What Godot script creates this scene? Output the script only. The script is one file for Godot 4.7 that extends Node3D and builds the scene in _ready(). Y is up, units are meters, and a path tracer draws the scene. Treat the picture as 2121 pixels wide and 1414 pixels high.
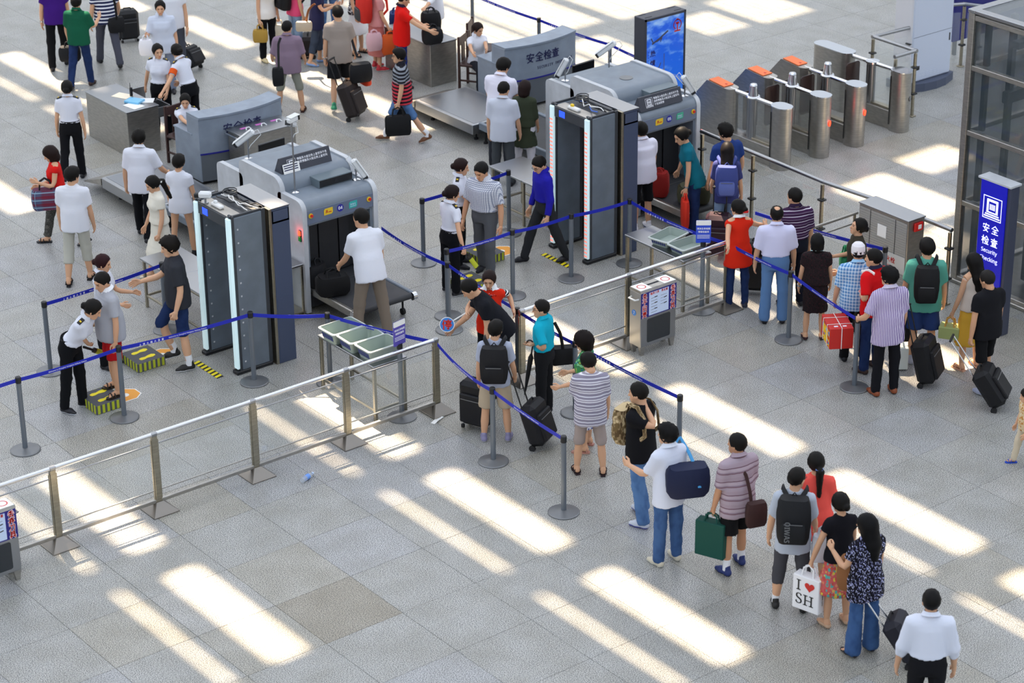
extends Node3D
# A railway-station security hall seen from a gallery. x runs along the steel fence, z runs across it, metres.

const TAU_ := TAU
var M := {}            # materials
var used := {}         # names that are taken
var rng := RandomNumberGenerator.new()

# ---------------------------------------------------------------- camera, sky, sun, exposure
func setup_view() -> void:
	var cam := Camera3D.new()
	cam.name = "camera"
	cam.fov = 15.758463
	cam.near = 0.5
	cam.far = 400.0
	cam.transform = Transform3D(Basis(Vector3(0.787196, -0.010434, 0.616614), Vector3(0.269718, 0.904985, -0.32902), Vector3(-0.554593, 0.425316, 0.715215)).orthonormalized(), Vector3(-17.77246, 13.629637, 22.919745))
	cam.current = true
	var lens := CameraAttributesPhysical.new()
	lens.frustum_focal_length = 12.0 / tan(deg_to_rad(15.758463 / 2.0))
	lens.frustum_focus_distance = 31.0
	lens.exposure_aperture = 2.2
	cam.attributes = lens
	add_child(cam)
	var env := Environment.new()
	env.background_mode = Environment.BG_SKY
	var sm := ProceduralSkyMaterial.new()
	sm.sky_top_color = Color(0.80, 0.87, 0.97)
	sm.sky_horizon_color = Color(0.97, 0.97, 0.95)
	sm.sky_curve = 0.25
	sm.ground_bottom_color = Color(0.55, 0.55, 0.54)
	sm.ground_horizon_color = Color(0.85, 0.86, 0.86)
	sm.sun_angle_max = 1.0
	var sky := Sky.new()
	sky.sky_material = sm
	env.sky = sky
	env.background_energy_multiplier = SKY_ENERGY
	env.tonemap_mode = Environment.TONE_MAPPER_LINEAR
	env.tonemap_exposure = EXPOSURE
	env.sdfgi_enabled = true
	env.ssao_enabled = true
	env.ssil_enabled = true
	var we := WorldEnvironment.new()
	we.name = "world_environment"
	we.environment = env
	add_child(we)
	var sun := DirectionalLight3D.new()
	sun.name = "sun"
	sun.light_color = Color(1.0, 0.9, 0.77)
	sun.light_energy = SUN_ENERGY
	sun.light_angular_distance = 0.53
	sun.shadow_enabled = true
	add_child(sun)
	sun.look_at_from_position(Vector3(SUN_DX, 1.0, SUN_DZ) * 40.0, Vector3.ZERO, Vector3.UP)

const SKY_ENERGY := 1.0
const SUN_ENERGY := 8.0
const EXPOSURE := 1.06
const SUN_DX := 0.10     # the sun's place: metres sideways for each metre up
const SUN_DZ := -0.50
const ROOF_Y := 26.0

func _ready() -> void:
	rng.seed = 7
	setup_view()
	make_materials()
	build_roof()
	build_floor()
	build_fixtures()
	build_people()

# ---------------------------------------------------------------- mesh builder
class MB:
	var v := PackedVector3Array()
	var n := PackedVector3Array()
	var uv := PackedVector2Array()
	var col := PackedColorArray()
	var idx := PackedInt32Array()
	var tint := Color.WHITE
	func vert(p: Vector3, nn: Vector3, t := Vector2.ZERO) -> int:
		v.append(p); n.append(nn); uv.append(t); col.append(tint)
		return v.size() - 1
	func tri(a: Vector3, b: Vector3, c: Vector3) -> void:       # outward is the side from which a, b, c run counter-clockwise
		var nn := (b - a).cross(c - a).normalized()
		var i := v.size()
		vert(a, nn); vert(b, nn); vert(c, nn)
		idx.append_array([i, i + 2, i + 1])
	func quad(a: Vector3, b: Vector3, c: Vector3, d: Vector3, t := true) -> void:
		var nn := (c - a).cross(d - b).normalized()
		var i := v.size()
		vert(a, nn, Vector2(0, 1)); vert(b, nn, Vector2(1, 1)); vert(c, nn, Vector2(1, 0)); vert(d, nn, Vector2(0, 0))
		idx.append_array([i, i + 2, i + 1, i, i + 3, i + 2])
	func box(c: Vector3, s: Vector3, bev := 0.004, b := Basis.IDENTITY) -> MB:
		var h := s * 0.5
		bev = minf(bev, minf(h.x, minf(h.y, h.z)) * 0.6)
		if bev <= 0.0005:
			for ax in 3:
				for sg in [-1.0, 1.0]:
					var u := Vector3.ZERO; var w := Vector3.ZERO; var nn := Vector3.ZERO
					nn[ax] = sg * h[ax]; u[(ax + 1) % 3] = h[(ax + 1) % 3]; w[(ax + 2) % 3] = h[(ax + 2) % 3] * sg
					quad(c + b * (nn - u - w), c + b * (nn + u - w), c + b * (nn + u + w), c + b * (nn - u + w))
			return self
		var k := h - Vector3.ONE * bev
		for ax in 3:
			var a1 := (ax + 1) % 3; var a2 := (ax + 2) % 3
			for sg in [-1.0, 1.0]:
				var nn := Vector3.ZERO; var u := Vector3.ZERO; var w := Vector3.ZERO
				nn[ax] = sg * h[ax]; u[a1] = k[a1]; w[a2] = k[a2] * sg
				quad(c + b * (nn - u - w), c + b * (nn + u - w), c + b * (nn + u + w), c + b * (nn - u + w))
			# the four edges along this axis
			for s1 in [-1.0, 1.0]:
				for s2 in [-1.0, 1.0]:
					var p := Vector3.ZERO; var q := Vector3.ZERO; var e := Vector3.ZERO
					p[a1] = s1 * h[a1]; p[a2] = s2 * k[a2]
					q[a1] = s1 * k[a1]; q[a2] = s2 * h[a2]
					e[ax] = k[ax] * s1 * s2
					quad(c + b * (p - e), c + b * (q - e), c + b * (q + e), c + b * (p + e))
		for sx in [-1.0, 1.0]:
			for sy in [-1.0, 1.0]:
				for sz in [-1.0, 1.0]:
					var px := Vector3(sx * h.x, sy * k.y, sz * k.z)
					var py := Vector3(sx * k.x, sy * h.y, sz * k.z)
					var pz := Vector3(sx * k.x, sy * k.y, sz * h.z)
					if sx * sy * sz > 0: tri(c + b * px, c + b * py, c + b * pz)
					else: tri(c + b * px, c + b * pz, c + b * py)
		return self
	func bx(x0: float, x1: float, y0: float, y1: float, z0: float, z1: float, bev := 0.004) -> MB:
		return box(Vector3((x0 + x1) / 2, (y0 + y1) / 2, (z0 + z1) / 2), Vector3(x1 - x0, y1 - y0, z1 - z0), bev)
	# a swept tube through points, one radius each
	func tube(pts: Array, rad: Array, sides := 10, caps := true, flat := 1.0, fl_axis := Vector3.ZERO) -> MB:
		var m := pts.size()
		var first := v.size()
		var up := Vector3(0.0, 0.0, 1.0)
		var d0: Vector3 = (pts[1] - pts[0]).normalized()
		if fl_axis != Vector3.ZERO: up = fl_axis
		elif absf(d0.z) > 0.9: up = Vector3(1, 0, 0)
		for i in m:
			var d: Vector3 = (pts[mini(i + 1, m - 1)] - pts[maxi(i - 1, 0)]).normalized()
			var x := d.cross(up)
			if x.length() < 0.01: x = d.cross(Vector3(0.3, 1, 0.2))
			x = x.normalized()
			var y := x.cross(d).normalized()
			if fl_axis == Vector3.ZERO: up = y
			var r: float = rad[mini(i, rad.size() - 1)]
			var slope := 0.0
			if rad.size() > 1:
				var i0 := maxi(i - 1, 0); var i1 := mini(i + 1, m - 1)
				slope = (rad[mini(i0, rad.size() - 1)] - rad[mini(i1, rad.size() - 1)]) / maxf(0.0001, (pts[i1] - pts[i0]).length())
			for j in sides + 1:
				var an := TAU * j / sides
				var o := x * cos(an) + y * (sin(an) * flat)
				var nn := (x * cos(an) * flat + y * sin(an)).normalized()
				vert(pts[i] + o * r, (nn + d * slope).normalized(), Vector2(float(j) / sides, float(i) / (m - 1)))
		for i in m - 1:
			for j in sides:
				var a := first + i * (sides + 1) + j
				var e := a + sides + 1
				idx.append_array([a, a + 1, e, a + 1, e + 1, e])
		if caps:
			for en in [0, m - 1]:
				var d: Vector3 = (pts[1] - pts[0]).normalized() * -1.0 if en == 0 else (pts[m - 1] - pts[m - 2]).normalized()
				var ci := vert(pts[en], d)
				var base: int = first + en * (sides + 1)
				var st := v.size()
				for j in sides + 1: vert(v[base + j], d)
				for j in sides:
					if en == 0: idx.append_array([ci, st + j + 1, st + j])
					else: idx.append_array([ci, st + j, st + j + 1])
		return self
	func cyl(a: Vector3, b: Vector3, r: float, r2 := -1.0, sides := 14) -> MB:
		return tube([a, b], [r, r if r2 < 0 else r2], sides)
	# turned about a local y axis: points (radius, height)
	func lathe(prof: Array, sides := 24, t := Transform3D.IDENTITY) -> MB:
		for i in prof.size() - 1:
			var p: Vector2 = prof[i]; var q: Vector2 = prof[i + 1]
			var e := q - p
			if e.length() < 0.00001: continue
			var n2 := Vector2(e.y, -e.x).normalized()
			var first := v.size()
			for j in sides + 1:
				var an := TAU * j / sides
				var cs := Vector3(cos(an), 0, sin(an))
				var nn := (t.basis * (cs * n2.x + Vector3(0, n2.y, 0))).normalized()
				vert(t * (cs * p.x + Vector3(0, p.y, 0)), nn, Vector2(float(j) / sides, p.y))
				vert(t * (cs * q.x + Vector3(0, q.y, 0)), nn, Vector2(float(j) / sides, q.y))
			for j in sides:
				var a := first + j * 2
				idx.append_array([a, a + 2, a + 1, a + 1, a + 2, a + 3])
		return self
	# a flat outline (x, y) pushed out along local z from z0 to z1
	func prism(poly: PackedVector2Array, z0: float, z1: float, t := Transform3D.IDENTITY, smooth := false) -> MB:
		var p := poly
		if Geometry2D.is_polygon_clockwise(p):
			p = p.duplicate(); p.reverse()
		var m := p.size()
		var tr := Geometry2D.triangulate_polygon(p)
		for zz in [z0, z1]:
			var st := v.size()
			var nn := (t.basis * Vector3(0, 0, -1 if zz == z0 else 1)).normalized()
			for q in p: vert(t * Vector3(q.x, q.y, zz), nn, Vector2(q.x, -q.y))
			for i in range(0, tr.size(), 3):
				var a := p[tr[i]]; var b := p[tr[i + 1]]; var c := p[tr[i + 2]]
				var ccw := (b - a).cross(c - a) > 0
				if ccw == (zz == z1): idx.append_array([st + tr[i], st + tr[i + 2], st + tr[i + 1]])
				else: idx.append_array([st + tr[i], st + tr[i + 1], st + tr[i + 2]])
		var nrm := []
		for i in m:
			var e := p[(i + 1) % m] - p[i]
			nrm.append(Vector2(e.y, -e.x).normalized())
		for i in m:
			var a := p[i]; var b := p[(i + 1) % m]
			var na: Vector2 = nrm[i]; var nb: Vector2 = nrm[i]
			if smooth:
				var pv: Vector2 = nrm[(i + m - 1) % m]; var nx: Vector2 = nrm[(i + 1) % m]
				if pv.dot(na) > 0.6: na = (na + pv).normalized()
				if nx.dot(nb) > 0.6: nb = (nb + nx).normalized()
			var s := v.size()
			var wa := (t.basis * Vector3(na.x, na.y, 0)).normalized(); var wb := (t.basis * Vector3(nb.x, nb.y, 0)).normalized()
			vert(t * Vector3(a.x, a.y, z0), wa); vert(t * Vector3(b.x, b.y, z0), wb); vert(t * Vector3(b.x, b.y, z1), wb); vert(t * Vector3(a.x, a.y, z1), wa)
			idx.append_array([s, s + 2, s + 1, s, s + 3, s + 2])
		return self
	func ball(c: Vector3, r: Vector3, rings := 8, sides := 12, b := Basis.IDENTITY) -> MB:
		var first := v.size()
		for i in rings + 1:
			var la := PI * i / rings
			for j in sides + 1:
				var lo := TAU * j / sides
				var d := Vector3(sin(la) * cos(lo), cos(la), sin(la) * sin(lo))
				vert(c + b * (d * r), (b * (d / r)).normalized(), Vector2(float(j) / sides, float(i) / rings))
		for i in rings:
			for j in sides:
				var a := first + i * (sides + 1) + j
				var e := a + sides + 1
				idx.append_array([a, a + 1, e, a + 1, e + 1, e])
		return self
	func add(o: MB, t := Transform3D.IDENTITY, tn := Color.WHITE) -> MB:
		var st := v.size()
		var nb := t.basis.inverse().transposed()
		var flip := t.basis.determinant() < 0
		for i in o.v.size():
			v.append(t * o.v[i]); n.append((nb * o.n[i]).normalized())
			col.append(o.col[i] * tn)
		uv.append_array(o.uv)
		var k := o.idx.size()
		for i in range(0, k, 3):
			idx.append(st + o.idx[i])
			if flip: idx.append(st + o.idx[i + 2]); idx.append(st + o.idx[i + 1])
			else: idx.append(st + o.idx[i + 1]); idx.append(st + o.idx[i + 2])
		return self
	func mesh(colored := false) -> ArrayMesh:
		var a := []
		a.resize(Mesh.ARRAY_MAX)
		a[Mesh.ARRAY_VERTEX] = v; a[Mesh.ARRAY_NORMAL] = n; a[Mesh.ARRAY_TEX_UV] = uv; a[Mesh.ARRAY_INDEX] = idx
		if colored: a[Mesh.ARRAY_COLOR] = col
		var m := ArrayMesh.new()
		m.add_surface_from_arrays(Mesh.PRIMITIVE_TRIANGLES, a)
		return m

# ---------------------------------------------------------------- things and parts
func numbered(called: String) -> String:
	var k: int = used.get(called, 0)
	used[called] = k + 1
	return called if k == 0 else "%s_%03d" % [called, k]

func tag(o: Node, label := "", category := "", group := "", kind := "") -> Node:
	if label: o.set_meta("label", label)
	if category: o.set_meta("category", category)
	if group: o.set_meta("group", group)
	if kind: o.set_meta("kind", kind)
	return o

func thing(called: String, label: String, category: String, at := Vector3.ZERO, turn := 0.0, group := "", kind := "") -> Node3D:
	var o := Node3D.new()
	o.name = numbered(called)
	add_child(o)
	o.position = at
	o.rotation.y = turn
	tag(o, label, category, group, kind)
	return o

func part(parent: Node, called: String, mb, mat: Material, label := "") -> MeshInstance3D:
	var o := MeshInstance3D.new()
	o.name = called
	o.mesh = mb.mesh(mat.vertex_color_use_as_albedo) if mb is MB else mb
	o.material_override = mat
	parent.add_child(o, true)
	if label: o.set_meta("label", label)
	return o

func copy_of(o: Node3D, at: Vector3, turn: float, label := "") -> Node3D:
	var c: Node3D = o.duplicate()
	c.name = numbered(String(o.get_meta("kind_name", o.name)))
	add_child(c)
	c.position = at
	c.rotation.y = turn
	if label: c.set_meta("label", label)
	return c

func hexc(h: String) -> Color:
	return Color.html(h)

func mat(called: String, col: Color, rough := 0.6, metal := 0.0, spec := 0.5) -> StandardMaterial3D:
	var m := StandardMaterial3D.new()
	m.resource_name = called
	m.albedo_color = col
	m.roughness = rough
	m.metallic = metal
	m.metallic_specular = spec
	M[called] = m
	return m

func noise_tex(freq: float, kind: int, stops: Array, size := 512, octaves := 3, sd := 1, normal := false) -> NoiseTexture2D:
	var f := FastNoiseLite.new()
	f.seed = sd
	f.noise_type = kind as FastNoiseLite.NoiseType
	f.frequency = freq
	f.fractal_octaves = octaves
	var t := NoiseTexture2D.new()
	t.width = size; t.height = size
	t.seamless = true
	t.noise = f
	if normal:
		t.as_normal_map = true
		t.bump_strength = 4.0
	if stops:
		var g := Gradient.new()
		var off := PackedFloat32Array(); var cs := PackedColorArray()
		for s in stops:
			off.append(s[0]); cs.append(s[1])
		g.offsets = off; g.colors = cs
		t.color_ramp = g
	return t

func cloth(col: Color, rough := 0.9) -> StandardMaterial3D:
	var key := "cloth_%s_%.2f" % [col.to_html(), rough]
	if not M.has(key):
		var m := mat(key, col, rough, 0.0, 0.3)
		m.rim_enabled = true
		m.rim = 0.05
		m.rim_tint = 0.6
		m.resource_name = "woven cloth"
	return M[key]

# cloth with a printed or woven pattern; texture runs in metres on the garment
func print_cloth(key: String, img: Image, metres: Vector2) -> StandardMaterial3D:
	var m := mat("print_" + key, Color.WHITE, 0.9, 0.0, 0.3)
	m.albedo_texture = ImageTexture.create_from_image(img)
	m.uv1_scale = Vector3(1.0 / metres.x, 1.0 / metres.y, 1)
	return m

func bands(cols: Array, hgt: Array, vertical := false) -> Image:
	var total := 0
	for h in hgt: total += h
	var im := Image.create(total if vertical else 4, 4 if vertical else total, false, Image.FORMAT_RGB8)
	var y := 0
	for i in cols.size():
		im.fill_rect(Rect2i(y, 0, hgt[i], 4) if vertical else Rect2i(0, y, 4, hgt[i]), cols[i])
		y += hgt[i]
	return im

func check(base: Color, a: Color, cell: int, line: int, b = null) -> Image:
	var im := Image.create(cell, cell, false, Image.FORMAT_RGB8)
	im.fill(base)
	var mix := base.lerp(a, 0.6)
	im.fill_rect(Rect2i(0, 0, cell, line), mix)
	im.fill_rect(Rect2i(0, 0, line, cell), mix)
	im.fill_rect(Rect2i(0, 0, line, line), a)
	if b != null:
		im.fill_rect(Rect2i(0, cell / 2, cell, maxi(1, line / 2)), b)
		im.fill_rect(Rect2i(cell / 2, 0, maxi(1, line / 2), cell), b)
	return im

func blotch(cols: Array, size: int, blobs: int, r0: int, r1: int, sd: int) -> Image:
	var g := RandomNumberGenerator.new()
	g.seed = sd
	var im := Image.create(size, size, false, Image.FORMAT_RGB8)
	im.fill(cols[0])
	for i in blobs:
		var c: Color = cols[1 + g.randi() % (cols.size() - 1)]
		var x := g.randi() % size; var y := g.randi() % size; var r := g.randi_range(r0, r1)
		for dy in range(-r, r + 1):
			var wd := int(sqrt(r * r - dy * dy) * g.randf_range(0.7, 1.0))
			for dx in range(-wd, wd + 1):
				im.set_pixel(posmod(x + dx, size), posmod(y + dy, size), c)
	return im

# ---------------------------------------------------------------- lettering drawn with strokes (ten units to a character)
const GLYPH := {
	"an": [[5,10,5,9],[1,7.3,1.1,8.6,9,8.6,8.6,7.3],[4.5,7.6,2.8,3.8,7.8,.5],[7,5.8,5.5,2,1.5,.3],[.6,5.2,9.4,5.2]],
	"quan": [[5,10,.5,6.2],[5,10,9.6,6.2],[2.5,5.8,7.5,5.8],[2.2,3.3,7.8,3.3],[5,5.8,5,.6],[.8,.6,9.4,.6]],
	"jian": [[.2,7.2,3.8,7.2],[2,9.8,2,.2],[2,7,.2,3.2],[2.1,6,3.6,4.4],[6.6,9.8,3.9,6.2],[6.6,9.8,9.8,6.2],[5.2,6,8.2,6],[4.8,4.4,5.5,2.2],[6.6,4.6,6.9,2.4],[9,4.6,7.9,1.4],[4,.6,9.8,.6]],
	"cha": [[.8,8.2,9.2,8.2],[5,10,5,5.6],[5,8,.8,5.4],[5,8,9.4,5.4],[2.6,5,7.4,5,7.4,1.8,2.6,1.8,2.6,5],[2.6,3.4,7.4,3.4],[.6,.4,9.4,.4]],
	"diu": [[7.5,9.6,2.5,8.6],[1.2,7,8.8,7],[5,9,5,4.6],[.6,4.6,9.4,4.6],[4.6,4.4,2.4,1,7.6,1.6],[6.6,3,8.4,.4]],
	"qi": [[5,10,5.4,9],[.8,8.6,9.2,8.6],[4.6,8.4,2.6,6,7.4,6.3],[6.4,7.4,8,5.4],[.6,3.8,9.4,3.8],[3.2,5,3,2,1.4,.2],[6.8,5,6.8,.2]],
	"dao": [[1.2,8.8,8.6,8.8,8.2,1.2,6.6,.8],[4.8,8.8,4,4,.8,.4]],
	"ju": [[2.2,3.2,2.2,9.6,7.8,9.6,7.8,3.2],[2.2,7.6,7.8,7.6],[2.2,5.6,7.8,5.6],[.4,3,9.6,3],[3.4,2.4,1.2,.2],[6.6,2.4,8.8,.2]],
	"mian": [[4,10,1.4,7],[3.6,9,7,9,5.6,7.4],[1.8,7.4,8.2,7.4,8.2,4.8,1.8,4.8,1.8,7.4],[5,7.4,4.4,3,.8,.2],[5.6,4.6,5.8,.8,9.2,.8,9.4,2.2]],
	"yu": [[1.8,9,8.2,9],[.4,5.8,9.6,5.8],[5.2,9,5.2,.8,3.8,1.4]],
	"wen": [[1.4,9.8,2.4,8.8],[1.2,8,1.2,.2],[3.4,9.2,8.8,9.2,8.8,.4,7.4,.8],[3.4,6.2,6.6,6.2,6.6,3,3.4,3,3.4,6.2]],
	"ze": [[1.4,9.2,8.6,9.2],[5,10,5,6.6],[2,7.9,8,7.9],[.6,6.5,9.4,6.5],[2.4,2.4,2.4,5.4,7.6,5.4,7.6,2.4],[5,4.6,4.6,2.4,1.2,.2],[5.6,2,8.6,.2]],
	"mie": [[1,9.4,9,9.4],[2.6,7.4,2,5],[7.6,7.6,6.6,5.4],[5,9.2,4.6,4,.8,.2],[5,5,9.4,.2]],
	"huo": [[2,7.4,1.4,5],[8,7.6,6.8,5.4],[5,9.8,4.6,4.6,.8,.2],[5,5.4,9.4,.2]],
	"qi4": [[1,9.6,4,9.6,4,7.2,1,7.2,1,9.6],[6,9.6,9,9.6,9,7.2,6,7.2,6,9.6],[.4,5,9.6,5],[5,7,4,5,.4,3.4],[5.4,5,9.6,3.4],[1,3,4,3,4,.4,1,.4,1,3],[6,3,9,3,9,.4,6,.4,6,3]],
	"xiao": [[1,9.4,2.2,8.4],[.4,6.6,1.6,5.6],[.4,.6,2.4,4],[6.4,9.8,6.4,6.6],[4,9,5,7.2],[9,9,7.8,7.2],[3.8,.2,3.8,6.4,9,6.4,9,.4],[3.8,4.4,9,4.4],[3.8,2.6,9,2.6]],
	"shuan": [[.2,7.2,3.8,7.2],[2,9.8,2,.2],[2,7,.2,3.2],[2.1,6,3.6,4.4],[6.8,9.8,4,6.4],[6.8,9.8,9.8,6.4],[5.2,5.8,8.6,5.8],[5,3.4,8.8,3.4],[6.9,5.8,6.9,.6],[4.2,.6,9.6,.6]],
	"re": [[.6,8,4.4,8],[2.6,9.8,2.6,3.6,1.6,4.2],[.6,5.2,4.4,6.4],[5.4,7.8,8,7.8,8.2,4.6,9.6,4.2,9.6,5.4],[6.6,9.8,6.2,5.6,4.6,3.6],[5.2,6.4,6.8,5],[1,2.4,.4,.4],[3.4,2.2,3.8,.4],[6,2.2,6.6,.4],[8.6,2.4,9.6,.4]],
	"qing": [[1.8,10,1.8,.2],[.6,8,.4,5.4],[2.6,8,3.2,6.6],[4,9,9.6,9],[6.8,10,6.8,6.4],[4.4,7.8,9.2,7.8],[3.8,6.4,9.8,6.4],[4.8,.2,4.8,5.4,8.8,5.4,8.8,.4],[4.8,3.8,8.8,3.8],[4.8,2.2,8.8,2.2]],
	"fu": [[1.2,.4,1.4,9.4,4,9.4,4,.4],[1.4,6.6,4,6.6],[1.4,3.8,4,3.8],[5.4,.2,5.4,9.2,8.8,9.2,8.6,7,7.4,7],[5.4,5.4,9,5.4,5.8,.4],[6.2,4.2,9.4,.4]],
	"wu": [[4.2,10,1.2,6.6],[3.6,8.8,8,8.8,1,4.8],[3.2,8,9.2,4.8],[1.8,3.6,8.2,3.6,7.6,.6,6.2,.8],[5,4.8,4.2,2,1,.2]],
	"shang": [[5,9.6,5,.8],[5,5.6,8.6,5.6],[.6,.6,9.4,.6]],
	"ting": [[2,9.6,.4,5.4],[1.4,7,1.4,.2],[6.4,10,6.4,8.8],[3.4,8.6,9.6,8.6],[4.4,7.4,8.6,7.4,8.6,5.8,4.4,5.8,4.4,7.4],[3,4.6,9.8,4.6],[4.4,3,8.8,3],[6.6,3,6.6,.4,5.4,.8]],
}

# flat raised lettering: characters in a row (or a column), t maps (x right, y up, z out)
func glyph_run(mb: MB, names: Array, t: Transform3D, size: float, pitch: float, stroke := 0.09, down := false, depth := 0.003) -> void:
	var k := size / 10.0
	var at := Vector2.ZERO
	for nm in names:
		if GLYPH.has(nm):
			for st in GLYPH[nm]:
				for i in range(0, st.size() - 2, 2):
					var a := at + Vector2(st[i], st[i + 1]) * k
					var b := at + Vector2(st[i + 2], st[i + 3]) * k
					stroke_box(mb, a, b, size * stroke, t, depth)
		at += Vector2(0, -pitch) if down else Vector2(pitch, 0)

func stroke_box(mb: MB, a: Vector2, b: Vector2, w: float, t: Transform3D, depth: float) -> void:
	var d := (b - a).normalized()
	var p := Vector2(-d.y, d.x) * w * 0.5
	var e := d * w * 0.35
	mb.prism(PackedVector2Array([a - e - p, b + e - p, b + e + p, a - e + p]), 0.0, depth, t)

func text_mb(text: String, size: float, depth := 0.002, font := "Droid Sans", bold := false) -> MB:
	var tm := TextMesh.new()
	var f := SystemFont.new()
	f.font_names = PackedStringArray([font])
	if bold: f.font_weight = 700
	tm.font = f
	tm.text = text
	tm.font_size = 64
	tm.pixel_size = size / 64.0
	tm.depth = depth
	tm.curve_step = 4.0
	var mb := MB.new()
	for s in tm.get_surface_count():
		var a := tm.surface_get_arrays(s)
		var st := mb.v.size()
		var vs: PackedVector3Array = a[Mesh.ARRAY_VERTEX]
		var ns: PackedVector3Array = a[Mesh.ARRAY_NORMAL]
		for i in vs.size(): mb.vert(vs[i], ns[i])
		for i in a[Mesh.ARRAY_INDEX]: mb.idx.append(st + i)
	return mb

# a frame on a surface: origin, right and up
func face(o: Vector3, right: Vector3, up: Vector3) -> Transform3D:
	var r := right.normalized(); var u := (up - r * up.dot(r)).normalized()
	return Transform3D(Basis(r, u, r.cross(u)), o)

func rrect(x0: float, y0: float, x1: float, y1: float, r: float, k := 4) -> PackedVector2Array:
	var o := PackedVector2Array()
	for c in [[x1 - r, y1 - r, 0.0], [x0 + r, y1 - r, 0.25], [x0 + r, y0 + r, 0.5], [x1 - r, y0 + r, 0.75]]:
		for i in k + 1:
			var an: float = TAU * (c[2] + 0.25 * i / k)
			o.append(Vector2(c[0] + cos(an) * r, c[1] + sin(an) * r))
	return o

func disc(c: Vector2, r: float, k := 20) -> PackedVector2Array:
	var o := PackedVector2Array()
	for i in k: o.append(c + Vector2(cos(TAU * i / k), sin(TAU * i / k)) * r)
	return o

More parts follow.
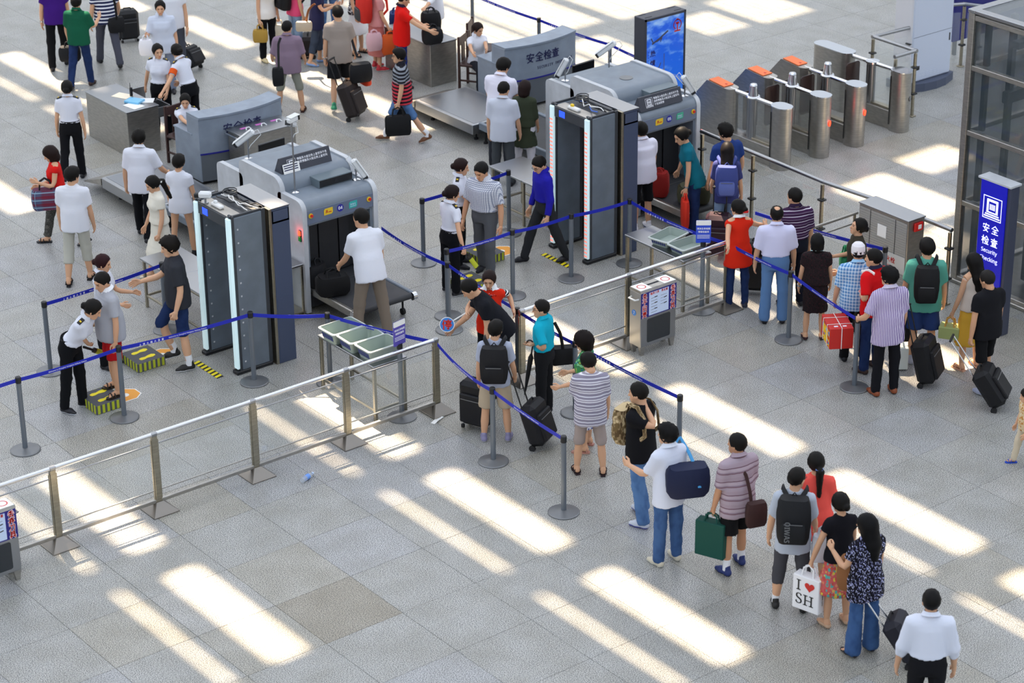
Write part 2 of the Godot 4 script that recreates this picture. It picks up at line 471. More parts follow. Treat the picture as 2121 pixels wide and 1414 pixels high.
# ---------------------------------------------------------------- materials
func make_materials() -> void:
	mat("steel", hexc("a4a6a9"), 0.32, 1.0)
	mat("foot_steel", hexc("8a857e"), 0.34, 1.0)
	mat("sheet_steel", hexc("8e9196"), 0.28, 1.0)
	mat("brushed", hexc("bab7b1"), 0.4, 1.0)
	mat("chrome", hexc("dcdde0"), 0.12, 1.0)
	mat("warm_steel", hexc("b3ac9a"), 0.3, 1.0)
	mat("slate_paint", hexc("6a727b"), 0.4, 0.3)
	mat("base_cast", hexc("7d7f81"), 0.42, 0.6)
	mat("black_plastic", hexc("17181b"), 0.45)
	mat("black_rubber", hexc("1b1b1d"), 0.75)
	mat("belt_blue", hexc("0a1fae"), 0.55)
	mat("white_print", hexc("f2f4fb"), 0.6)
	mat("machine_grey", hexc("7d8894"), 0.42)
	mat("machine_light", hexc("c9cdd2"), 0.4)
	mat("machine_blue", hexc("66738a"), 0.42)
	mat("tunnel_black", hexc("2a2b2f"), 0.9)
	mat("lead_curtain", hexc("26272b"), 0.6)
	mat("conveyor_belt", hexc("3c3d40"), 0.62)
	mat("detector_panel", hexc("6b7681"), 0.45)
	mat("detector_dark", hexc("34383e"), 0.45)
	mat("detector_blue", hexc("3f4a63"), 0.45)
	mat("counter_grey", hexc("8d99a8"), 0.42)
	mat("counter_dark", hexc("5d636a"), 0.55)
	mat("navy_print", hexc("1c2050"), 0.6)
	mat("stripe_navy", hexc("1a1a86"), 0.5)
	mat("tray_grey", hexc("97a59c"), 0.5)
	mat("tray_rim", hexc("b6beb9"), 0.45)
	mat("tray_navy", hexc("34407a"), 0.6)
	mat("yellow", hexc("f2df12"), 0.6)
	mat("box_top", hexc("55565a"), 0.8)
	mat("hazard_black", hexc("26261c"), 0.7)
	mat("hazard_yellow", hexc("b9c32a"), 0.6)
	mat("orange", hexc("f3a63c"), 0.55)
	mat("orange_panel", hexc("f2783a"), 0.5)
	mat("poster_frame", hexc("3a3d48"), 0.45)
	mat("paper", hexc("f4f4f1"), 0.7)
	mat("paper_blue", hexc("cfe0fb"), 0.6)
	mat("paper_warm", hexc("f6ead2"), 0.7)
	mat("red_print", hexc("d02a22"), 0.6)
	mat("red_plastic", hexc("d0201c"), 0.4)
	mat("sign_navy", hexc("221a7c"), 0.5)
	mat("column_white", hexc("c6cfe0"), 0.5)
	mat("column_base", hexc("4c5468"), 0.55)
	mat("deep_blue", hexc("14186e"), 0.5)
	mat("dark_wood", hexc("3a211c"), 0.45)
	mat("screen_black", hexc("101216"), 0.2)
	mat("camera_white", hexc("dcdfe0"), 0.4)
	mat("cable_black", hexc("202124"), 0.5)
	mat("cable_white", hexc("e4e4e2"), 0.5)
	mat("cable_blue", hexc("3f6fd0"), 0.5)
	mat("shutter_grey", hexc("a9a9a6"), 0.5, 0.4)
	mat("green_label", hexc("3fae8c"), 0.5)
	mat("teal_label", hexc("35b3ac"), 0.5)
	mat("yellow_label", hexc("efc92c"), 0.5)
	mat("round_navy", hexc("23259a"), 0.5)
	mat("maroon_wing", hexc("3a2420"), 0.25).transparency = BaseMaterial3D.TRANSPARENCY_ALPHA
	M.maroon_wing.albedo_color.a = 0.72
	for g in [["glass", "dfeae6", 0.06], ["glass_dark", "46535a", 0.34]]:
		var m := mat(g[0], hexc(g[1]), 0.05)
		m.transparency = BaseMaterial3D.TRANSPARENCY_ALPHA
		m.albedo_color.a = g[2]
	for e in [["lamp_red", "ff3a20", 4.0], ["lamp_green", "0f7a2a", 0.25], ["screen_blue", "2a52ff", 1.0], ["led_white", "cfe9ee", 0.35], ["led_red", "ff8f80", 0.8], ["sign_white_glow", "dfe4ff", 1.0], ["sign_blue_glow", "0c0fa0", 0.5]]:
		var m := mat(e[0], hexc(e[1]), 0.4)
		m.emission_enabled = true
		m.emission = hexc(e[1])
		m.emission_energy_multiplier = e[2]
	# brushed steel gets fine streaks
	var streak := noise_tex(0.02, FastNoiseLite.TYPE_SIMPLEX, [[0.0, Color(0.88, 0.88, 0.88)], [1.0, Color(1, 1, 1)]], 256, 4, 3)
	for k in ["brushed", "warm_steel"]:
		M[k].albedo_texture = streak
		M[k].uv1_triplanar = true
		M[k].uv1_scale = Vector3(0.9, 5.0, 0.9)
	var dirt := noise_tex(0.012, FastNoiseLite.TYPE_SIMPLEX, [[0.0, Color(0.9, 0.9, 0.9)], [1.0, Color(1, 1, 1)]], 256, 4, 5)
	for k in ["machine_grey", "machine_light", "counter_grey", "conveyor_belt", "detector_panel"]:
		M[k].albedo_texture = dirt
		M[k].uv1_triplanar = true
		M[k].uv1_scale = Vector3(0.8, 0.8, 0.8)

# ---------------------------------------------------------------- roof: a translucent membrane with open slots that let the sun through
func sun_slots() -> Array:
	var o := []
	for w in [[-6.42, -0.6, 1.75], [-6.42, 2.25, 4.6], [-2.9, -0.6, 1.75], [-2.9, 2.25, 4.6], [-2.92, 5.15, 7.5], [0.62, -0.6, 1.75], [0.68, 2.25, 4.6], [0.62, 5.15, 7.5], [0.52, 8.0, 10.4], [3.9, -0.6, 1.75], [3.95, 2.25, 4.55], [-2.74, -10.4, -8.0], [0.45, -14.9, -12.3], [0.45, -12.0, -9.7], [3.85, -14.7, -12.4], [3.87, -11.9, -9.5], [3.9, -9.2, -7.0], [3.5, -17.6, -15.4]]:
		o.append([w[0] - 0.19, w[0] + 0.19, w[1] + 0.1, w[2] - 0.1])
		if w[1] != -10.4 and w[1] != -17.6:
			o.append([w[0] - 0.785, w[0] - 0.722, w[1] + 0.05, w[2] - 0.05])
	# farther openings split into narrow slots, bars added to halve the sun below
	for w in [[6.6, 7.9, -13.5, -9.6], [8.1, 9.55, -13.5, -9.6], [9.95, 11.4, -11.2, -9.45], [6.7, 8.0, -9.2, -7.0], [8.2, 9.1, -9.0, -7.4], [10.55, 11.5, -8.8, -7.75], [11.75, 12.9, -9.2, -7.65], [7.0, 8.0, -1.15, 0.6], [8.6, 9.6, -1.4, -0.7], [6.2, 7.2, 0.85, 1.75]]:
		var x: float = w[0]
		while x < w[1] - 0.05:
			o.append([x, minf(x + (0.075 if w[2] < -5.0 else 0.11), w[1]), w[2], w[3]])
			x += 0.15
	return o

func build_roof() -> void:
	var m := mat("roof_membrane", hexc("e6e8ec"), 0.9)
	m.backlight_enabled = true
	m.backlight = ROOF_LIGHT
	m.cull_mode = BaseMaterial3D.CULL_DISABLED
	var holes := []
	var xs := [-34.0, 44.0]
	for s in sun_slots():
		var h := Rect2(s[0] + SUN_DX * ROOF_Y, s[2] + SUN_DZ * ROOF_Y, s[1] - s[0], s[3] - s[2])
		holes.append(h)
		xs.append(h.position.x); xs.append(h.end.x)
	xs.sort()
	var mb := MB.new()
	for i in xs.size() - 1:
		var x0: float = xs[i]; var x1: float = xs[i + 1]
		if x1 - x0 < 0.0005: continue
		var cut := []
		for h in holes:
			if h.position.x < x1 - 0.0004 and h.end.x > x0 + 0.0004: cut.append(Vector2(h.position.y, h.end.y))
		cut.sort_custom(func(a, b): return a.x < b.x)
		var z := -52.0
		for c in cut:
			if c.x > z: mb.quad(Vector3(x0, ROOF_Y, z), Vector3(x1, ROOF_Y, z), Vector3(x1, ROOF_Y, c.x), Vector3(x0, ROOF_Y, c.x))
			z = maxf(z, c.y)
		mb.quad(Vector3(x0, ROOF_Y, z), Vector3(x1, ROOF_Y, z), Vector3(x1, ROOF_Y, 34.0), Vector3(x0, ROOF_Y, 34.0))
	var o := part(self, "ceiling", mb, m)
	tag(o, "pale translucent station roof pierced by long skylight slots", "", "", "structure")

const ROOF_LIGHT := Color(0.50, 0.575, 0.70)

# ---------------------------------------------------------------- floor: granite slabs with fine joints
const SLAB := 0.966
func granite(called: String, col: Color) -> StandardMaterial3D:
	var m := mat(called, col, 0.36, 0.0, 0.5)
	m.albedo_texture = M.granite_tex
	m.uv1_triplanar = true
	m.uv1_world_triplanar = true
	m.uv1_scale = Vector3(0.72, 0.72, 0.72)
	m.detail_enabled = true
	m.detail_albedo = M.granite_patch
	m.detail_blend_mode = BaseMaterial3D.BLEND_MODE_MUL
	m.detail_uv_layer = BaseMaterial3D.DETAIL_UV_2
	m.uv2_triplanar = true
	m.uv2_world_triplanar = true
	m.uv2_scale = Vector3(0.13, 0.13, 0.13)
	return m

func build_floor() -> void:
	M.granite_tex = noise_tex(0.085, FastNoiseLite.TYPE_SIMPLEX, [[0.0, Color(0.3, 0.31, 0.33)], [0.34, Color(0.58, 0.58, 0.58)], [0.5, Color(0.84, 0.84, 0.83)], [0.66, Color(0.97, 0.96, 0.94)], [1.0, Color(1, 1, 1)]], 1024, 2, 11)
	M.granite_patch = noise_tex(0.02, FastNoiseLite.TYPE_SIMPLEX, [[0.0, Color(0.9, 0.895, 0.875)], [1.0, Color(1, 1, 1)]], 512, 4, 21)
	var tones := [granite("granite_grey", hexc("cbccca")), granite("granite_cool", hexc("cbcdd0")), granite("granite_pale", hexc("d2d2d0")), granite("granite_warm", hexc("cbc9c1"))]
	tones.append(granite("granite_brown", hexc("bdb7aa")))
	mat("joint", hexc("6d6c68"), 0.9)
	var fl := thing("floor", "speckled grey granite slab floor with fine dark joints", "", Vector3.ZERO, 0.0, "", "structure")
	part(fl, "bedding", MB.new().bx(-45, 60, -0.12, -0.006, -65, 45, 0.0), M.joint)
	var variants := []
	for k in tones.size():
		var mb := MB.new()
		mb.box(Vector3(0, -0.015, 0), Vector3(SLAB - 0.004, 0.03, SLAB - 0.004), 0.0015)
		variants.append(mb.mesh())
	var view := PackedVector2Array([Vector2(1.2, -19.2), Vector2(18.2, -5.4), Vector2(-1.0, 11.0), Vector2(-10.6, 3.0)])
	var near := []
	var far := []
	for i in range(-48, 62):
		for j in range(-66, 46):
			var c := Vector2(-6.0 + SLAB * (i + 0.5), 3.59 + SLAB * (j + 0.5))
			if c.x < -44 or c.x > 59 or c.y < -64 or c.y > 44: continue
			if Geometry2D.is_point_in_polygon(c, view): near.append(c)
			else: far.append(c)
	var eye := Vector2(-17.8, 22.9)
	near.sort_custom(func(a, b): return a.distance_squared_to(eye) < b.distance_squared_to(eye))
	for c in near.slice(300): far.append(c)
	for c in near.slice(0, 300):
		var r := rng.randf()
		var k := 0 if r < 0.45 else 1 if r < 0.7 else 2 if r < 0.86 else 3
		if c.distance_to(Vector2(-5.52, 4.07)) < 0.3: k = 4
		var o := part(fl, "slab", variants[k], tones[k])
		o.position = Vector3(c.x, rng.randf_range(-0.0006, 0.0006), c.y)
	var mm := MultiMesh.new()
	mm.transform_format = MultiMesh.TRANSFORM_3D
	mm.mesh = variants[0]
	mm.instance_count = far.size()
	for i in far.size():
		mm.set_instance_transform(i, Transform3D(Basis.IDENTITY, Vector3(far[i].x, 0, far[i].y)))
	var mi := MultiMeshInstance3D.new()
	mi.name = "far_slabs"
	mi.multimesh = mm
	mi.material_override = tones[0]
	fl.add_child(mi)
	mi.set_meta("kind", "stuff")

# ---------------------------------------------------------------- fixtures of the checkpoint
func build_fixtures() -> void:
	build_fences()
	build_stanchions()
	xray_machine(Vector3(-1.0, 0, -2.39), "04")
	xray_machine(Vector3(4.6, 0, -2.18), "05")
	detector(Vector3(-3.28, 0, -1.43), false)
	detector(Vector3(2.38, 0, -1.33), true)
	counter(Vector3(0.53, 0, -7.3), "grey curved security counter beside the steel cabinet with three pink labels")
	counter(Vector3(6.04, 0, -6.95), "grey curved security counter with its navy lettering in full view")
	steel_furniture()
	tray_tables()
	step_boxes()
	disposal_boxes()
	advert_box()
	turnstiles()
	right_side()
	litter()

func build_fences() -> void:
	for run in [[[-8.44, -7.16, -5.88, -4.57, -3.27, -1.95], "polished steel rail fence with five posts on pyramid feet in front of the tray table", ], [[-0.62, 1.12, 2.84], "polished steel rail fence standing behind the knife disposal box"]]:
		var xs: Array = run[0]
		var f := thing("rail_fence", run[1], "fence", Vector3(xs[0], 0, 1.0), 0.0, "steel rail fences")
		for i in xs.size():
			var x: float = xs[i] - xs[0]
			var p := MB.new()
			p.bx(x - 0.036, x + 0.036, 0.06, 0.955, -0.02, 0.02, 0.004)
			p.bx(x - 0.05, x - 0.036, 0.12, 0.9, -0.012, 0.012, 0.002).bx(x + 0.036, x + 0.05, 0.12, 0.9, -0.012, 0.012, 0.002)
			var post := part(f, "post", p, M.warm_steel)
			var ft := MB.new()
			var b := [Vector3(x - 0.16, 0.012, -0.17), Vector3(x + 0.16, 0.012, -0.17), Vector3(x + 0.16, 0.012, 0.17), Vector3(x - 0.16, 0.012, 0.17)]
			var tp := [Vector3(x - 0.045, 0.12, -0.035), Vector3(x + 0.045, 0.12, -0.035), Vector3(x + 0.045, 0.12, 0.035), Vector3(x - 0.045, 0.12, 0.035)]
			for k in 4: ft.quad(b[(k + 1) % 4], b[k], tp[k], tp[(k + 1) % 4])
			ft.quad(tp[3], tp[2], tp[1], tp[0])
			ft.bx(x - 0.165, x + 0.165, 0.0, 0.013, -0.175, 0.175, 0.002)
			part(f, "foot", ft, M.foot_steel)
			var cap := MB.new().box(Vector3(x, 0.968, 0), Vector3(0.085, 0.05, 0.06), 0.012)
			part(f, "rail_clamp", cap, M.steel)
			if i == xs.size() - 1: continue
			var x1: float = xs[i + 1] - xs[0]
			part(f, "top_rail", MB.new().cyl(Vector3(x + 0.03, 0.967, 0), Vector3(x1 - 0.03, 0.967, 0), 0.026, -1, 12), M.chrome)
			part(f, "thin_rail", MB.new().cyl(Vector3(x + 0.04, 0.845, 0), Vector3(x1 - 0.04, 0.845, 0), 0.009, -1, 8), M.steel)
			part(f, "thin_rail", MB.new().cyl(Vector3(x + 0.04, 0.26, 0), Vector3(x1 - 0.04, 0.26, 0), 0.009, -1, 8), M.brushed)
			part(f, "bottom_rail", MB.new().bx(x + 0.036, x1 - 0.036, 0.105, 0.15, -0.02, 0.02, 0.004), M.brushed)
			part(f, "glass_panel", MB.new().bx(x + 0.05, x1 - 0.05, 0.27, 0.835, -0.003, 0.003, 0.0), M.glass)

# one stanchion; to = the points its belts are pulled to
func stanchion(at: Vector2, label: String, to := [], base_mat := "base_cast") -> void:
	var s := thing("belt_stanchion", label, "stanchion", Vector3(at.x, 0, at.y), 0.0, "belt stanchions")
	part(s, "base", MB.new().lathe([Vector2(0, 0), Vector2(0.182, 0), Vector2(0.182, 0.012), Vector2(0.17, 0.018), Vector2(0.1, 0.03), Vector2(0.045, 0.042), Vector2(0.0, 0.044)], 32), M[base_mat])
	part(s, "pole", MB.new().cyl(Vector3(0, 0.035, 0), Vector3(0, 0.9, 0), 0.031, -1, 18), M.slate_paint)
	part(s, "head", MB.new().lathe([Vector2(0.033, 0.895), Vector2(0.036, 0.9), Vector2(0.036, 0.965), Vector2(0.03, 0.974), Vector2(0, 0.978)], 18), M.black_plastic)
	for q in to:
		var d := Vector3(q[0] - at.x, 0, q[1] - at.y)
		var ln := d.length()
		var dir := d / ln
		var n := 10
		var mb := MB.new()
		var sag: float = q[2] if q.size() > 2 else 0.02
		var side := Vector3(dir.z, 0, -dir.x) * 0.0015
		var hw := 0.024
		for i in n:
			var t0 := 0.033 / ln + (1.0 - 0.066 / ln) * i / n; var t1 := 0.033 / ln + (1.0 - 0.066 / ln) * (i + 1) / n
			var a := d * t0 + Vector3(0, 0.932 - sag * 4.0 * t0 * (1 - t0), 0); var b := d * t1 + Vector3(0, 0.932 - sag * 4.0 * t1 * (1 - t1), 0)
			var u := Vector3(0, hw, 0)
			mb.quad(a - u + side, b - u + side, b + u + side, a + u + side)
			mb.quad(b - u - side, a - u - side, a + u - side, b + u - side)
			mb.quad(a + u + side, b + u + side, b + u - side, a + u - side)
			mb.quad(a - u - side, b - u - side, b - u + side, a - u + side)
		var bl := part(s, "belt", mb, M.belt_blue)
		# the print runs on both faces
		for sg in [1.0, -1.0]:
			var right: Vector3 = dir * sg
			# keep the reading direction to the right of whoever looks at this face
			var out := right.cross(Vector3.UP)
			var mid := d * 0.5 + Vector3(0, 0.932 - sag, 0)
			if ln > 0.9:
				var tx := MB.new()
				if ln > 1.05:
					tx.add(M.belt_text, face(mid + right * (0.03 if ln > 1.6 else -0.02) + out * 0.0022 - Vector3(0, 0.001, 0), right, Vector3.UP))
				if ln > 1.6:
					var run := MB.new()
					glyph_run(run, ["shang", "xiao", "huo", "jian", "huo", "quan", "cha"], face(mid - right * 0.62 + out * 0.0018 - Vector3(0, 0.014, 0), right, Vector3.UP), 0.028, 0.05, 0.12, false, 0.0008)
					tx.add(run)
				if tx.v.size(): part(bl, "lettering", tx, M.white_print)

func build_stanchions() -> void:
	M.belt_text = text_mb("Welcome to Shanghai Hongqiao Railway Station", 0.024, 0.0006)
	stanchion(Vector2(-6.37, -1.28), "grey belt stanchion on open floor near the officer bending with a wand", [[-8.6, -1.36], [-5.02, -1.28]])
	stanchion(Vector2(-5.02, -1.28), "grey belt stanchion beside the footprint box where a man in red shorts stands", [[-3.25, -1.11]])
	stanchion(Vector2(-3.25, -1.11), "grey belt stanchion standing against the metal detector beside the man in denim shorts", [[-2.52, -0.48]])
	stanchion(Vector2(-2.52, -0.48), "grey belt stanchion behind the first of three empty trays", [[-1.95, 1.0]])
	stanchion(Vector2(-5.09, -3.02), "grey belt stanchion behind the two women officers frisking a man", [[-3.3, -3.16]])
	stanchion(Vector2(-3.3, -3.16), "grey belt stanchion beside the pale bench, behind the man in a dark T-shirt")
	stanchion(Vector2(0.63, -2.8), "grey belt stanchion on open floor, left of the two women officers at the second gate", [[2.21, -2.89]])
	stanchion(Vector2(2.21, -2.89), "grey belt stanchion behind the man in a checked shirt")
	stanchion(Vector2(-0.17, -1.16), "grey belt stanchion nearest the black trousered officer, one of a close pair", [[0.9, -1.13]])
	stanchion(Vector2(-0.42, -0.8), "grey belt stanchion beside the round stop paddle, one of a close pair", [[-0.36, -2.4, 0.05], [-0.61, 0.98]])
	stanchion(Vector2(0.9, -1.13), "grey belt stanchion in front of the man in a checked shirt", [[1.87, -1.07]])
	stanchion(Vector2(1.87, -1.07), "grey belt stanchion in front of the man in a royal blue shirt", [[2.83, -0.97]])
	stanchion(Vector2(2.83, -0.97), "grey belt stanchion at the corner by the second metal detector", [[2.86, 1.0, 0.06]])
	stanchion(Vector2(-0.61, 0.9), "grey belt stanchion at the fence end behind the man in a cyan polo", [[-0.67, 2.11]])
	stanchion(Vector2(-0.67, 2.11), "grey belt stanchion behind the woman in a green floral blouse", [[-0.66, 4.0]])
	stanchion(Vector2(-0.66, 4.0), "grey belt stanchion ending the belt behind the man with a camouflage backpack")
	stanchion(Vector2(-2.22, 2.48), "grey belt stanchion in front of the boy with a black backpack", [[-1.95, 1.02, 0.07], [-2.35, 3.95]])
	stanchion(Vector2(-2.35, 3.95), "grey belt stanchion ending the belt beside the sandalled man in a striped tee")
	stanchion(Vector2(2.8, 2.24), "grey belt stanchion between the man in blue jeans and the woman in a dark dress", [[2.86, 1.0], [2.46, 3.77]])
	stanchion(Vector2(2.46, 3.77), "grey belt stanchion gripped by the man in a purple striped shirt", [])
	stanchion(Vector2(4.31, 2.44), "grey belt stanchion in front of the fire cabinet", [[3.86, 0.4]])
	stanchion(Vector2(6.93, -8.1), "grey belt stanchion behind the curved counter", [[6.93, -9.95], [7.0, -6.34]])
	stanchion(Vector2(7.0, -6.34), "grey belt stanchion behind the scanner camera, near the blue advert box", [[6.9, -4.8]])
	stanchion(Vector2(6.93, -9.95), "grey belt stanchion behind the seated officer in white", [[6.0, -11.7]])
	# sign stands on the tray tables
	for q in [[-2.38, 0.86, "violet notice on a grey stanchion beside three empty trays"], [2.55, 0.84, "blue notice on a grey stanchion beside two trays"]]:
		var s := thing("sign_stanchion", q[2], "sign", Vector3(q[0], 0, q[1]), 0.0, "tray table notices")
		part(s, "base", MB.new().lathe([Vector2(0, 0), Vector2(0.182, 0), Vector2(0.182, 0.012), Vector2(0.1, 0.03), Vector2(0.045, 0.042), Vector2(0, 0.044)], 32), M.base_cast)
		part(s, "pole", MB.new().cyl(Vector3(0, 0.035, 0), Vector3(0, 0.95, 0), 0.031, -1, 18), M.slate_paint)
		part(s, "head", MB.new().cyl(Vector3(0, 0.93, 0), Vector3(0, 0.99, 0), 0.036, -1, 18), M.black_plastic)
		var rt: Vector3 = Vector3(0.787, 0, 0.617) if q[0] > 0 else Vector3(0.3, 0, -0.95)
		if q[0] < 0: rt = Vector3(0.55, 0, 0.83) * -1.0
		rt = rt.normalized()
		if q[0] < 0: rt = Vector3(0.98, 0, -0.17)
		var t := face(Vector3(0, 0.98, 0), rt, Vector3.UP)
		var w := 0.098
		var bd := part(s, "board", MB.new().prism(rrect(-w, 0, w, 0.32, 0.012), -0.006, 0.006, t), mat("notice_%d" % used.size(), hexc("2c4fd0") if q[0] > 0 else hexc("5a4fae"), 0.5))
		part(bd, "header", MB.new().prism(rrect(-w, 0.25, w, 0.32, 0.012), 0.0, 0.0075, t), M.paper)
		var tx := MB.new()
		glyph_run(tx, ["qing", "xiao", "quan", "wu", "jian", "fu"], t * Transform3D(Basis.IDENTITY, Vector3(-0.085, 0.19, 0.0065)), 0.027, 0.029, 0.12, false, 0.001)
		glyph_run(tx, ["qing", "fu", "jian", "cha", "wu"], t * Transform3D(Basis.IDENTITY, Vector3(-0.07, 0.145, 0.0065)), 0.027, 0.029, 0.12, false, 0.001)
		for yy in [0.11, 0.09, 0.07]: stroke_box(tx, Vector2(-0.08, yy), Vector2(0.08, yy), 0.007, t * Transform3D(Basis.IDENTITY, Vector3(0, 0, 0.0065)), 0.001)
		part(bd, "lettering", tx, M.white_print)

# hood outline in (z, y) with rounded top corners
func hood(z0: float, z1: float, y0: float, y1: float, r0: float, r1: float) -> PackedVector2Array:
	var o := PackedVector2Array([Vector2(z0, y0), Vector2(z1, y0)])
	for i in 6:
		var an := PI * 0.5 * i / 5
		o.append(Vector2(z1 - r1 + cos(an) * r1, y1 - r1 + sin(an) * r1))
	for i in 6:
		var an := PI * 0.5 + PI * 0.5 * i / 5
		o.append(Vector2(z0 + r0 + cos(an) * r0, y1 - r0 + sin(an) * r0))
	return o

func xray_machine(at: Vector3, number: String) -> void:
	var first := number == "04"
	var t := thing("baggage_scanner", "grey X-ray baggage scanner numbered 04, khaki-trousered man at its mouth" if first else "grey X-ray baggage scanner numbered 05, beside the glass balustrade", "scanner", at, 0.0, "baggage scanners")
	# outlines are drawn in (z, y) and pushed out along x
	var side := Transform3D(Basis(Vector3(0, 0, 1), Vector3(0, 1, 0), Vector3(-1, 0, 0)), Vector3.ZERO)
	var bodies := [["front_hood", -0.56, 0.0, 0.42, 1.58, 0.03, 0.12], ["middle_hood", -1.5, -0.5, 0.42, 1.76, 0.06, 0.16], ["rear_hood", -2.08, -1.44, 0.42, 1.56, 0.05, 0.05]]
	for b in bodies:
		var z0: float = b[1]; var z1: float = b[2]
		# the shell round the tunnel: roof block and the two flanks
		part(t, b[0], MB.new().prism(hood(z0, z1, 1.27, b[4], b[5], b[6]), -0.53, 0.53, side, true), M.machine_grey)
		for sx in [-1.0, 1.0]:
			var pn := MB.new()
			var y0 := 0.02 if b[0] != "middle_hood" else 0.1
			pn.prism(hood(z0 - 0.012, z1 + 0.012, y0, b[4] + 0.02, b[5] + 0.03, b[6] + 0.02), 0.53 if sx < 0 else -0.6, 0.6 if sx < 0 else -0.53, side, true)
			part(t, "side_panel", pn, M.machine_light)
	part(t, "front_face", MB.new().bx(-0.53, 0.53, 1.27, 1.46, -0.004, 0.006, 0.003), M.machine_blue)
	part(t, "tunnel", MB.new().bx(-0.53, -0.49, 0.3, 1.27, -2.07, -0.02, 0).bx(0.49, 0.53, 0.3, 1.27, -2.07, -0.02, 0).bx(-0.5, 0.5, 1.24, 1.268, -2.07, -0.02, 0), M.machine_grey)
	for k in 6:
		var x := -0.485 + k * 0.162
		part(t, "lead_curtain", MB.new().bx(x, x + 0.155, 0.37, 1.24, -0.3 - 0.02 * (k % 2), -0.293 - 0.02 * (k % 2), 0.001), M.lead_curtain)
		part(t, "lead_curtain", MB.new().bx(x, x + 0.155, 0.37, 1.24, -1.9, -1.893, 0.001), M.lead_curtain)
	# beacons
	for sx in [-1.0, 1.0]:
		var bc := part(t, "beacon", MB.new().box(Vector3(0.6 * sx, 1.12, -0.06), Vector3(0.03, 0.16, 0.055), 0.006), M.black_plastic)
		part(bc, "red_lens", MB.new().box(Vector3(0.612 * sx, 1.16, -0.06), Vector3(0.03, 0.07, 0.05), 0.008), M.lamp_red, "lit red lens")
		part(bc, "green_lens", MB.new().box(Vector3(0.612 * sx, 1.08, -0.06), Vector3(0.03, 0.07, 0.05), 0.008), M.lamp_green, "unlit green lens")
		var lm := OmniLight3D.new()
		lm.name = "beacon_light"
		lm.light_color = Color(1.0, 0.2, 0.1)
		lm.light_energy = 0.02
		lm.light_size = 0.03
		lm.omni_range = 60.0
		lm.omni_attenuation = 2.0
		lm.shadow_enabled = true
		t.add_child(lm)
		lm.position = Vector3(0.65 * sx, 1.16, -0.06)
	# labels and emergency buttons on the front face
	var f := face(Vector3(0, 0, 0.007), Vector3.RIGHT, Vector3.UP)
	var yl := part(t, "label", MB.new().prism(PackedVector2Array([Vector2(-0.26, 1.34), Vector2(-0.14, 1.34), Vector2(-0.12, 1.36), Vector2(-0.12, 1.43), Vector2(-0.24, 1.43), Vector2(-0.26, 1.41)]), 0, 0.003, f), M.yellow_label, "yellow cut-corner label")
	var w := MB.new()
	glyph_run(w, ["ju"], f * Transform3D(Basis.IDENTITY, Vector3(-0.235, 1.365, 0.003)), 0.04, 0.04, 0.14, false, 0.001)
	stroke_box(w, Vector2(-0.185, 1.375), Vector2(-0.145, 1.375), 0.012, f * Transform3D(Basis.IDENTITY, Vector3(0, 0, 0.003)), 0.001)
	part(yl, "lettering", w, M.red_print)
	var nd := part(t, "number_disc", MB.new().prism(disc(Vector2(0, 1.385), 0.052, 28), 0, 0.003, f), M.round_navy)
	part(nd, "numeral", MB.new().add(text_mb(number, 0.062, 0.002, "Droid Sans", true), f * Transform3D(Basis.IDENTITY, Vector3(0, 1.385, 0.0045))), M.white_print)
	var gl := part(t, "label", MB.new().prism(PackedVector2Array([Vector2(0.14, 1.335), Vector2(0.25, 1.335), Vector2(0.27, 1.355), Vector2(0.27, 1.43), Vector2(0.16, 1.43), Vector2(0.14, 1.41)]), 0, 0.003, f), M.teal_label if first else M.green_label, "green cut-corner label")
	var gw := MB.new()
	glyph_run(gw, ["wu", "cha", "quan"], f * Transform3D(Basis.IDENTITY, Vector3(0.16, 1.375, 0.003)), 0.027, 0.031, 0.1, false, 0.001)
	stroke_box(gw, Vector2(0.16, 1.36), Vector2(0.25, 1.36), 0.006, f * Transform3D(Basis.IDENTITY, Vector3(0, 0, 0.003)), 0.001)
	part(gl, "lettering", gw, M.paper_blue)
	for bxp in [-0.47, 0.46]:
		var eb := part(t, "emergency_button", MB.new().prism(disc(Vector2(bxp, 1.39), 0.034), 0, 0.012, f), M.yellow_label)
		part(eb, "knob", MB.new().prism(disc(Vector2(bxp + 0.006, 1.392), 0.02), 0.01, 0.03, f), M.red_plastic)
	# outfeed conveyor on the near side
	var cv := part(t, "conveyor", MB.new().bx(-0.44, 0.44, 0.26, 0.345, -0.02, 0.93, 0.01).cyl(Vector3(-0.44, 0.305, 0.93), Vector3(0.44, 0.305, 0.93), 0.042, -1, 14), M.conveyor_belt)
	for sx in [-1.0, 1.0]:
		part(cv, "side_rail", MB.new().box(Vector3(0.475 * sx, 0.3, 0.43), Vector3(0.06, 0.11, 1.02), 0.012), M.brushed if sx < 0 else M.machine_grey)
		part(cv, "end_cap", MB.new().cyl(Vector3(0.45 * sx, 0.3, 0.95), Vector3(0.51 * sx, 0.3, 0.95), 0.055, -1, 16), M.chrome)
		part(t, "caster", MB.new().cyl(Vector3(0.4 * sx, 0.06, 0.8), Vector3(0.4 * sx, 0.26, 0.8), 0.014, -1, 8).cyl(Vector3(0.4 * sx - 0.02, 0.045, 0.8), Vector3(0.4 * sx + 0.02, 0.045, 0.8), 0.045, -1, 14), M.black_rubber)
	part(t, "belt", MB.new().bx(-0.47, 0.47, 0.3, 0.348, -2.1, -0.02, 0.004), M.conveyor_belt)
	part(t, "base", MB.new().bx(-0.56, 0.56, 0.06, 0.26, -2.06, -0.04, 0.01), M.tunnel_black)
	# infeed conveyor and steel roller table on the far side
	var far := thing("roller_table", "long low stainless baggage table beside the steel desk with the blue folder" if first else "long low stainless baggage table behind the striped polo man", "conveyor", at + Vector3(0, 0, -2.12), 0.0, "stainless baggage tables")
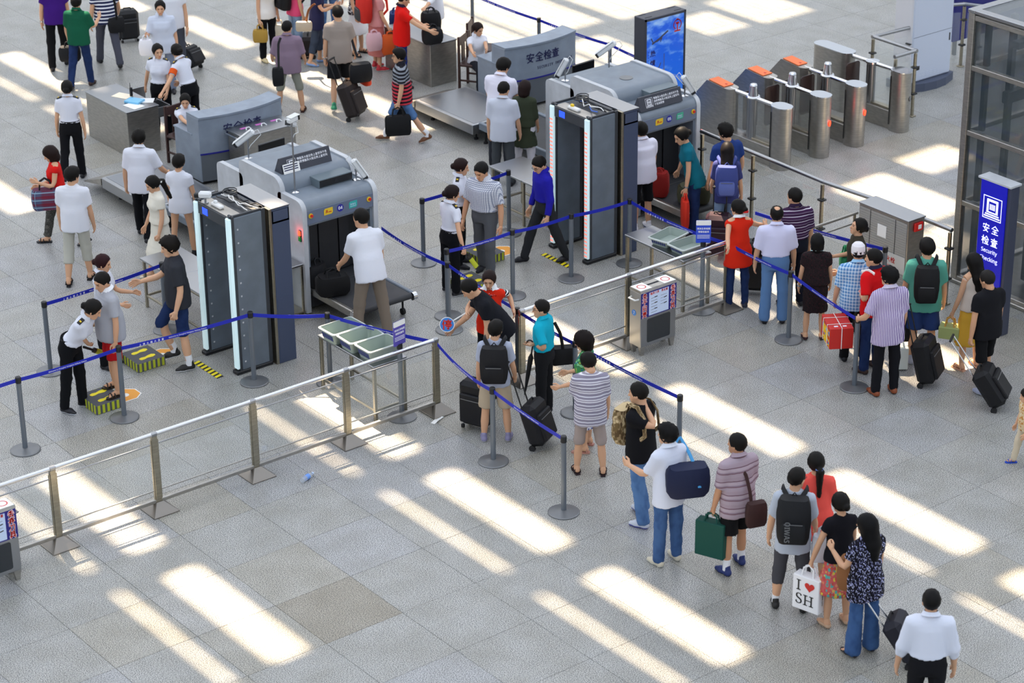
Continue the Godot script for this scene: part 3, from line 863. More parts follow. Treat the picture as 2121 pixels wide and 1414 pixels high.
	part(far, "belt_section", MB.new().bx(-0.46, 0.46, 0.25, 0.33, -1.75, -0.02, 0.006), M.conveyor_belt)
	part(far, "steel_section", MB.new().bx(-0.62, 0.42, 0.16, 0.33, -3.3, -1.78, 0.012), M.steel)
	part(far, "top_sheet", MB.new().bx(-0.56, 0.36, 0.325, 0.336, -3.26, -1.82, 0.003), M.sheet_steel)
	var ramp := MB.new()
	ramp.prism(PackedVector2Array([Vector2(-3.32, 0.3), Vector2(-3.32, 0.2), Vector2(-3.85, 0.1), Vector2(-3.85, 0.12)]), -0.4, 0.62, side)
	part(far, "ramp", ramp, M.brushed)
	for sx in [-0.49, 0.49]:
		part(far, "side_rail", MB.new().box(Vector3(sx, 0.3, -0.88), Vector3(0.06, 0.12, 1.74), 0.01), M.machine_grey)
	for z in [-0.5, -1.7, -1.95, -3.1]:
		for sx in [-0.42, 0.34]:
			part(far, "foot", MB.new().cyl(Vector3(sx, 0.0, z), Vector3(sx, 0.2, z), 0.016, -1, 8).cyl(Vector3(sx, 0, z), Vector3(sx, 0.025, z), 0.035, -1, 12), M.black_rubber)
	# signs, computers and cameras standing on the hoods
	var sg := thing("notice_wedge", "dark wedge notice with a white paper leaning on it, scanner 04" if first else "dark wedge notice in front of a recorder box, scanner 05", "sign", at + (Vector3(-0.05, 1.76, -0.76) if first else Vector3(-0.1, 1.58, -0.13)), 0.0, "scanner notices")
	var wl := 0.4
	part(sg, "body", MB.new().prism(PackedVector2Array([Vector2(-0.09, 0), Vector2(0.09, 0), Vector2(0.025, 0.2), Vector2(0.005, 0.2)]), -wl, wl, side), M.poster_frame)
	var ft := face(Vector3(0, 0.1, 0.058), Vector3.RIGHT, Vector3(0, 0.2, -0.065))
	var ic := MB.new()
	icon_scanner(ic, ft * Transform3D(Basis.IDENTITY, Vector3(-0.22, 0.0, 0.002)), 0.13)
	part(sg, "pictogram", ic, M.white_print)
	var lt := MB.new()
	var pick := ["qing", "jian", "cha", "wu", "fu", "quan", "an", "xiao", "ju", "re", "wen", "ze", "huo", "shang", "yu"]
	var rows := 2 if first else 3
	for r in rows:
		var names := []
		for k in (13 if r < 2 else 5): names.append(pick[(k * 4 + r * 7) % pick.size()])
		glyph_run(lt, names, ft * Transform3D(Basis.IDENTITY, Vector3(-0.13, 0.03 - r * 0.045, 0.002)), 0.034, 0.037, 0.11, false, 0.001)
	part(sg, "lettering", lt, M.white_print)
	var pc := thing("black_recorder", "flat dark recorder box in full view on scanner 04" if first else "flat dark recorder box half hidden by a wedge notice", "recorder", at + (Vector3(0.16, 1.58, -0.42) if first else Vector3(0.2, 1.58, -0.45)), 0.0, "recorder boxes")
	part(pc, "case", MB.new().bx(-0.27, 0.27, 0.0, 0.12, -0.11, 0.11, 0.005), mat("case_slate" + number, hexc("66747c"), 0.4))
	part(pc, "front", MB.new().bx(-0.26, 0.26, 0.012, 0.108, 0.108, 0.114, 0.002), M.black_plastic)
	part(pc, "front_panel", MB.new().prism(disc(Vector2(0.0, 0.06), 0.025), 0.114, 0.118), M.tunnel_black)
	if first:
		var pl := thing("paper_notice", "small white paper leaning on the dark wedge notice", "notice", at + Vector3(-0.3, 1.76, -0.65), 0.0)
		var tt := face(Vector3(0, 0.0, 0), Vector3.RIGHT, Vector3(0, 0.2, -0.06))
		var sheet := part(pl, "sheet", MB.new().prism(rrect(-0.13, 0, 0.13, 0.13, 0.006), 0, 0.002, tt), M.paper)
		var pt := MB.new()
		for yy in [0.105, 0.075, 0.045]: stroke_box(pt, Vector2(-0.11, yy), Vector2(0.1, yy), 0.014, tt * Transform3D(Basis.IDENTITY, Vector3(0, 0, 0.002)), 0.0006)
		part(sheet, "lettering", pt, M.navy_print)
		security_camera(at + Vector3(-0.2, 1.56, -1.9), 230.0, -38.0, "white camera with a looped cable, tilted down over the curved counter", 0.26, 0.32)
		security_camera(at + Vector3(0.42, 1.56, -1.75), 310.0, 24.0, "white camera pointing over the steel cabinet with pink labels", 0.34, 0.3)
		security_camera(at + Vector3(-0.42, 1.58, -0.42), 100.0, 6.0, "small white camera on a tall thin pole above scanner 04", 0.95, 0.16)
		security_camera(at + Vector3(0.46, 1.58, -0.27), 60.0, -58.0, "white camera nodding down beside the recorder box on scanner 04", 0.13, 0.3)
	else:
		security_camera(at + Vector3(-0.42, 1.56, -1.85), 225.0, -62.0, "white camera nodding down in front of the navy lettering", 0.18, 0.3)
		security_camera(at + Vector3(0.37, 1.56, -1.78), 225.0, -38.0, "white camera tilted down in front of the blue belt behind scanner 05", 0.3, 0.34)
		security_camera(at + Vector3(0.45, 1.58, -0.17), 60.0, -58.0, "white camera nodding down beside the notice on scanner 05", 0.15, 0.3)
		part(t, "vent_disc", MB.new().cyl(Vector3(-0.02, 1.755, -0.93), Vector3(-0.02, 1.768, -0.93), 0.1, -1, 24), M.base_cast)
	# the operator's screen behind
	var mo := thing("monitor", "black computer monitor seen between the tall camera pole and steel cabinet" if first else "black computer monitor behind scanner 05, against the curved counter", "monitor", at + (Vector3(1.05, 0, -3.3) if first else Vector3(1.15, 0, -3.33)), 0.06, "operator monitors")
	part(mo, "desk_stand", MB.new().bx(-0.25, 0.25, 0, 0.72, -0.15, 0.15, 0.01), M.counter_dark)
	part(mo, "screen", MB.new().bx(-0.23, 0.23, 0.8, 1.12, -0.02, 0.02, 0.008), M.screen_black)
	part(mo, "back", MB.new().bx(-0.12, 0.12, 0.84, 1.0, 0.02, 0.05, 0.01), M.black_plastic)
	part(mo, "neck", MB.new().bx(-0.04, 0.04, 0.72, 0.86, 0.0, 0.04, 0.005), M.black_plastic)

# scanner pictogram: an arch over stairs of lines
func icon_scanner(mb: MB, t: Transform3D, s: float) -> void:
	var h := s * 0.5
	for e in [[-h, -h, h, -h], [h, -h, h, h], [h, h, -h, h], [-h, h, -h, -h]]: stroke_box(mb, Vector2(e[0], e[1]), Vector2(e[2], e[3]), s * 0.035, t, 0.0015)
	for e in [[-0.26, -0.12, -0.26, 0.34], [-0.26, 0.34, 0.26, 0.34], [0.26, 0.34, 0.26, -0.12]]: stroke_box(mb, Vector2(e[0], e[1]) * s, Vector2(e[2], e[3]) * s, s * 0.11, t, 0.0015)
	for k in 3: stroke_box(mb, Vector2(-0.3 - k * 0.06, -0.2 - k * 0.1) * s, Vector2(0.3 + k * 0.06, -0.2 - k * 0.1) * s, s * 0.06, t, 0.0015)
	for k in 4: stroke_box(mb, Vector2(-0.12 + k * 0.08, -0.06) * s, Vector2(-0.12 + k * 0.08, 0.16) * s, s * 0.05, t, 0.0015)

func security_camera(at: Vector3, heading: float, tilt: float, label: String, pole: float, ln: float) -> void:
	var c := thing("security_camera", label, "camera", at, 0.0, "cameras on the scanners")
	part(c, "foot", MB.new().lathe([Vector2(0.0, 0), Vector2(0.06, 0), Vector2(0.06, 0.008), Vector2(0.022, 0.022), Vector2(0, 0.022)], 20), M.chrome)
	part(c, "pole", MB.new().cyl(Vector3(0, 0.015, 0), Vector3(0, pole, 0), 0.011, -1, 10), M.steel)
	var b := Basis(Vector3.UP, deg_to_rad(heading)) * Basis(Vector3.RIGHT, deg_to_rad(-tilt))
	var top := Vector3(0, pole + 0.03, 0)
	part(c, "bracket", MB.new().cyl(Vector3(0, pole - 0.01, 0), top, 0.016, -1, 10), M.steel)
	var hs := part(c, "housing", MB.new().box(top + b * Vector3(0, 0.035, 0.02), Vector3(0.085, 0.075, ln), 0.018, b), M.camera_white)
	part(hs, "sunshield", MB.new().box(top + b * Vector3(0, 0.078, 0.04), Vector3(0.1, 0.008, ln * 1.02), 0.003, b), M.camera_white)
	part(hs, "lens_hood", MB.new().box(top + b * Vector3(0, 0.035, ln * 0.5 + 0.03), Vector3(0.078, 0.066, 0.03), 0.006, b), M.black_plastic)
	if ln > 0.29:
		var a := top + b * Vector3(0, 0.03, -ln * 0.48)
		part(c, "cable", MB.new().tube([a, a + b * Vector3(0.02, 0.0, -0.06) + Vector3(0, -0.01, 0), a + b * Vector3(0.03, -0.04, -0.08) + Vector3(0, -0.06, 0), Vector3(0.03, pole * 0.75, 0.02), Vector3(0.01, pole * 0.55, 0)], [0.006], 6), M.camera_white)

func detector(at: Vector3, red: bool) -> void:
	# the gate spans z; at = its near front corner on the floor
	var g := thing("metal_detector", "walk-through metal detector gate with pale %s light strips" % ("red flecked" if red else "green tinged"), "detector gate", at, 0.0, "walk-through gates")
	for k in 2:
		var z := -0.02 if k == 0 else -0.77
		part(g, "panel", MB.new().bx(0.05, 0.46, 0.05, 2.12, z - 0.045, z + 0.045, 0.006), M.detector_panel)
		part(g, "edge_strip", MB.new().bx(0.455, 0.51, 0.04, 2.15, z - 0.05, z + 0.05, 0.006), M.detector_dark)
		part(g, "front_edge", MB.new().bx(0.022, 0.055, 0.04, 2.15, z - 0.052, z + 0.052, 0.006), M.detector_dark)
		part(g, "light_strip", MB.new().bx(-0.022, 0.022, 0.07, 2.12, z - 0.045, z + 0.045, 0.012), M.led_white)
		part(g, "foot", MB.new().bx(-0.04, 0.5, 0.0, 0.05, z - 0.06, z + 0.06, 0.01), M.black_plastic)
		if red:
			for i in 34: part(g, "diode", MB.new().bx(-0.0235, -0.02, 0.1 + i * 0.055, 0.125 + i * 0.055, z - 0.03, z + 0.03, 0), M.led_red)
		else:
			for i in 11: part(g, "rivet_plate", MB.new().bx(0.09, 0.112, 0.15 + i * 0.18, 0.172 + i * 0.18, z + 0.044, z + 0.05, 0.002), M.machine_light)
	var x := part(g, "crossbar", MB.new().bx(0.0, 0.46, 1.97, 2.12, -0.74, -0.05, 0.006), M.detector_dark)
	part(x, "top_sheet", MB.new().bx(0.02, 0.2, 2.12, 2.128, -0.74, -0.05, 0.002).bx(0.38, 0.46, 2.12, 2.128, -0.74, -0.05, 0.002), M.brushed)
	part(x, "display", MB.new().bx(-0.006, 0.002, 2.0, 2.09, -0.62, -0.5, 0.002), M.screen_blue, "lit blue display")
	part(x, "top_frame", MB.new().bx(0.0, 0.5, 2.12, 2.15, -0.8, -0.775, 0.003).bx(0.0, 0.5, 2.12, 2.15, -0.015, 0.01, 0.003).bx(0.44, 0.5, 2.12, 2.15, -0.78, -0.01, 0.003), M.detector_dark)
	# second, deeper gate behind it
	var d := thing("portal_gate", "deep navy portal gate standing close behind the %s detector" % ("red flecked" if red else "green tinged"), "detector gate", at + Vector3(0.53, 0, 0.05), 0.0, "walk-through gates")
	for k in 2:
		var z := -0.03 if k == 0 else -0.8
		part(d, "leg", MB.new().bx(0.04, 0.3, 0.0, 2.1, z - 0.06, z + 0.06, 0.005), M.detector_blue)
		part(d, "cover_plate", MB.new().bx(0.06, 0.28, 1.95 if k == 0 else 1.9, 2.09, z + 0.06, z + 0.064, 0.001), M.detector_blue)
		part(d, "cover_plate", MB.new().bx(0.06, 0.28, 0.02, 0.9, z + 0.06, z + 0.063, 0.001), M.detector_blue)
		part(d, "edge_trim", MB.new().bx(0.0, 0.04, 0.0, 2.13, z - 0.062, z + 0.062, 0.004), M.warm_steel)
	part(d, "lintel", MB.new().bx(0.04, 0.3, 1.92, 2.12, -0.86, 0.03, 0.005), M.detector_blue)
	part(d, "top_sheet", MB.new().bx(0.03, 0.31, 2.12, 2.135, -0.87, 0.035, 0.003), M.steel)
	# clutter of cables and a power strip on top
	var ps := thing("power_strip", "white power strip among loose cables on top of the %s gate" % ("red flecked" if red else "green tinged"), "power strip", at + Vector3(0.1, 2.128, -0.42), 0.0, "power strips")
	part(ps, "body", MB.new().box(Vector3(0, 0.02, 0), Vector3(0.07, 0.04, 0.22), 0.01), M.cable_white)
	part(ps, "plug", MB.new().box(Vector3(0.0, 0.055, -0.04), Vector3(0.045, 0.04, 0.05), 0.01), M.yellow_label if red else M.camera_white)
	var cb := thing("cable_tangle", "tangle of black and %s cables lying on the %s gate" % ["blue" if red else "white", "red flecked" if red else "green tinged"], "cables", at + Vector3(0.25, 2.13, -0.4), 0.0, "cable tangles")
	var lr := RandomNumberGenerator.new()
	lr.seed = 5 + int(red)
	for k in 4:
		var pts := []
		var q := Vector3(-0.05 + 0.05 * k, 0.01, -0.3)
		for i in 9:
			q += Vector3(lr.randf_range(-0.05, 0.06), 0, 0.075)
			pts.append(Vector3(q.x, 0.012 + lr.randf() * 0.05, q.z))
		part(cb, "cable", MB.new().tube(pts, [0.008], 6), [M.cable_black, M.cable_blue if red else M.cable_white, M.cable_black, M.cable_white][k])
	var loop := []
	for i in 22: loop.append(Vector3(0.16 + cos(i * 0.72) * 0.09, 0.03 + i * 0.003, -0.22 + sin(i * 0.72) * 0.09))
	part(cb, "coil", MB.new().tube(loop, [0.007], 6), M.cable_black)
	if not red:
		var cam := thing("bullet_camera", "small white camera lying on the green tinged gate", "camera", at + Vector3(0.05, 2.13, -0.62), 0.0)
		part(cam, "housing", MB.new().box(Vector3(0, 0.11, 0), Vector3(0.09, 0.08, 0.16), 0.02, Basis(Vector3.UP, 0.8)), M.camera_white)
		part(cam, "lens_hood", MB.new().box(Vector3(-0.08, 0.1, -0.075), Vector3(0.06, 0.06, 0.06), 0.012, Basis(Vector3.UP, 0.8)), M.black_plastic)
		part(cam, "foot", MB.new().cyl(Vector3(0, 0, 0), Vector3(0, 0.09, 0), 0.014, 0.012, 10).cyl(Vector3(0, 0, 0), Vector3(0, 0.01, 0), 0.04, -1, 14), M.steel)

func counter(at: Vector3, label: String) -> void:
	# an arc bulging towards +z; at = middle of its front edge line
	var c := thing("security_counter", label, "counter", at, 0.0, "curved security counters")
	var half := 0.735
	var sag := 0.13
	var rad := (half * half + sag * sag) / (2 * sag)
	var arc := func(z_off: float, k: int) -> Array:
		var o := []
		for i in k + 1:
			var x := -half + 2 * half * i / k
			o.append(Vector2(x, sqrt(rad * rad - x * x) - (rad - sag) + z_off))
		return o
	var flat := Transform3D(Basis(Vector3(1, 0, 0), Vector3(0, 0, 1), Vector3(0, -1, 0)), Vector3.ZERO)   # (x, z) outline, pushed downwards
	var shape := func(z1: float, z0: float) -> PackedVector2Array:
		var p := PackedVector2Array(arc.call(z1, 16))
		var q: Array = arc.call(z0, 16)
		q.reverse()
		p.append_array(PackedVector2Array(q))
		return p
	part(c, "front_wall", MB.new().prism(shape.call(0.0, -0.22), -1.05, -0.5, flat, true), M.counter_grey)
	part(c, "plinth", MB.new().prism(shape.call(-0.004, -0.2), -0.49, -0.06, flat, true), M.counter_dark)
	part(c, "blue_band", MB.new().prism(shape.call(0.004, -0.1), -0.505, -0.48, flat, true), M.stripe_navy)
	part(c, "ledge", MB.new().prism(shape.call(0.015, -0.34), -1.08, -1.05, flat, true), M.counter_grey)
	for e in [-half + 0.014, half - 0.014]:
		part(c, "end_wall", MB.new().bx(e - 0.016, e + 0.016, 0.05, 1.05, -0.34, 0.0, 0.004), M.counter_grey)
		part(c, "desk_wall", MB.new().bx(e - 0.015, e + 0.015, 0.05, 0.75, -0.72, -0.33, 0.004), M.counter_grey)
	part(c, "desk_top", MB.new().bx(-half - 0.01, half + 0.01, 0.74, 0.77, -0.74, -0.2, 0.004), M.counter_grey)
	part(c, "kick_plate", MB.new().bx(-half + 0.04, half - 0.04, 0.0, 0.07, -0.6, -0.03, 0.004), M.black_rubber)
	# raised lettering that follows the curve
	var lt := MB.new()
	var names := ["an", "quan", "jian", "cha"]
	for i in 4:
		var x := -0.37 + i * 0.17
		var z := sqrt(rad * rad - x * x) - (rad - sag)
		var tn := Vector3(1, 0, -x / sqrt(rad * rad - x * x))
		glyph_run(lt, [names[i]], face(Vector3(x, 0.77, z + 0.002), tn, Vector3.UP), 0.15, 0.17, 0.1, false, 0.006)
	part(c, "lettering", lt, M.navy_print)
	var en := MB.new()
	var word := "SECURITY INSPECTION"
	for i in word.length():
		if word[i] == " ": continue
		var x := -0.15 + i * 0.042
		var z := sqrt(rad * rad - x * x) - (rad - sag)
		var tn := Vector3(1, 0, -x / sqrt(rad * rad - x * x))
		en.add(text_mb(word[i], 0.062, 0.003), face(Vector3(x, 0.66, z + 0.003), tn, Vector3.UP))
	part(c, "small_lettering", en, M.navy_print)

func steel_table(at: Vector3, sx: float, h: float, sz: float, label: String) -> Node3D:
	var t := thing("steel_desk", label, "desk", at, 0.0, "closed steel desks")
	part(t, "carcass", MB.new().bx(0.01, sx - 0.01, 0.0, h - 0.03, 0.01, sz - 0.01, 0.006), M.brushed)
	part(t, "worktop", MB.new().bx(0, sx, h - 0.03, h, 0, sz, 0.006), M.steel)
	return t

func chair(at: Vector3, turn: float, label: String) -> void:
	var c := thing("wooden_chair", label, "chair", at, turn, "dark wooden chairs")
	part(c, "seat", MB.new().box(Vector3(0, 0.44, 0), Vector3(0.42, 0.04, 0.42), 0.01), M.dark_wood)
	for sx in [-0.19, 0.19]:
		part(c, "leg", MB.new().box(Vector3(sx, 0.21, 0.19), Vector3(0.04, 0.42, 0.04), 0.006), M.dark_wood)
		part(c, "leg", MB.new().box(Vector3(sx, 0.46, -0.19), Vector3(0.04, 0.92, 0.04), 0.006), M.dark_wood)
		part(c, "stretcher", MB.new().box(Vector3(sx, 0.18, 0), Vector3(0.025, 0.03, 0.36), 0.004), M.dark_wood)
	part(c, "backrest", MB.new().box(Vector3(0, 0.83, -0.19), Vector3(0.36, 0.14, 0.025), 0.006).box(Vector3(0, 0.62, -0.19), Vector3(0.14, 0.3, 0.018), 0.004), M.dark_wood)
	part(c, "crossbar", MB.new().box(Vector3(0, 0.2, 0.19), Vector3(0.36, 0.03, 0.025), 0.004), M.dark_wood)

func steel_furniture() -> void:
	var a := steel_table(Vector3(-0.47, 0, -10.3), 0.58, 0.75, 1.3, "closed steel desk with papers and a blue folder on top")
	part(a, "open_drawer", MB.new().bx(0.58, 0.82, 0.5, 0.52, 0.85, 1.2, 0.002).bx(0.58, 0.82, 0.5, 0.66, 0.85, 0.87, 0.002).bx(0.58, 0.82, 0.5, 0.66, 1.18, 1.2, 0.002).bx(0.8, 0.82, 0.48, 0.68, 0.83, 1.22, 0.003), M.steel)
	part(a, "open_door", MB.new().bx(0.58, 0.9, 0.35, 0.72, 0.3, 0.32, 0.003), M.steel)
	steel_table(Vector3(5.08, 0, -10.0), 0.56, 0.74, 1.33, "closed steel desk with black camera bags on top")
	# papers, folder and radio on the first
	var fo := thing("ring_folder", "light blue ring folder lying on the steel desk", "folder", Vector3(-0.12, 0.75, -9.35), 0.5)
	part(fo, "cover", MB.new().box(Vector3(0, 0.018, 0), Vector3(0.2, 0.035, 0.26), 0.004), mat("folder_blue", hexc("7cc3ec"), 0.4))
	part(fo, "pages", MB.new().box(Vector3(0.006, 0.018, 0), Vector3(0.198, 0.022, 0.25), 0.001), M.paper)
	var rd := thing("walkie_talkie", "black walkie-talkie standing on the steel desk", "radio", Vector3(-0.02, 0.75, -9.62), 0.3)
	part(rd, "body", MB.new().box(Vector3(0, 0.07, 0), Vector3(0.05, 0.14, 0.035), 0.008), M.black_plastic)
	part(rd, "antenna", MB.new().cyl(Vector3(-0.015, 0.13, 0), Vector3(-0.015, 0.22, 0), 0.006, 0.004, 8), M.black_rubber)
	for k in 3:
		var ps := thing("paper_sheet", ["cream sheet of paper beside the walkie-talkie", "white sheet of paper half under the blue folder", "white sheet of paper at the steel desk edge"][k], "paper", [Vector3(-0.12, 0.75, -9.72), Vector3(-0.22, 0.75, -9.2), Vector3(0.03, 0.75, -9.3)][k], [0.4, 0.15, 0.9][k], "papers on the steel desk")
		part(ps, "sheet", MB.new().box(Vector3(0, 0.002 + 0.001 * k, 0), Vector3(0.21, 0.003, 0.29), 0.0), [M.paper_warm, M.paper, M.paper][k])
	# cabinet with three labels in front of the first counter
	var b := thing("steel_cabinet", "low steel cabinet with three pink labels and white handles on its lid", "cabinet", Vector3(0.2, 0, -7.14), 0.0)
	part(b, "carcass", MB.new().bx(0.0, 0.92, 0.0, 0.83, 0.0, 0.44, 0.006), M.brushed)
	part(b, "lid", MB.new().bx(-0.02, 0.94, 0.83, 0.86, -0.02, 0.46, 0.006), M.steel)
	part(b, "handle_bar", MB.new().cyl(Vector3(-0.04, 0.8, 0.0), Vector3(-0.04, 0.8, 0.44), 0.015, -1, 10), M.chrome)
	for k in 3:
		var x := 0.2 + k * 0.27
		var pl := part(b, "label", MB.new().box(Vector3(x, 0.8615, 0.14), Vector3(0.13, 0.003, 0.05), 0), mat("pink_label%d" % k, hexc("c46ab8"), 0.6), "pink label")
		part(b, "handle", MB.new().tube([Vector3(x - 0.02, 0.86, 0.24), Vector3(x, 0.885, 0.2), Vector3(x + 0.05, 0.885, 0.2), Vector3(x + 0.07, 0.86, 0.24)], [0.01], 8), M.camera_white)
	# benches beside the detectors
	for q in [[-3.16, -4.0, 0.62, 1.7, "pale steel bench behind the man in a dark T-shirt"], [2.5, -3.72, 0.62, 1.52, "pale steel bench behind the man in a royal blue shirt"]]:
		var t := thing("side_bench", q[4], "bench", Vector3(q[0], 0, q[1]), 0.0, "pale steel benches")
		part(t, "worktop", MB.new().bx(0, q[2], 0.69, 0.72, 0, q[3] * 0.5 - 0.003, 0.005).bx(0, q[2], 0.69, 0.72, q[3] * 0.5 + 0.003, q[3], 0.005), M.steel)
		for z in [0.04, q[3] * 0.5, q[3] - 0.04]:
			for x in [0.04, q[2] - 0.04]:
				part(t, "leg", MB.new().bx(x - 0.018, x + 0.018, 0, 0.69, z - 0.018, z + 0.018, 0.003), M.warm_steel)
		for x in [0.04, q[2] - 0.04]:
			part(t, "stretcher", MB.new().bx(x - 0.012, x + 0.012, 0.16, 0.19, 0.04, q[3] - 0.04, 0.003), M.warm_steel)
		part(t, "cross_rail", MB.new().bx(0.04, q[2] - 0.04, 0.16, 0.19, 0.03, 0.055, 0.003).bx(0.04, q[2] - 0.04, 0.16, 0.19, q[3] - 0.055, q[3] - 0.03, 0.003), M.warm_steel)
	# the steel stand next to the first scanner
	var sd := thing("steel_stand", "small steel stand with clear sides beside scanner 04", "stand", Vector3(-2.22, 0, -2.72), 0.0)
	part(sd, "worktop", MB.new().bx(0, 0.6, 0.72, 0.75, 0, 0.34, 0.005), M.steel)
	for x in [0.02, 0.58]:
		for z in [0.02, 0.32]: part(sd, "leg", MB.new().bx(x - 0.015, x + 0.015, 0, 0.72, z - 0.015, z + 0.015, 0.003), M.warm_steel)
	part(sd, "side_sheet", MB.new().bx(0.03, 0.57, 0.08, 0.7, 0.318, 0.324, 0), M.glass)
	part(sd, "shelf", MB.new().bx(0, 0.6, 0.05, 0.07, 0, 0.34, 0.003), M.warm_steel)
	chair(Vector3(0.12, 0, -8.3), 0.15, "dark wooden chair under the officer seated at the curved counter")
	chair(Vector3(5.63, 0, -8.2), 0.55, "dark wooden chair under the woman in a white blouse")
	chair(Vector3(6.2, 0, -8.75), 0.7, "empty dark wooden chair behind the woman in a white blouse")

func tray_tables() -> void:
	for q in [[-2.72, -0.42, "stainless table carrying three grey trays"], [2.3, -0.46, "stainless table carrying two grey trays"]]:
		var t := thing("tray_table", q[2], "table", Vector3(q[0], 0, q[1]), 0.0, "stainless tray tables")
		part(t, "worktop", MB.new().bx(0, 0.5, 0.72, 0.75, 0, 1.2, 0.006), M.steel)
		for x in [0.03, 0.47]:
			for z in [0.03, 1.17]:
				part(t, "leg", MB.new().bx(x - 0.02, x + 0.02, 0, 0.72, z - 0.02, z + 0.02, 0.003), M.warm_steel)
			part(t, "stretcher", MB.new().bx(x - 0.012, x + 0.012, 0.13, 0.16, 0.03, 1.17, 0.003), M.warm_steel)
		part(t, "cross_rail", MB.new().bx(0.03, 0.47, 0.13, 0.16, 0.02, 0.045, 0.003).bx(0.03, 0.47, 0.13, 0.16, 1.155, 1.18, 0.003), M.warm_steel)
	var spots := [[-2.53, -0.15, 0.02, 0.2, "empty grey tray at the scanner end of the row of three"], [-2.5, 0.2, -0.04, 0.2, "empty grey tray in the middle of the row of three"], [-2.47, 0.54, 0.0, 0.2, "empty grey tray beside the violet notice"], [2.58, 0.12, 0.2, 0.13, "low grey tray beside the table's bare end"], [2.6, 0.5, 0.0, 0.13, "low grey tray behind the blue notice"]]
	for s in spots:
		var t := thing("plastic_tray", s[4], "tray", Vector3(s[0], 0.752, s[1]), s[2], "grey plastic trays")
		var mb := MB.new()
		var h: float = s[3] * 0.8
		var lo := rrect(-0.2, -0.125, 0.2, 0.125, 0.03)
		var hi := rrect(-0.235, -0.155, 0.235, 0.155, 0.035)
		var n := lo.size()
		var f := Transform3D(Basis(Vector3(1, 0, 0), Vector3(0, 0, 1), Vector3(0, -1, 0)), Vector3.ZERO)
		mb.prism(lo, -0.008, 0.0, f)
		for i in n:
			var a := lo[i]; var b := lo[(i + 1) % n]; var c := hi[(i + 1) % n]; var d := hi[i]
			mb.quad(Vector3(b.x, 0, b.y), Vector3(a.x, 0, a.y), Vector3(d.x, h, d.y), Vector3(c.x, h, c.y))
			mb.quad(Vector3(a.x, 0, a.y) * Vector3(0.98, 1, 0.97), Vector3(b.x, 0, b.y) * Vector3(0.98, 1, 0.97), Vector3(c.x, h, c.y) * Vector3(0.98, 1, 0.97), Vector3(d.x, h, d.y) * Vector3(0.98, 1, 0.97))
		part(t, "basin", mb, M.tray_grey)
		var rim := MB.new()
		var outer := rrect(-0.255, -0.172, 0.255, 0.172, 0.04)
		for i in n:
			var a := hi[i] * 0.98; var b := hi[(i + 1) % n] * 0.98; var c := outer[(i + 1) % n]; var d := outer[i]
			rim.quad(Vector3(a.x, h + 0.004, a.y), Vector3(b.x, h + 0.004, b.y), Vector3(c.x, h, c.y), Vector3(d.x, h, d.y))
			rim.quad(Vector3(d.x, h, d.y), Vector3(c.x, h, c.y), Vector3(c.x, h - 0.014, c.y), Vector3(d.x, h - 0.014, d.y))
		part(t, "rim", rim, M.tray_rim)
		# navy print on the short side
		var pr := MB.new()
		for k in 7:
			var z := -0.1 + k * 0.033
			pr.box(Vector3(-0.219, h * 0.5, z), Vector3(0.004, h * 0.42, 0.024), 0, Basis(Vector3.BACK, 0.21 if h > 0.12 else 0.3))
		part(t, "printed_band", pr, M.tray_navy)

func foot_print() -> PackedVector2Array:
	return PackedVector2Array([Vector2(-0.11, 0.0), Vector2(-0.1, 0.03), Vector2(-0.06, 0.04), Vector2(-0.01, 0.025), Vector2(0.05, 0.04), Vector2(0.1, 0.04), Vector2(0.13, 0.012), Vector2(0.12, -0.025), Vector2(0.07, -0.04), Vector2(0.0, -0.02), Vector2(-0.06, -0.032), Vector2(-0.1, -0.025)])

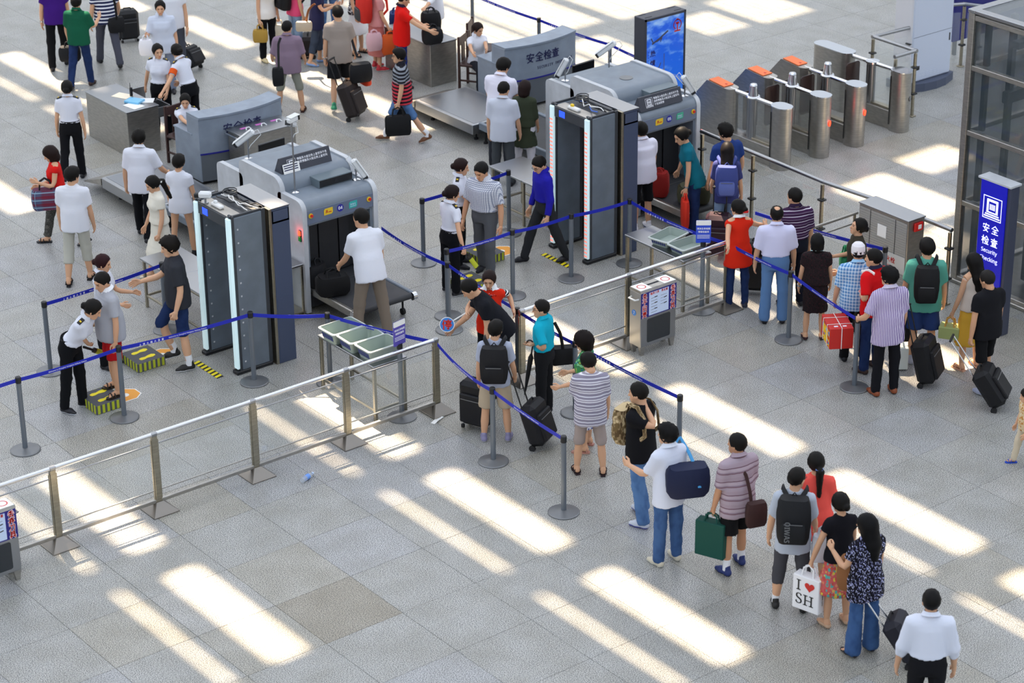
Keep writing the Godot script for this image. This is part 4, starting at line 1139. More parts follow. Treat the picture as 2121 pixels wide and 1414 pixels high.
func step_boxes() -> void:
	var flat := Transform3D(Basis(Vector3(1, 0, 0), Vector3(0, 0, -1), Vector3(0, 1, 0)), Vector3.ZERO)
	for q in [[-5.05, -1.77, "dark step box with yellow footprints under the man in red shorts"], [-4.05, -2.48, "dark step box with yellow footprints beside the walking man in dark T-shirt"], [0.62, -1.72, "dark step box with yellow footprints behind the attendant in a red vest"], [1.38, -2.4, "dark step box with yellow footprints under the man in a checked shirt"]]:
		var b := thing("step_box", q[2], "step", Vector3(q[0], 0, q[1]), 0.0, "footprint step boxes")
		part(b, "box", MB.new().bx(-0.2, 0.2, 0.004, 0.12, -0.22, 0.22, 0.004), M.box_top)
		for z in [-0.1, 0.1]:
			part(b, "footprint", MB.new().prism(foot_print(), 0.12, 0.1225, Transform3D(flat.basis * Basis(Vector3.BACK, 0.12), Vector3(0.0, 0, z))), M.yellow)
		for k in 6:
			for s in [[0.0, -0.221], [0.0, 0.221]]:
				part(b, "hazard_stripe", MB.new().box(Vector3(-0.165 + k * 0.066, 0.062, s[1]), Vector3(0.034, 0.112, 0.004), 0), M.hazard_yellow)
			part(b, "hazard_stripe", MB.new().box(Vector3(-0.201, 0.062, -0.18 + k * 0.072), Vector3(0.004, 0.112, 0.036), 0), M.hazard_yellow)
			part(b, "hazard_stripe", MB.new().box(Vector3(0.201, 0.062, -0.18 + k * 0.072), Vector3(0.004, 0.112, 0.036), 0), M.hazard_yellow)
	for q in [[-4.68, -1.82, "orange arrow sticker on the floor beside the red shorts man's box"], [-3.72, -2.55, "orange arrow sticker on the floor before the metal detector"], [1.75, -2.45, "orange arrow sticker on the floor beside the checked shirt man's box"]]:
		var s := thing("floor_sticker", q[2], "sticker", Vector3(q[0], 0.0008, q[1]), 0.0, "orange floor stickers")
		part(s, "border", MB.new().prism(PackedVector2Array([Vector2(-0.2, -0.17), Vector2(0.06, -0.17), Vector2(0.17, -0.08), Vector2(0.17, 0.08), Vector2(0.06, 0.17), Vector2(-0.2, 0.17)]), 0, 0.001, flat), M.paper)
		part(s, "arrow", MB.new().prism(PackedVector2Array([Vector2(-0.2, -0.155), Vector2(0.055, -0.155), Vector2(0.155, -0.072), Vector2(0.155, 0.072), Vector2(0.055, 0.155), Vector2(-0.2, 0.155)]), 0.001, 0.0014, flat), M.orange)
		part(s, "white_tip", MB.new().prism(disc(Vector2(-0.02, 0), 0.05), 0.0014, 0.0018, flat), M.paper)
	# hazard tape in front of the detectors
	for q in [[-3.51, -1.79, "yellow and black striped tape on the floor before the first gate"], [2.12, -1.7, "yellow and black striped tape under the royal blue shirted man's shoe"]]:
		var s := thing("hazard_tape", q[2], "tape", Vector3(q[0], 0.0008, q[1]), 0.0, "striped floor tapes")
		part(s, "tape", MB.new().bx(-0.05, 0.05, 0, 0.0012, -0.3, 0.3, 0), M.hazard_black)
		for k in 7:
			var z := -0.26 + k * 0.085
			part(s, "stripe", MB.new().prism(PackedVector2Array([Vector2(-0.05, -z - 0.028), Vector2(0.05, -z - 0.002), Vector2(0.05, -z + 0.045), Vector2(-0.05, -z + 0.02)]), 0.0012, 0.0016, flat), M.yellow)

func disposal_boxes() -> void:
	for q in [[1.28, 1.3, "stainless knife disposal box with navy poster, whole in view"], [-8.12, 1.29, "stainless knife disposal box with navy poster, cut by the left picture edge"]]:
		var lab: String = q[2]
		if q[0] < 0: lab = "stainless knife disposal box with navy poster standing at the long five-post fence"
		else: lab = "stainless knife disposal box with navy poster at the short fence near the red vest attendant"
		var b := thing("disposal_box", lab, "disposal box", Vector3(q[0], 0, q[1]), 0.0, "knife disposal boxes")
		part(b, "body", MB.new().bx(-0.3, 0.3, 0.12, 0.88, -0.11, 0.11, 0.008), M.steel)
		part(b, "lid", MB.new().prism(PackedVector2Array([Vector2(-0.115, 0.88), Vector2(0.115, 0.88), Vector2(0.1, 0.915), Vector2(-0.1, 0.915)]), -0.302, 0.302, Transform3D(Basis(Vector3(0, 0, 1), Vector3(0, 1, 0), Vector3(-1, 0, 0)), Vector3.ZERO)), M.brushed)
		part(b, "slot", MB.new().bx(-0.1, 0.09, 0.913, 0.917, -0.02, 0.015, 0), M.tunnel_black)
		for x in [-0.2, 0.2]:
			var pl := part(b, "lid_paper", MB.new().bx(x - 0.095, x + 0.095, 0.915, 0.9175, -0.1, 0.1, 0), M.paper)
			part(pl, "red_ring", MB.new().lathe([Vector2(0.05, 0.9176), Vector2(0.062, 0.9176), Vector2(0.062, 0.9186), Vector2(0.05, 0.9186), Vector2(0.05, 0.9176)], 20, Transform3D(Basis.IDENTITY, Vector3(x, 0, 0))), M.red_print)
		for x in [-0.25, 0.25]:
			for z in [-0.08, 0.08]:
				part(b, "leg", MB.new().prism(PackedVector2Array([Vector2(x - 0.045, 0.125), Vector2(x + 0.045, 0.125), Vector2(x + 0.022, 0.0), Vector2(x - 0.022, 0.0)]), z - 0.02, z + 0.02), M.brushed)
		part(b, "handle", MB.new().tube([Vector3(-0.3, 0.79, -0.07), Vector3(-0.355, 0.79, -0.06), Vector3(-0.355, 0.79, 0.06), Vector3(-0.3, 0.79, 0.07)], [0.012], 8), M.camera_white)
		part(b, "handle", MB.new().tube([Vector3(0.3, 0.79, -0.07), Vector3(0.345, 0.79, -0.06), Vector3(0.345, 0.79, 0.06), Vector3(0.3, 0.79, 0.07)], [0.01], 8), M.steel)
		var bd := part(b, "blue_badge", MB.new().prism(disc(Vector2(-0.02, 0.58), 0.04), 0, 0.003, face(Vector3(-0.3, 0, 0), Vector3.BACK, Vector3.UP)), mat("badge_blue%d" % used.size(), hexc("2f7fd0"), 0.4))
		part(bd, "numeral", MB.new().add(text_mb("7", 0.06, 0.001), face(Vector3(-0.304, 0.58, -0.02), Vector3.BACK, Vector3.UP)), M.white_print)
		var f := face(Vector3(0, 0, 0.11), Vector3.RIGHT, Vector3.UP)
		part(b, "window", MB.new().prism(rrect(-0.19, 0.17, 0.2, 0.5, 0.025), 0, 0.003, f), mat("dark_glass%d" % used.size(), hexc("2e3236"), 0.1))
		var po := part(b, "poster", MB.new().bx(-0.298, 0.298, 0.53, 0.878, 0.11, 0.114, 0.001), M.sign_navy)
		part(po, "sheet", MB.new().bx(-0.165, 0.165, 0.545, 0.862, 0.114, 0.1155, 0), M.paper_blue)
		var lt := MB.new()
		var o := face(Vector3(0, 0, 0.114), Vector3.RIGHT, Vector3.UP)
		glyph_run(lt, ["mian", "yu", "wen", "ze"], o * Transform3D(Basis.IDENTITY, Vector3(-0.278, 0.79, 0)), 0.078, 0.084, 0.24, true, 0.0016)
		glyph_run(lt, ["diu", "qi", "dao", "ju"], o * Transform3D(Basis.IDENTITY, Vector3(0.198, 0.79, 0)), 0.078, 0.084, 0.24, true, 0.0016)
		part(po, "letter_outline", lt, M.white_print)
		var li := MB.new()
		glyph_run(li, ["mian", "yu", "wen", "ze"], o * Transform3D(Basis.IDENTITY, Vector3(-0.278, 0.79, 0.0016)), 0.078, 0.084, 0.13, true, 0.001)
		glyph_run(li, ["diu", "qi", "dao", "ju"], o * Transform3D(Basis.IDENTITY, Vector3(0.198, 0.79, 0.0016)), 0.078, 0.084, 0.13, true, 0.001)
		glyph_run(li, ["jian", "qi", "dao", "ju", "ren", "wu", "quan", "cha"], o * Transform3D(Basis.IDENTITY, Vector3(-0.145, 0.825, 0.0018)), 0.034, 0.037, 0.14, false, 0.001)
		part(po, "lettering", li, M.red_print)
		var kn := MB.new()
		for k in 6:
			var y := 0.775 - k * 0.04
			stroke_box(kn, Vector2(-0.13, y), Vector2(-0.03, y + 0.004), 0.004, o * Transform3D(Basis.IDENTITY, Vector3(0, 0, 0.0016)), 0.0008)
			if k % 2 == 0: stroke_box(kn, Vector2(-0.07, y + 0.006), Vector2(-0.03, y + 0.008), 0.012, o * Transform3D(Basis.IDENTITY, Vector3(0, 0, 0.0016)), 0.0008)
			if k < 4: stroke_box(kn, Vector2(0.03, y), Vector2(0.13, y + 0.003), 0.003, o * Transform3D(Basis.IDENTITY, Vector3(0, 0, 0.0016)), 0.0008)
			if k == 1 or k == 3: stroke_box(kn, Vector2(0.09, y), Vector2(0.13, y + 0.006), 0.012, o * Transform3D(Basis.IDENTITY, Vector3(0, 0, 0.0016)), 0.0008)
		part(po, "knife_drawings", kn, M.black_plastic)

func advert_box() -> void:
	var a := thing("advert_lightbox", "tall dark advert box with a blue sky poster, airliner and red railway emblem", "advert", Vector3(6.67, 0, -4.75), 0.0)
	part(a, "case", MB.new().bx(-0.42, 0.42, 0.06, 1.93, -0.13, 0.125, 0.008), M.poster_frame)
	part(a, "plinth", MB.new().bx(-0.4, 0.4, 0.0, 0.07, -0.11, 0.11, 0.005), M.black_plastic)
	part(a, "frame", MB.new().bx(-0.42, -0.385, 0.06, 1.93, 0.12, 0.14, 0.004).bx(0.385, 0.42, 0.06, 1.93, 0.12, 0.14, 0.004).bx(-0.42, 0.42, 1.89, 1.93, 0.12, 0.14, 0.004).bx(-0.42, 0.42, 0.06, 0.12, 0.12, 0.14, 0.004), M.poster_frame)
	for x in [-0.3, 0.3]:
		part(a, "lid_slot", MB.new().bx(x - 0.07, x + 0.07, 1.93, 1.933, 0.06, 0.07, 0).bx(x - 0.07, x + 0.07, 1.93, 1.933, -0.09, -0.08, 0), M.tunnel_black)
	# the poster is a flat print
	var W := 160; var H := 360
	var im := Image.create(W, H, false, Image.FORMAT_RGB8)
	var nz := FastNoiseLite.new()
	nz.seed = 4; nz.frequency = 0.014; nz.fractal_octaves = 4
	for y in H:
		for x in W:
			var t := float(y) / H
			var c := Color(0.12, 0.36, 0.86).lerp(Color(0.2, 0.5, 0.95), t)
			var cl := clampf(nz.get_noise_2d(x, y * 1.9) * 0.9 + 0.4 - t * 1.3, 0, 0.8)
			if t > 0.55: cl = clampf((t - 0.55) * 1.2, 0, 0.5)
			c = c.lerp(Color(0.72, 0.85, 0.98), cl)
			var dr := absf(Vector2(x - 95, (y - 275) * 1.0).length() - 78)
			if y < 275 and dr < 4: c = c.lerp(Color(0.85, 0.72, 0.8), 0.35)
			im.set_pixel(x, y, c)
	var put := func(pts: Array, col: Color, r: float) -> void:
		for i in pts.size() - 1:
			var p: Vector2 = pts[i]; var q: Vector2 = pts[i + 1]
			var n := int(p.distance_to(q) * 2) + 1
			for k in n + 1:
				var m := p.lerp(q, float(k) / n)
				for dy in range(-int(r) - 1, int(r) + 2):
					for dx in range(-int(r) - 1, int(r) + 2):
						if Vector2(dx, dy).length() <= r:
							var sx := int(m.x) + dx; var sy := int(m.y) + dy
							if sx >= 0 and sy >= 0 and sx < W and sy < H: im.set_pixel(sx, sy, col)
	var dark := Color(0.25, 0.24, 0.3)
	put.call([Vector2(26, 78), Vector2(56, 66), Vector2(90, 48)], dark, 2.4)
	put.call([Vector2(20, 60), Vector2(30, 77)], dark, 1.8)
	put.call([Vector2(44, 74), Vector2(66, 66), Vector2(60, 76)], dark, 1.8)
	put.call([Vector2(42, 168), Vector2(56, 160), Vector2(62, 148)], dark, 1.2)
	put.call([Vector2(76, 120), Vector2(76, 200)], Color(0.3, 0.32, 0.5), 1.0)
	put.call([Vector2(76, 170), Vector2(76, 340)], Color(0.45, 0.4, 0.48), 2.0)
	put.call([Vector2(76, 182), Vector2(76, 184)], Color(0.55, 0.3, 0.4), 3.5)
	put.call([Vector2(76, 214), Vector2(76, 216)], Color(0.66, 0.3, 0.36), 9.0)
	put.call([Vector2(76, 288), Vector2(76, 290)], Color(0.6, 0.3, 0.38), 12.0)
	put.call([Vector2(70, 230), Vector2(62, 350)], Color(0.5, 0.45, 0.5), 1.6)
	put.call([Vector2(82, 230), Vector2(90, 350)], Color(0.5, 0.45, 0.5), 1.6)
	var ink := Color(0.08, 0.1, 0.36)
	var gl := ["re", "qing", "fu", "wu"]
	for i in 4:
		for st in GLYPH[gl[i]]:
			for k in range(0, st.size() - 2, 2):
				var o := Vector2(18, [120, 152, 190, 216][i])
				put.call([o + Vector2(st[k], -st[k + 1]) * 2.0, o + Vector2(st[k + 2], -st[k + 3]) * 2.0], ink, 1.1 if i < 2 else 0.8)
	for i in 22: put.call([Vector2(7, 100 + i * 9), Vector2(10, 104 + i * 9), Vector2(7, 105 + i * 9)], Color(0.16, 0.24, 0.62), 0.9)
	var pm := mat("poster_print", Color.WHITE, 0.25)
	pm.albedo_texture = ImageTexture.create_from_image(im)
	pm.emission_enabled = true
	pm.emission_texture = pm.albedo_texture
	pm.emission_energy_multiplier = 0.22
	var p := MB.new()
	p.quad(Vector3(-0.385, 0.12, 0.128), Vector3(0.385, 0.12, 0.128), Vector3(0.385, 1.89, 0.128), Vector3(-0.385, 1.89, 0.128))
	part(a, "poster", p, pm)
	# railway emblem: an open ring over a rail section
	var e := MB.new()
	var f := face(Vector3(0.25, 1.72, 0.129), Vector3.RIGHT, Vector3.UP)
	for i in 18:
		var a0 := deg_to_rad(-55.0 + i * 290.0 / 18); var a1 := deg_to_rad(-55.0 + (i + 1) * 290.0 / 18)
		stroke_box(e, Vector2(cos(a0), sin(a0)) * 0.078, Vector2(cos(a1), sin(a1)) * 0.078, 0.016, f, 0.001)
	stroke_box(e, Vector2(-0.012, 0.086), Vector2(0.012, 0.086), 0.022, f, 0.001)
	stroke_box(e, Vector2(-0.026, 0.025), Vector2(0.026, 0.025), 0.03, f, 0.001)
	stroke_box(e, Vector2(0, 0.02), Vector2(0, -0.09), 0.022, f, 0.001)
	stroke_box(e, Vector2(-0.055, -0.1), Vector2(0.055, -0.1), 0.024, f, 0.001)
	part(a, "emblem", e, M.red_print)

func turnstiles() -> void:
	# five units running along z
	var long := Transform3D(Basis(Vector3(0, 0, 1), Vector3(0, 1, 0), Vector3(-1, 0, 0)), Vector3.ZERO)
	var units := [[7.0, 0, "ticket gate with an orange reader and no lamp, nearest scanner 05"], [7.82, 1, "orange-reader ticket gate with red arrow lamp, second from the scanner"], [8.58, 2, "orange-reader ticket gate with red arrow lamp, next to the flat-topped gate"], [9.58, 3, "flat topped ticket gate without an orange reader beside the white column"]]
	for u in units:
		var k: int = u[1]
		var t := thing("ticket_gate", "stainless " + u[2], "turnstile", Vector3(u[0], 0, -2.25), 0.0, "stainless ticket gates")
		var w := 0.14
		# near end post, rounded
		var plan := func(z0: float, z1: float, r: float) -> PackedVector2Array:
			return rrect(-w, z0, w, z1, r, 5)
		var dn := Transform3D(Basis(Vector3(1, 0, 0), Vector3(0, 0, 1), Vector3(0, -1, 0)), Vector3.ZERO)
		part(t, "end_post", MB.new().prism(plan.call(-0.24, 0.1, 0.135), -0.98, 0.0, dn, true), M.brushed)
		part(t, "end_cap", MB.new().prism(plan.call(-0.25, 0.11, 0.138), -0.995, -0.98, dn, true), M.chrome)
		part(t, "groove", MB.new().bx(-w - 0.002, -w + 0.01, 0.1, 0.9, -0.17, -0.16, 0), M.black_plastic)
		part(t, "low_wall", MB.new().bx(-0.1, 0.1, 0.0, 0.3, -1.75, -0.2, 0.004), M.brushed)
		part(t, "top_rail", MB.new().cyl(Vector3(0, 0.955, -1.2), Vector3(0, 0.955, -0.2), 0.034, -1, 12), M.chrome)
		part(t, "glass_pane", MB.new().bx(-0.006, 0.006, 0.32, 0.93, -0.62, -0.26, 0), M.glass)
		part(t, "pane_frame", MB.new().bx(-0.05, 0.05, 0.3, 0.33, -0.66, -0.22, 0.003).bx(-0.03, 0.03, 0.3, 0.93, -0.27, -0.24, 0.003), M.warm_steel)
		part(t, "glass_pane", MB.new().bx(-0.006, 0.006, 0.32, 0.93, -1.2, -0.78, 0), M.glass)
		part(t, "middle_post", MB.new().cyl(Vector3(0, 0.28, -0.7), Vector3(0, 0.96, -0.7), 0.06, -1, 14).cyl(Vector3(0, 0.28, -0.78), Vector3(0, 0.96, -0.78), 0.035, -1, 10), M.steel)
		if k < 3:
			part(t, "sensor_cap", MB.new().lathe([Vector2(0, 0.95), Vector2(0.1, 0.95), Vector2(0.11, 0.97), Vector2(0.1, 0.985), Vector2(0.078, 0.99), Vector2(0.055, 1.14), Vector2(0.06, 1.15), Vector2(0.05, 1.17), Vector2(0, 1.175)], 22, Transform3D(Basis.IDENTITY, Vector3(0, 0, -0.7))), M.chrome)
		else:
			part(t, "sensor_cap", MB.new().cyl(Vector3(0, 0.955, -0.7), Vector3(0, 0.985, -0.7), 0.11, -1, 20), M.chrome)
		# far cabinet
		if k < 3:
			part(t, "reader_cabinet", MB.new().prism(PackedVector2Array([Vector2(-1.9, 0), Vector2(-1.2, 0), Vector2(-1.2, 0.985), Vector2(-1.62, 1.02), Vector2(-1.9, 0.72)]), -0.12, 0.12, long), M.brushed)
			part(t, "orange_reader", MB.new().prism(PackedVector2Array([Vector2(-1.6, 1.022), Vector2(-1.25, 0.993), Vector2(-1.25, 1.003), Vector2(-1.6, 1.032)]), -0.1, 0.1, long), M.orange_panel, "orange ticket reader panel")
			part(t, "reader_mark", MB.new().box(Vector3(0.0, 1.008, -1.34), Vector3(0.03, 0.004, 0.1), 0).box(Vector3(0.05, 1.008, -1.36), Vector3(0.02, 0.004, 0.05), 0), M.red_print)
			part(t, "end_drum", MB.new().cyl(Vector3(0, 0, -1.2), Vector3(0, 0.985, -1.2), 0.12, -1, 20), M.brushed)
		else:
			part(t, "reader_cabinet", MB.new().prism(plan.call(-1.95, -1.14, 0.13), -0.985, 0.0, dn, true), M.brushed)
			part(t, "reader_cap", MB.new().prism(plan.call(-1.96, -1.13, 0.132), -0.998, -0.985, dn, true), M.chrome)
		# dark wings closing the lane
		if k > 0:
			part(t, "wing", MB.new().prism(rrect(-0.36, 0.32, -0.06, 0.95, 0.05), -0.006, 0.006, Transform3D(Basis.IDENTITY, Vector3(0, 0, -0.92))), M.maroon_wing, "dark maroon wing door")
		if k < 3:
			part(t, "wing", MB.new().prism(rrect(0.06, 0.32, 0.36, 0.95, 0.05), -0.006, 0.006, Transform3D(Basis.IDENTITY, Vector3(0, 0, -0.98))), M.maroon_wing, "dark maroon wing door")
		if k == 1 or k == 2:
			part(t, "arrow_lamp", MB.new().prism(disc(Vector2(0, 0.55), 0.045), 0, 0.01, face(Vector3(0.05, 0, 0.088), Vector3(0.87, 0, -0.5), Vector3.UP)), M.lamp_red, "lit red arrow lamp")
			var lm := OmniLight3D.new()
			lm.name = "arrow_light"
			lm.light_color = Color(1, 0.15, 0.1)
			lm.light_energy = 0.015
			lm.light_size = 0.03
			lm.omni_range = 60.0
			lm.omni_attenuation = 2.0
			lm.shadow_enabled = true
			t.add_child(lm)
			lm.position = Vector3(0.08, 0.55, 0.13)
		if k == 3: part(t, "blank_lamp", MB.new().prism(disc(Vector2(0, 0.55), 0.04), 0, 0.01, face(Vector3(0.05, 0, 0.088), Vector3(0.87, 0, -0.5), Vector3.UP)), M.base_cast)

# posts and glass between two points, hand rail on top
func glass_balustrade(label: String, pts: Array, h: float) -> void:
	var o: Vector3 = pts[0]
	var g := thing("glass_balustrade", label, "balustrade", o, 0.0, "glass balustrades")
	for i in pts.size():
		var p: Vector3 = pts[i] - o
		part(g, "post", MB.new().box(p + Vector3(0, h * 0.5 - 0.02, 0), Vector3(0.045, h - 0.04, 0.045), 0.006).box(p + Vector3(0, 0.01, 0), Vector3(0.1, 0.02, 0.1), 0.004), M.warm_steel)
		for y in [0.35, 0.75]:
			part(g, "glass_clip", MB.new().box(p + Vector3(0, h * y, 0), Vector3(0.1, 0.03, 0.1), 0.008), M.black_plastic)
		if i == pts.size() - 1: continue
		var q: Vector3 = pts[i + 1] - o
		var d := (q - p).normalized()
		part(g, "hand_rail", MB.new().cyl(p + Vector3(0, h, 0) - d * 0.03, q + Vector3(0, h, 0) + d * 0.03, 0.03, -1, 14), M.steel)
		var m := (p + q) * 0.5 + Vector3(0, h * 0.47, 0)
		part(g, "glass_pane", MB.new().box(m, Vector3(0.01, h * 0.8, (q - p).length() - 0.12), 0, Basis(Vector3.UP, atan2(d.x, d.z))), M.glass)

func right_side() -> void:
	glass_balustrade("glass balustrade with a round steel handrail running past the fire cabinet to the scanner", [Vector3(5.17, 0, -2.08), Vector3(5.15, 0, -0.98), Vector3(5.12, 0, 0.45), Vector3(5.2, 0, 1.35), Vector3(5.2, 0, 2.75)], 1.08)
	glass_balustrade("glass balustrade corner between the ticket gates and the white column", [Vector3(9.75, 0, -2.62), Vector3(10.2, 0, -2.62), Vector3(10.2, 0, -3.55), Vector3(11.0, 0, -3.5)], 1.1)
	glass_balustrade("short glass balustrade between the white column and the glazed lift shaft", [Vector3(12.1, 0, -4.05), Vector3(12.62, 0, -3.8), Vector3(12.75, 0, -3.55)], 1.1)
	var lr := thing("low_rail", "two bar steel rail joining the fire cabinet", "rail", Vector3(4.1, 0, 0.95), 0.0)
	part(lr, "top_bar", MB.new().cyl(Vector3(-0.2, 0.9, 0.3), Vector3(0.9, 0.9, 0.3), 0.022, -1, 10), M.brushed)
	part(lr, "lower_bar", MB.new().cyl(Vector3(-0.2, 0.76, 0.3), Vector3(0.9, 0.76, 0.3), 0.013, -1, 8), M.brushed)
	part(lr, "post", MB.new().cyl(Vector3(-0.18, 0, 0.3), Vector3(-0.18, 0.9, 0.3), 0.02, -1, 10), M.warm_steel)
	part(lr, "post", MB.new().cyl(Vector3(0.85, 0, 0.3), Vector3(0.85, 0.9, 0.3), 0.02, -1, 10), M.warm_steel)
	# fire cabinet
	var c := thing("fire_cabinet", "grey steel fire cabinet with red lettering and a red alarm box", "cabinet", Vector3(4.77, 0, 1.5), 0.0)
	part(c, "carcass", MB.new().bx(0.0, 0.31, 0.0, 1.18, 0, 0.9, 0.006), M.brushed)
	part(c, "top", MB.new().bx(-0.012, 0.322, 1.18, 1.2, -0.012, 0.912, 0.004), M.steel)
	for i in 32:
		part(c, "shutter_slat", MB.new().bx(-0.008, 0.002, 0.06 + i * 0.034, 0.088 + i * 0.034, 0.02, 0.88, 0.002), M.shutter_grey)
	for z in [0.22, 0.68]: part(c, "chain_seam", MB.new().bx(-0.011, -0.007, 0.06, 1.15, z - 0.004, z + 0.004, 0), M.black_plastic)
	part(c, "white_square", MB.new().bx(-0.0125, -0.0085, 0.83, 1.0, 0.36, 0.52, 0), M.paper)
	var bd := part(c, "lettered_band", MB.new().bx(-0.0125, -0.0085, 0.42, 0.66, 0.02, 0.88, 0), mat("band_grey", hexc("cfcfcb"), 0.6))
	var tx := MB.new()
	var f := face(Vector3(-0.0128, 0, 0), Vector3.BACK, Vector3.UP)
	glyph_run(tx, ["mie", "huo", "qi4", "", "xiao", "huo", "shuan"], f * Transform3D(Basis.IDENTITY, Vector3(0.12, 0.53, 0)), 0.075, 0.085, 0.14, false, 0.001)
	tx.add(text_mb("FIRE EXTINGUISHER  HYDRANT", 0.03, 0.001), f * Transform3D(Basis.IDENTITY, Vector3(0.42, 0.48, 0.001)))
	part(bd, "lettering", tx, M.red_print)
	var ab := part(c, "alarm_box", MB.new().bx(0.1, 0.26, 1.02, 1.14, 0.9, 0.93, 0.008), M.red_plastic, "red alarm box")
	part(ab, "push_plate", MB.new().bx(0.16, 0.22, 1.05, 1.11, 0.928, 0.934, 0.002), M.paper)
	part(c, "red_switch", MB.new().bx(-0.025, -0.008, 0.28, 0.37, 0.4, 0.48, 0.004), M.red_plastic)
	# white column
	var w := thing("service_column", "tall pale blue service column on a dark base beside the ticket gates", "column", Vector3(11.48, 0, -3.55), 0.0)
	part(w, "base", MB.new().prism(PackedVector2Array([Vector2(-0.55, -0.35), Vector2(0.55, -0.35), Vector2(0.55, 0.12), Vector2(0.25, 0.24), Vector2(0, 0.27), Vector2(-0.25, 0.24), Vector2(-0.55, 0.12)]), -0.14, 0.0, Transform3D(Basis(Vector3(1, 0, 0), Vector3(0, 0, 1), Vector3(0, -1, 0)), Vector3.ZERO)), M.column_base)
	part(w, "shaft", MB.new().bx(-0.48, 0.48, 0.14, 2.9, -0.3, 0.12, 0.03), M.column_white)
	part(w, "side_cover", MB.new().bx(-0.505, -0.46, 0.15, 2.9, -0.28, 0.1, 0.02), mat("column_side", hexc("d6d6da"), 0.5))
	part(w, "panel_joint", MB.new().bx(-0.46, 0.46, 0.92, 0.926, 0.119, 0.1215, 0), M.column_base)
	part(w, "door_lock", MB.new().bx(0.39, 0.415, 0.72, 0.85, 0.119, 0.123, 0), M.black_plastic)
	part(w, "socket", MB.new().bx(-0.37, -0.28, 0.35, 0.42, 0.119, 0.123, 0.002), M.black_plastic)
	var lv := MB.new()
	for i in 6:
		for j in 3: lv.bx(-0.3 + i * 0.09, -0.24 + i * 0.09, 0.22 + j * 0.03, 0.226 + j * 0.03, 0.119, 0.122, 0)
	part(w, "vent_louvres", lv, M.column_white)
	# deep blue board behind
	var db := thing("blue_board", "deep blue board standing behind the short balustrade", "board", Vector3(13.5, 0, -4.3), 0.0)
	part(db, "panel", MB.new().bx(-0.6, 2.6, 0.25, 2.6, -0.05, 0.05, 0.01), M.deep_blue)
	for x in [-0.5, 2.5]: part(db, "post", MB.new().bx(x - 0.03, x + 0.03, 0, 0.26, -0.03, 0.03, 0.004), M.base_cast)
	# glazed lift shaft
	var l := thing("lift_shaft", "glazed lift shaft with steel frame and dark glass", "lift", Vector3(5.9, 0, 2.28), 0.0)
	var LX := 2.4; var LZ := 2.6; var LH := 3.8
	for q in [[0.0, 0.0], [LX, 0.0], [0.0, LZ], [LX, LZ]]:
		part(l, "corner_post", MB.new().bx(q[0] - 0.05, q[0] + 0.05, 0, LH, q[1] - 0.05, q[1] + 0.05, 0.008), M.brushed)
	for y in [0.06, 1.16, 2.16, 3.06, 3.74]:
		for e in [0.0, 1.0]:
			part(l, "transom", MB.new().bx(LX * e - 0.04, LX * e + 0.04, y - 0.035, y + 0.035, 0.05, LZ - 0.05, 0.006), M.brushed)
			part(l, "transom", MB.new().bx(0.05, LX - 0.05, y - 0.035, y + 0.035, LZ * e - 0.04, LZ * e + 0.04, 0.006), M.brushed)
	var ys := [0.1, 1.16, 2.16, 3.06, 3.72]
	for i in 4:
		part(l, "glass_pane", MB.new().bx(-0.008, 0.008, ys[i] + 0.03, ys[i + 1] - 0.03, 0.05, LZ - 0.05, 0), M.glass_dark)
		part(l, "glass_pane", MB.new().bx(0.05, LX - 0.05, ys[i] + 0.03, ys[i + 1] - 0.03, -0.008, 0.008, 0), M.glass_dark)
		part(l, "inner_frame", MB.new().bx(0.1, 0.16, ys[i] + 0.02, ys[i + 1] - 0.02, 0.12, 0.2, 0.004).bx(0.1, 0.16, ys[i] + 0.02, ys[i + 1] - 0.02, 1.15, 1.25, 0.004), M.detector_dark)
	part(l, "roof_frame", MB.new().bx(-0.06, LX + 0.06, LH, LH + 0.05, -0.06, 0.06, 0.01).bx(-0.06, LX + 0.06, LH, LH + 0.05, LZ - 0.06, LZ + 0.06, 0.01).bx(-0.06, 0.06, LH, LH + 0.05, 0.06, LZ - 0.06, 0.01).bx(LX - 0.06, LX + 0.06, LH, LH + 0.05, 0.06, LZ - 0.06, 0.01), M.steel)
	part(l, "roof_pane", MB.new().bx(0.06, LX - 0.06, LH + 0.02, LH + 0.035, 0.06, LZ - 0.06, 0), M.glass_dark)
	part(l, "car", MB.new().bx(0.5, LX - 0.3, 0.1, 2.2, 0.7, LZ - 0.3, 0.02), M.detector_dark)
	part(l, "guide_rail", MB.new().bx(0.32, 0.4, 0, LH, 0.34, 0.42, 0.004).bx(0.32, 0.4, 0, LH, 1.7, 1.78, 0.004), M.base_cast)
	part(l, "cross_beam", MB.new().bx(0.2, LX - 0.2, 2.62, 2.78, 0.4, 0.5, 0.006).bx(0.2, LX - 0.2, 3.4, 3.5, 0.5, 0.62, 0.006), M.base_cast)
	part(l, "kerb", MB.new().bx(-0.1, LX + 0.1, 0.0, 0.06, -0.1, LZ + 0.1, 0.01), M.brushed)
	# blue sign
	var s := thing("checkpoint_sign", "tall blue lit sign with scanner pictogram and white lettering", "sign", Vector3(4.95, 0, 3.41), 0.0)
	part(s, "case", MB.new().bx(0.02, 0.19, 0.0, 2.08, 0.0, 0.5, 0.008), mat("sign_case", hexc("3d4254"), 0.45))
	part(s, "top_cap", MB.new().bx(-0.01, 0.2, 2.07, 2.1, -0.03, 0.52, 0.004), M.machine_light)
	part(s, "panel", MB.new().bx(0.0, 0.02, 0.3, 2.07, 0.02, 0.45, 0.003), M.sign_blue_glow)
	var sf := face(Vector3(-0.002, 0, 0.235), Vector3.BACK, Vector3.UP)
	var pt := MB.new()
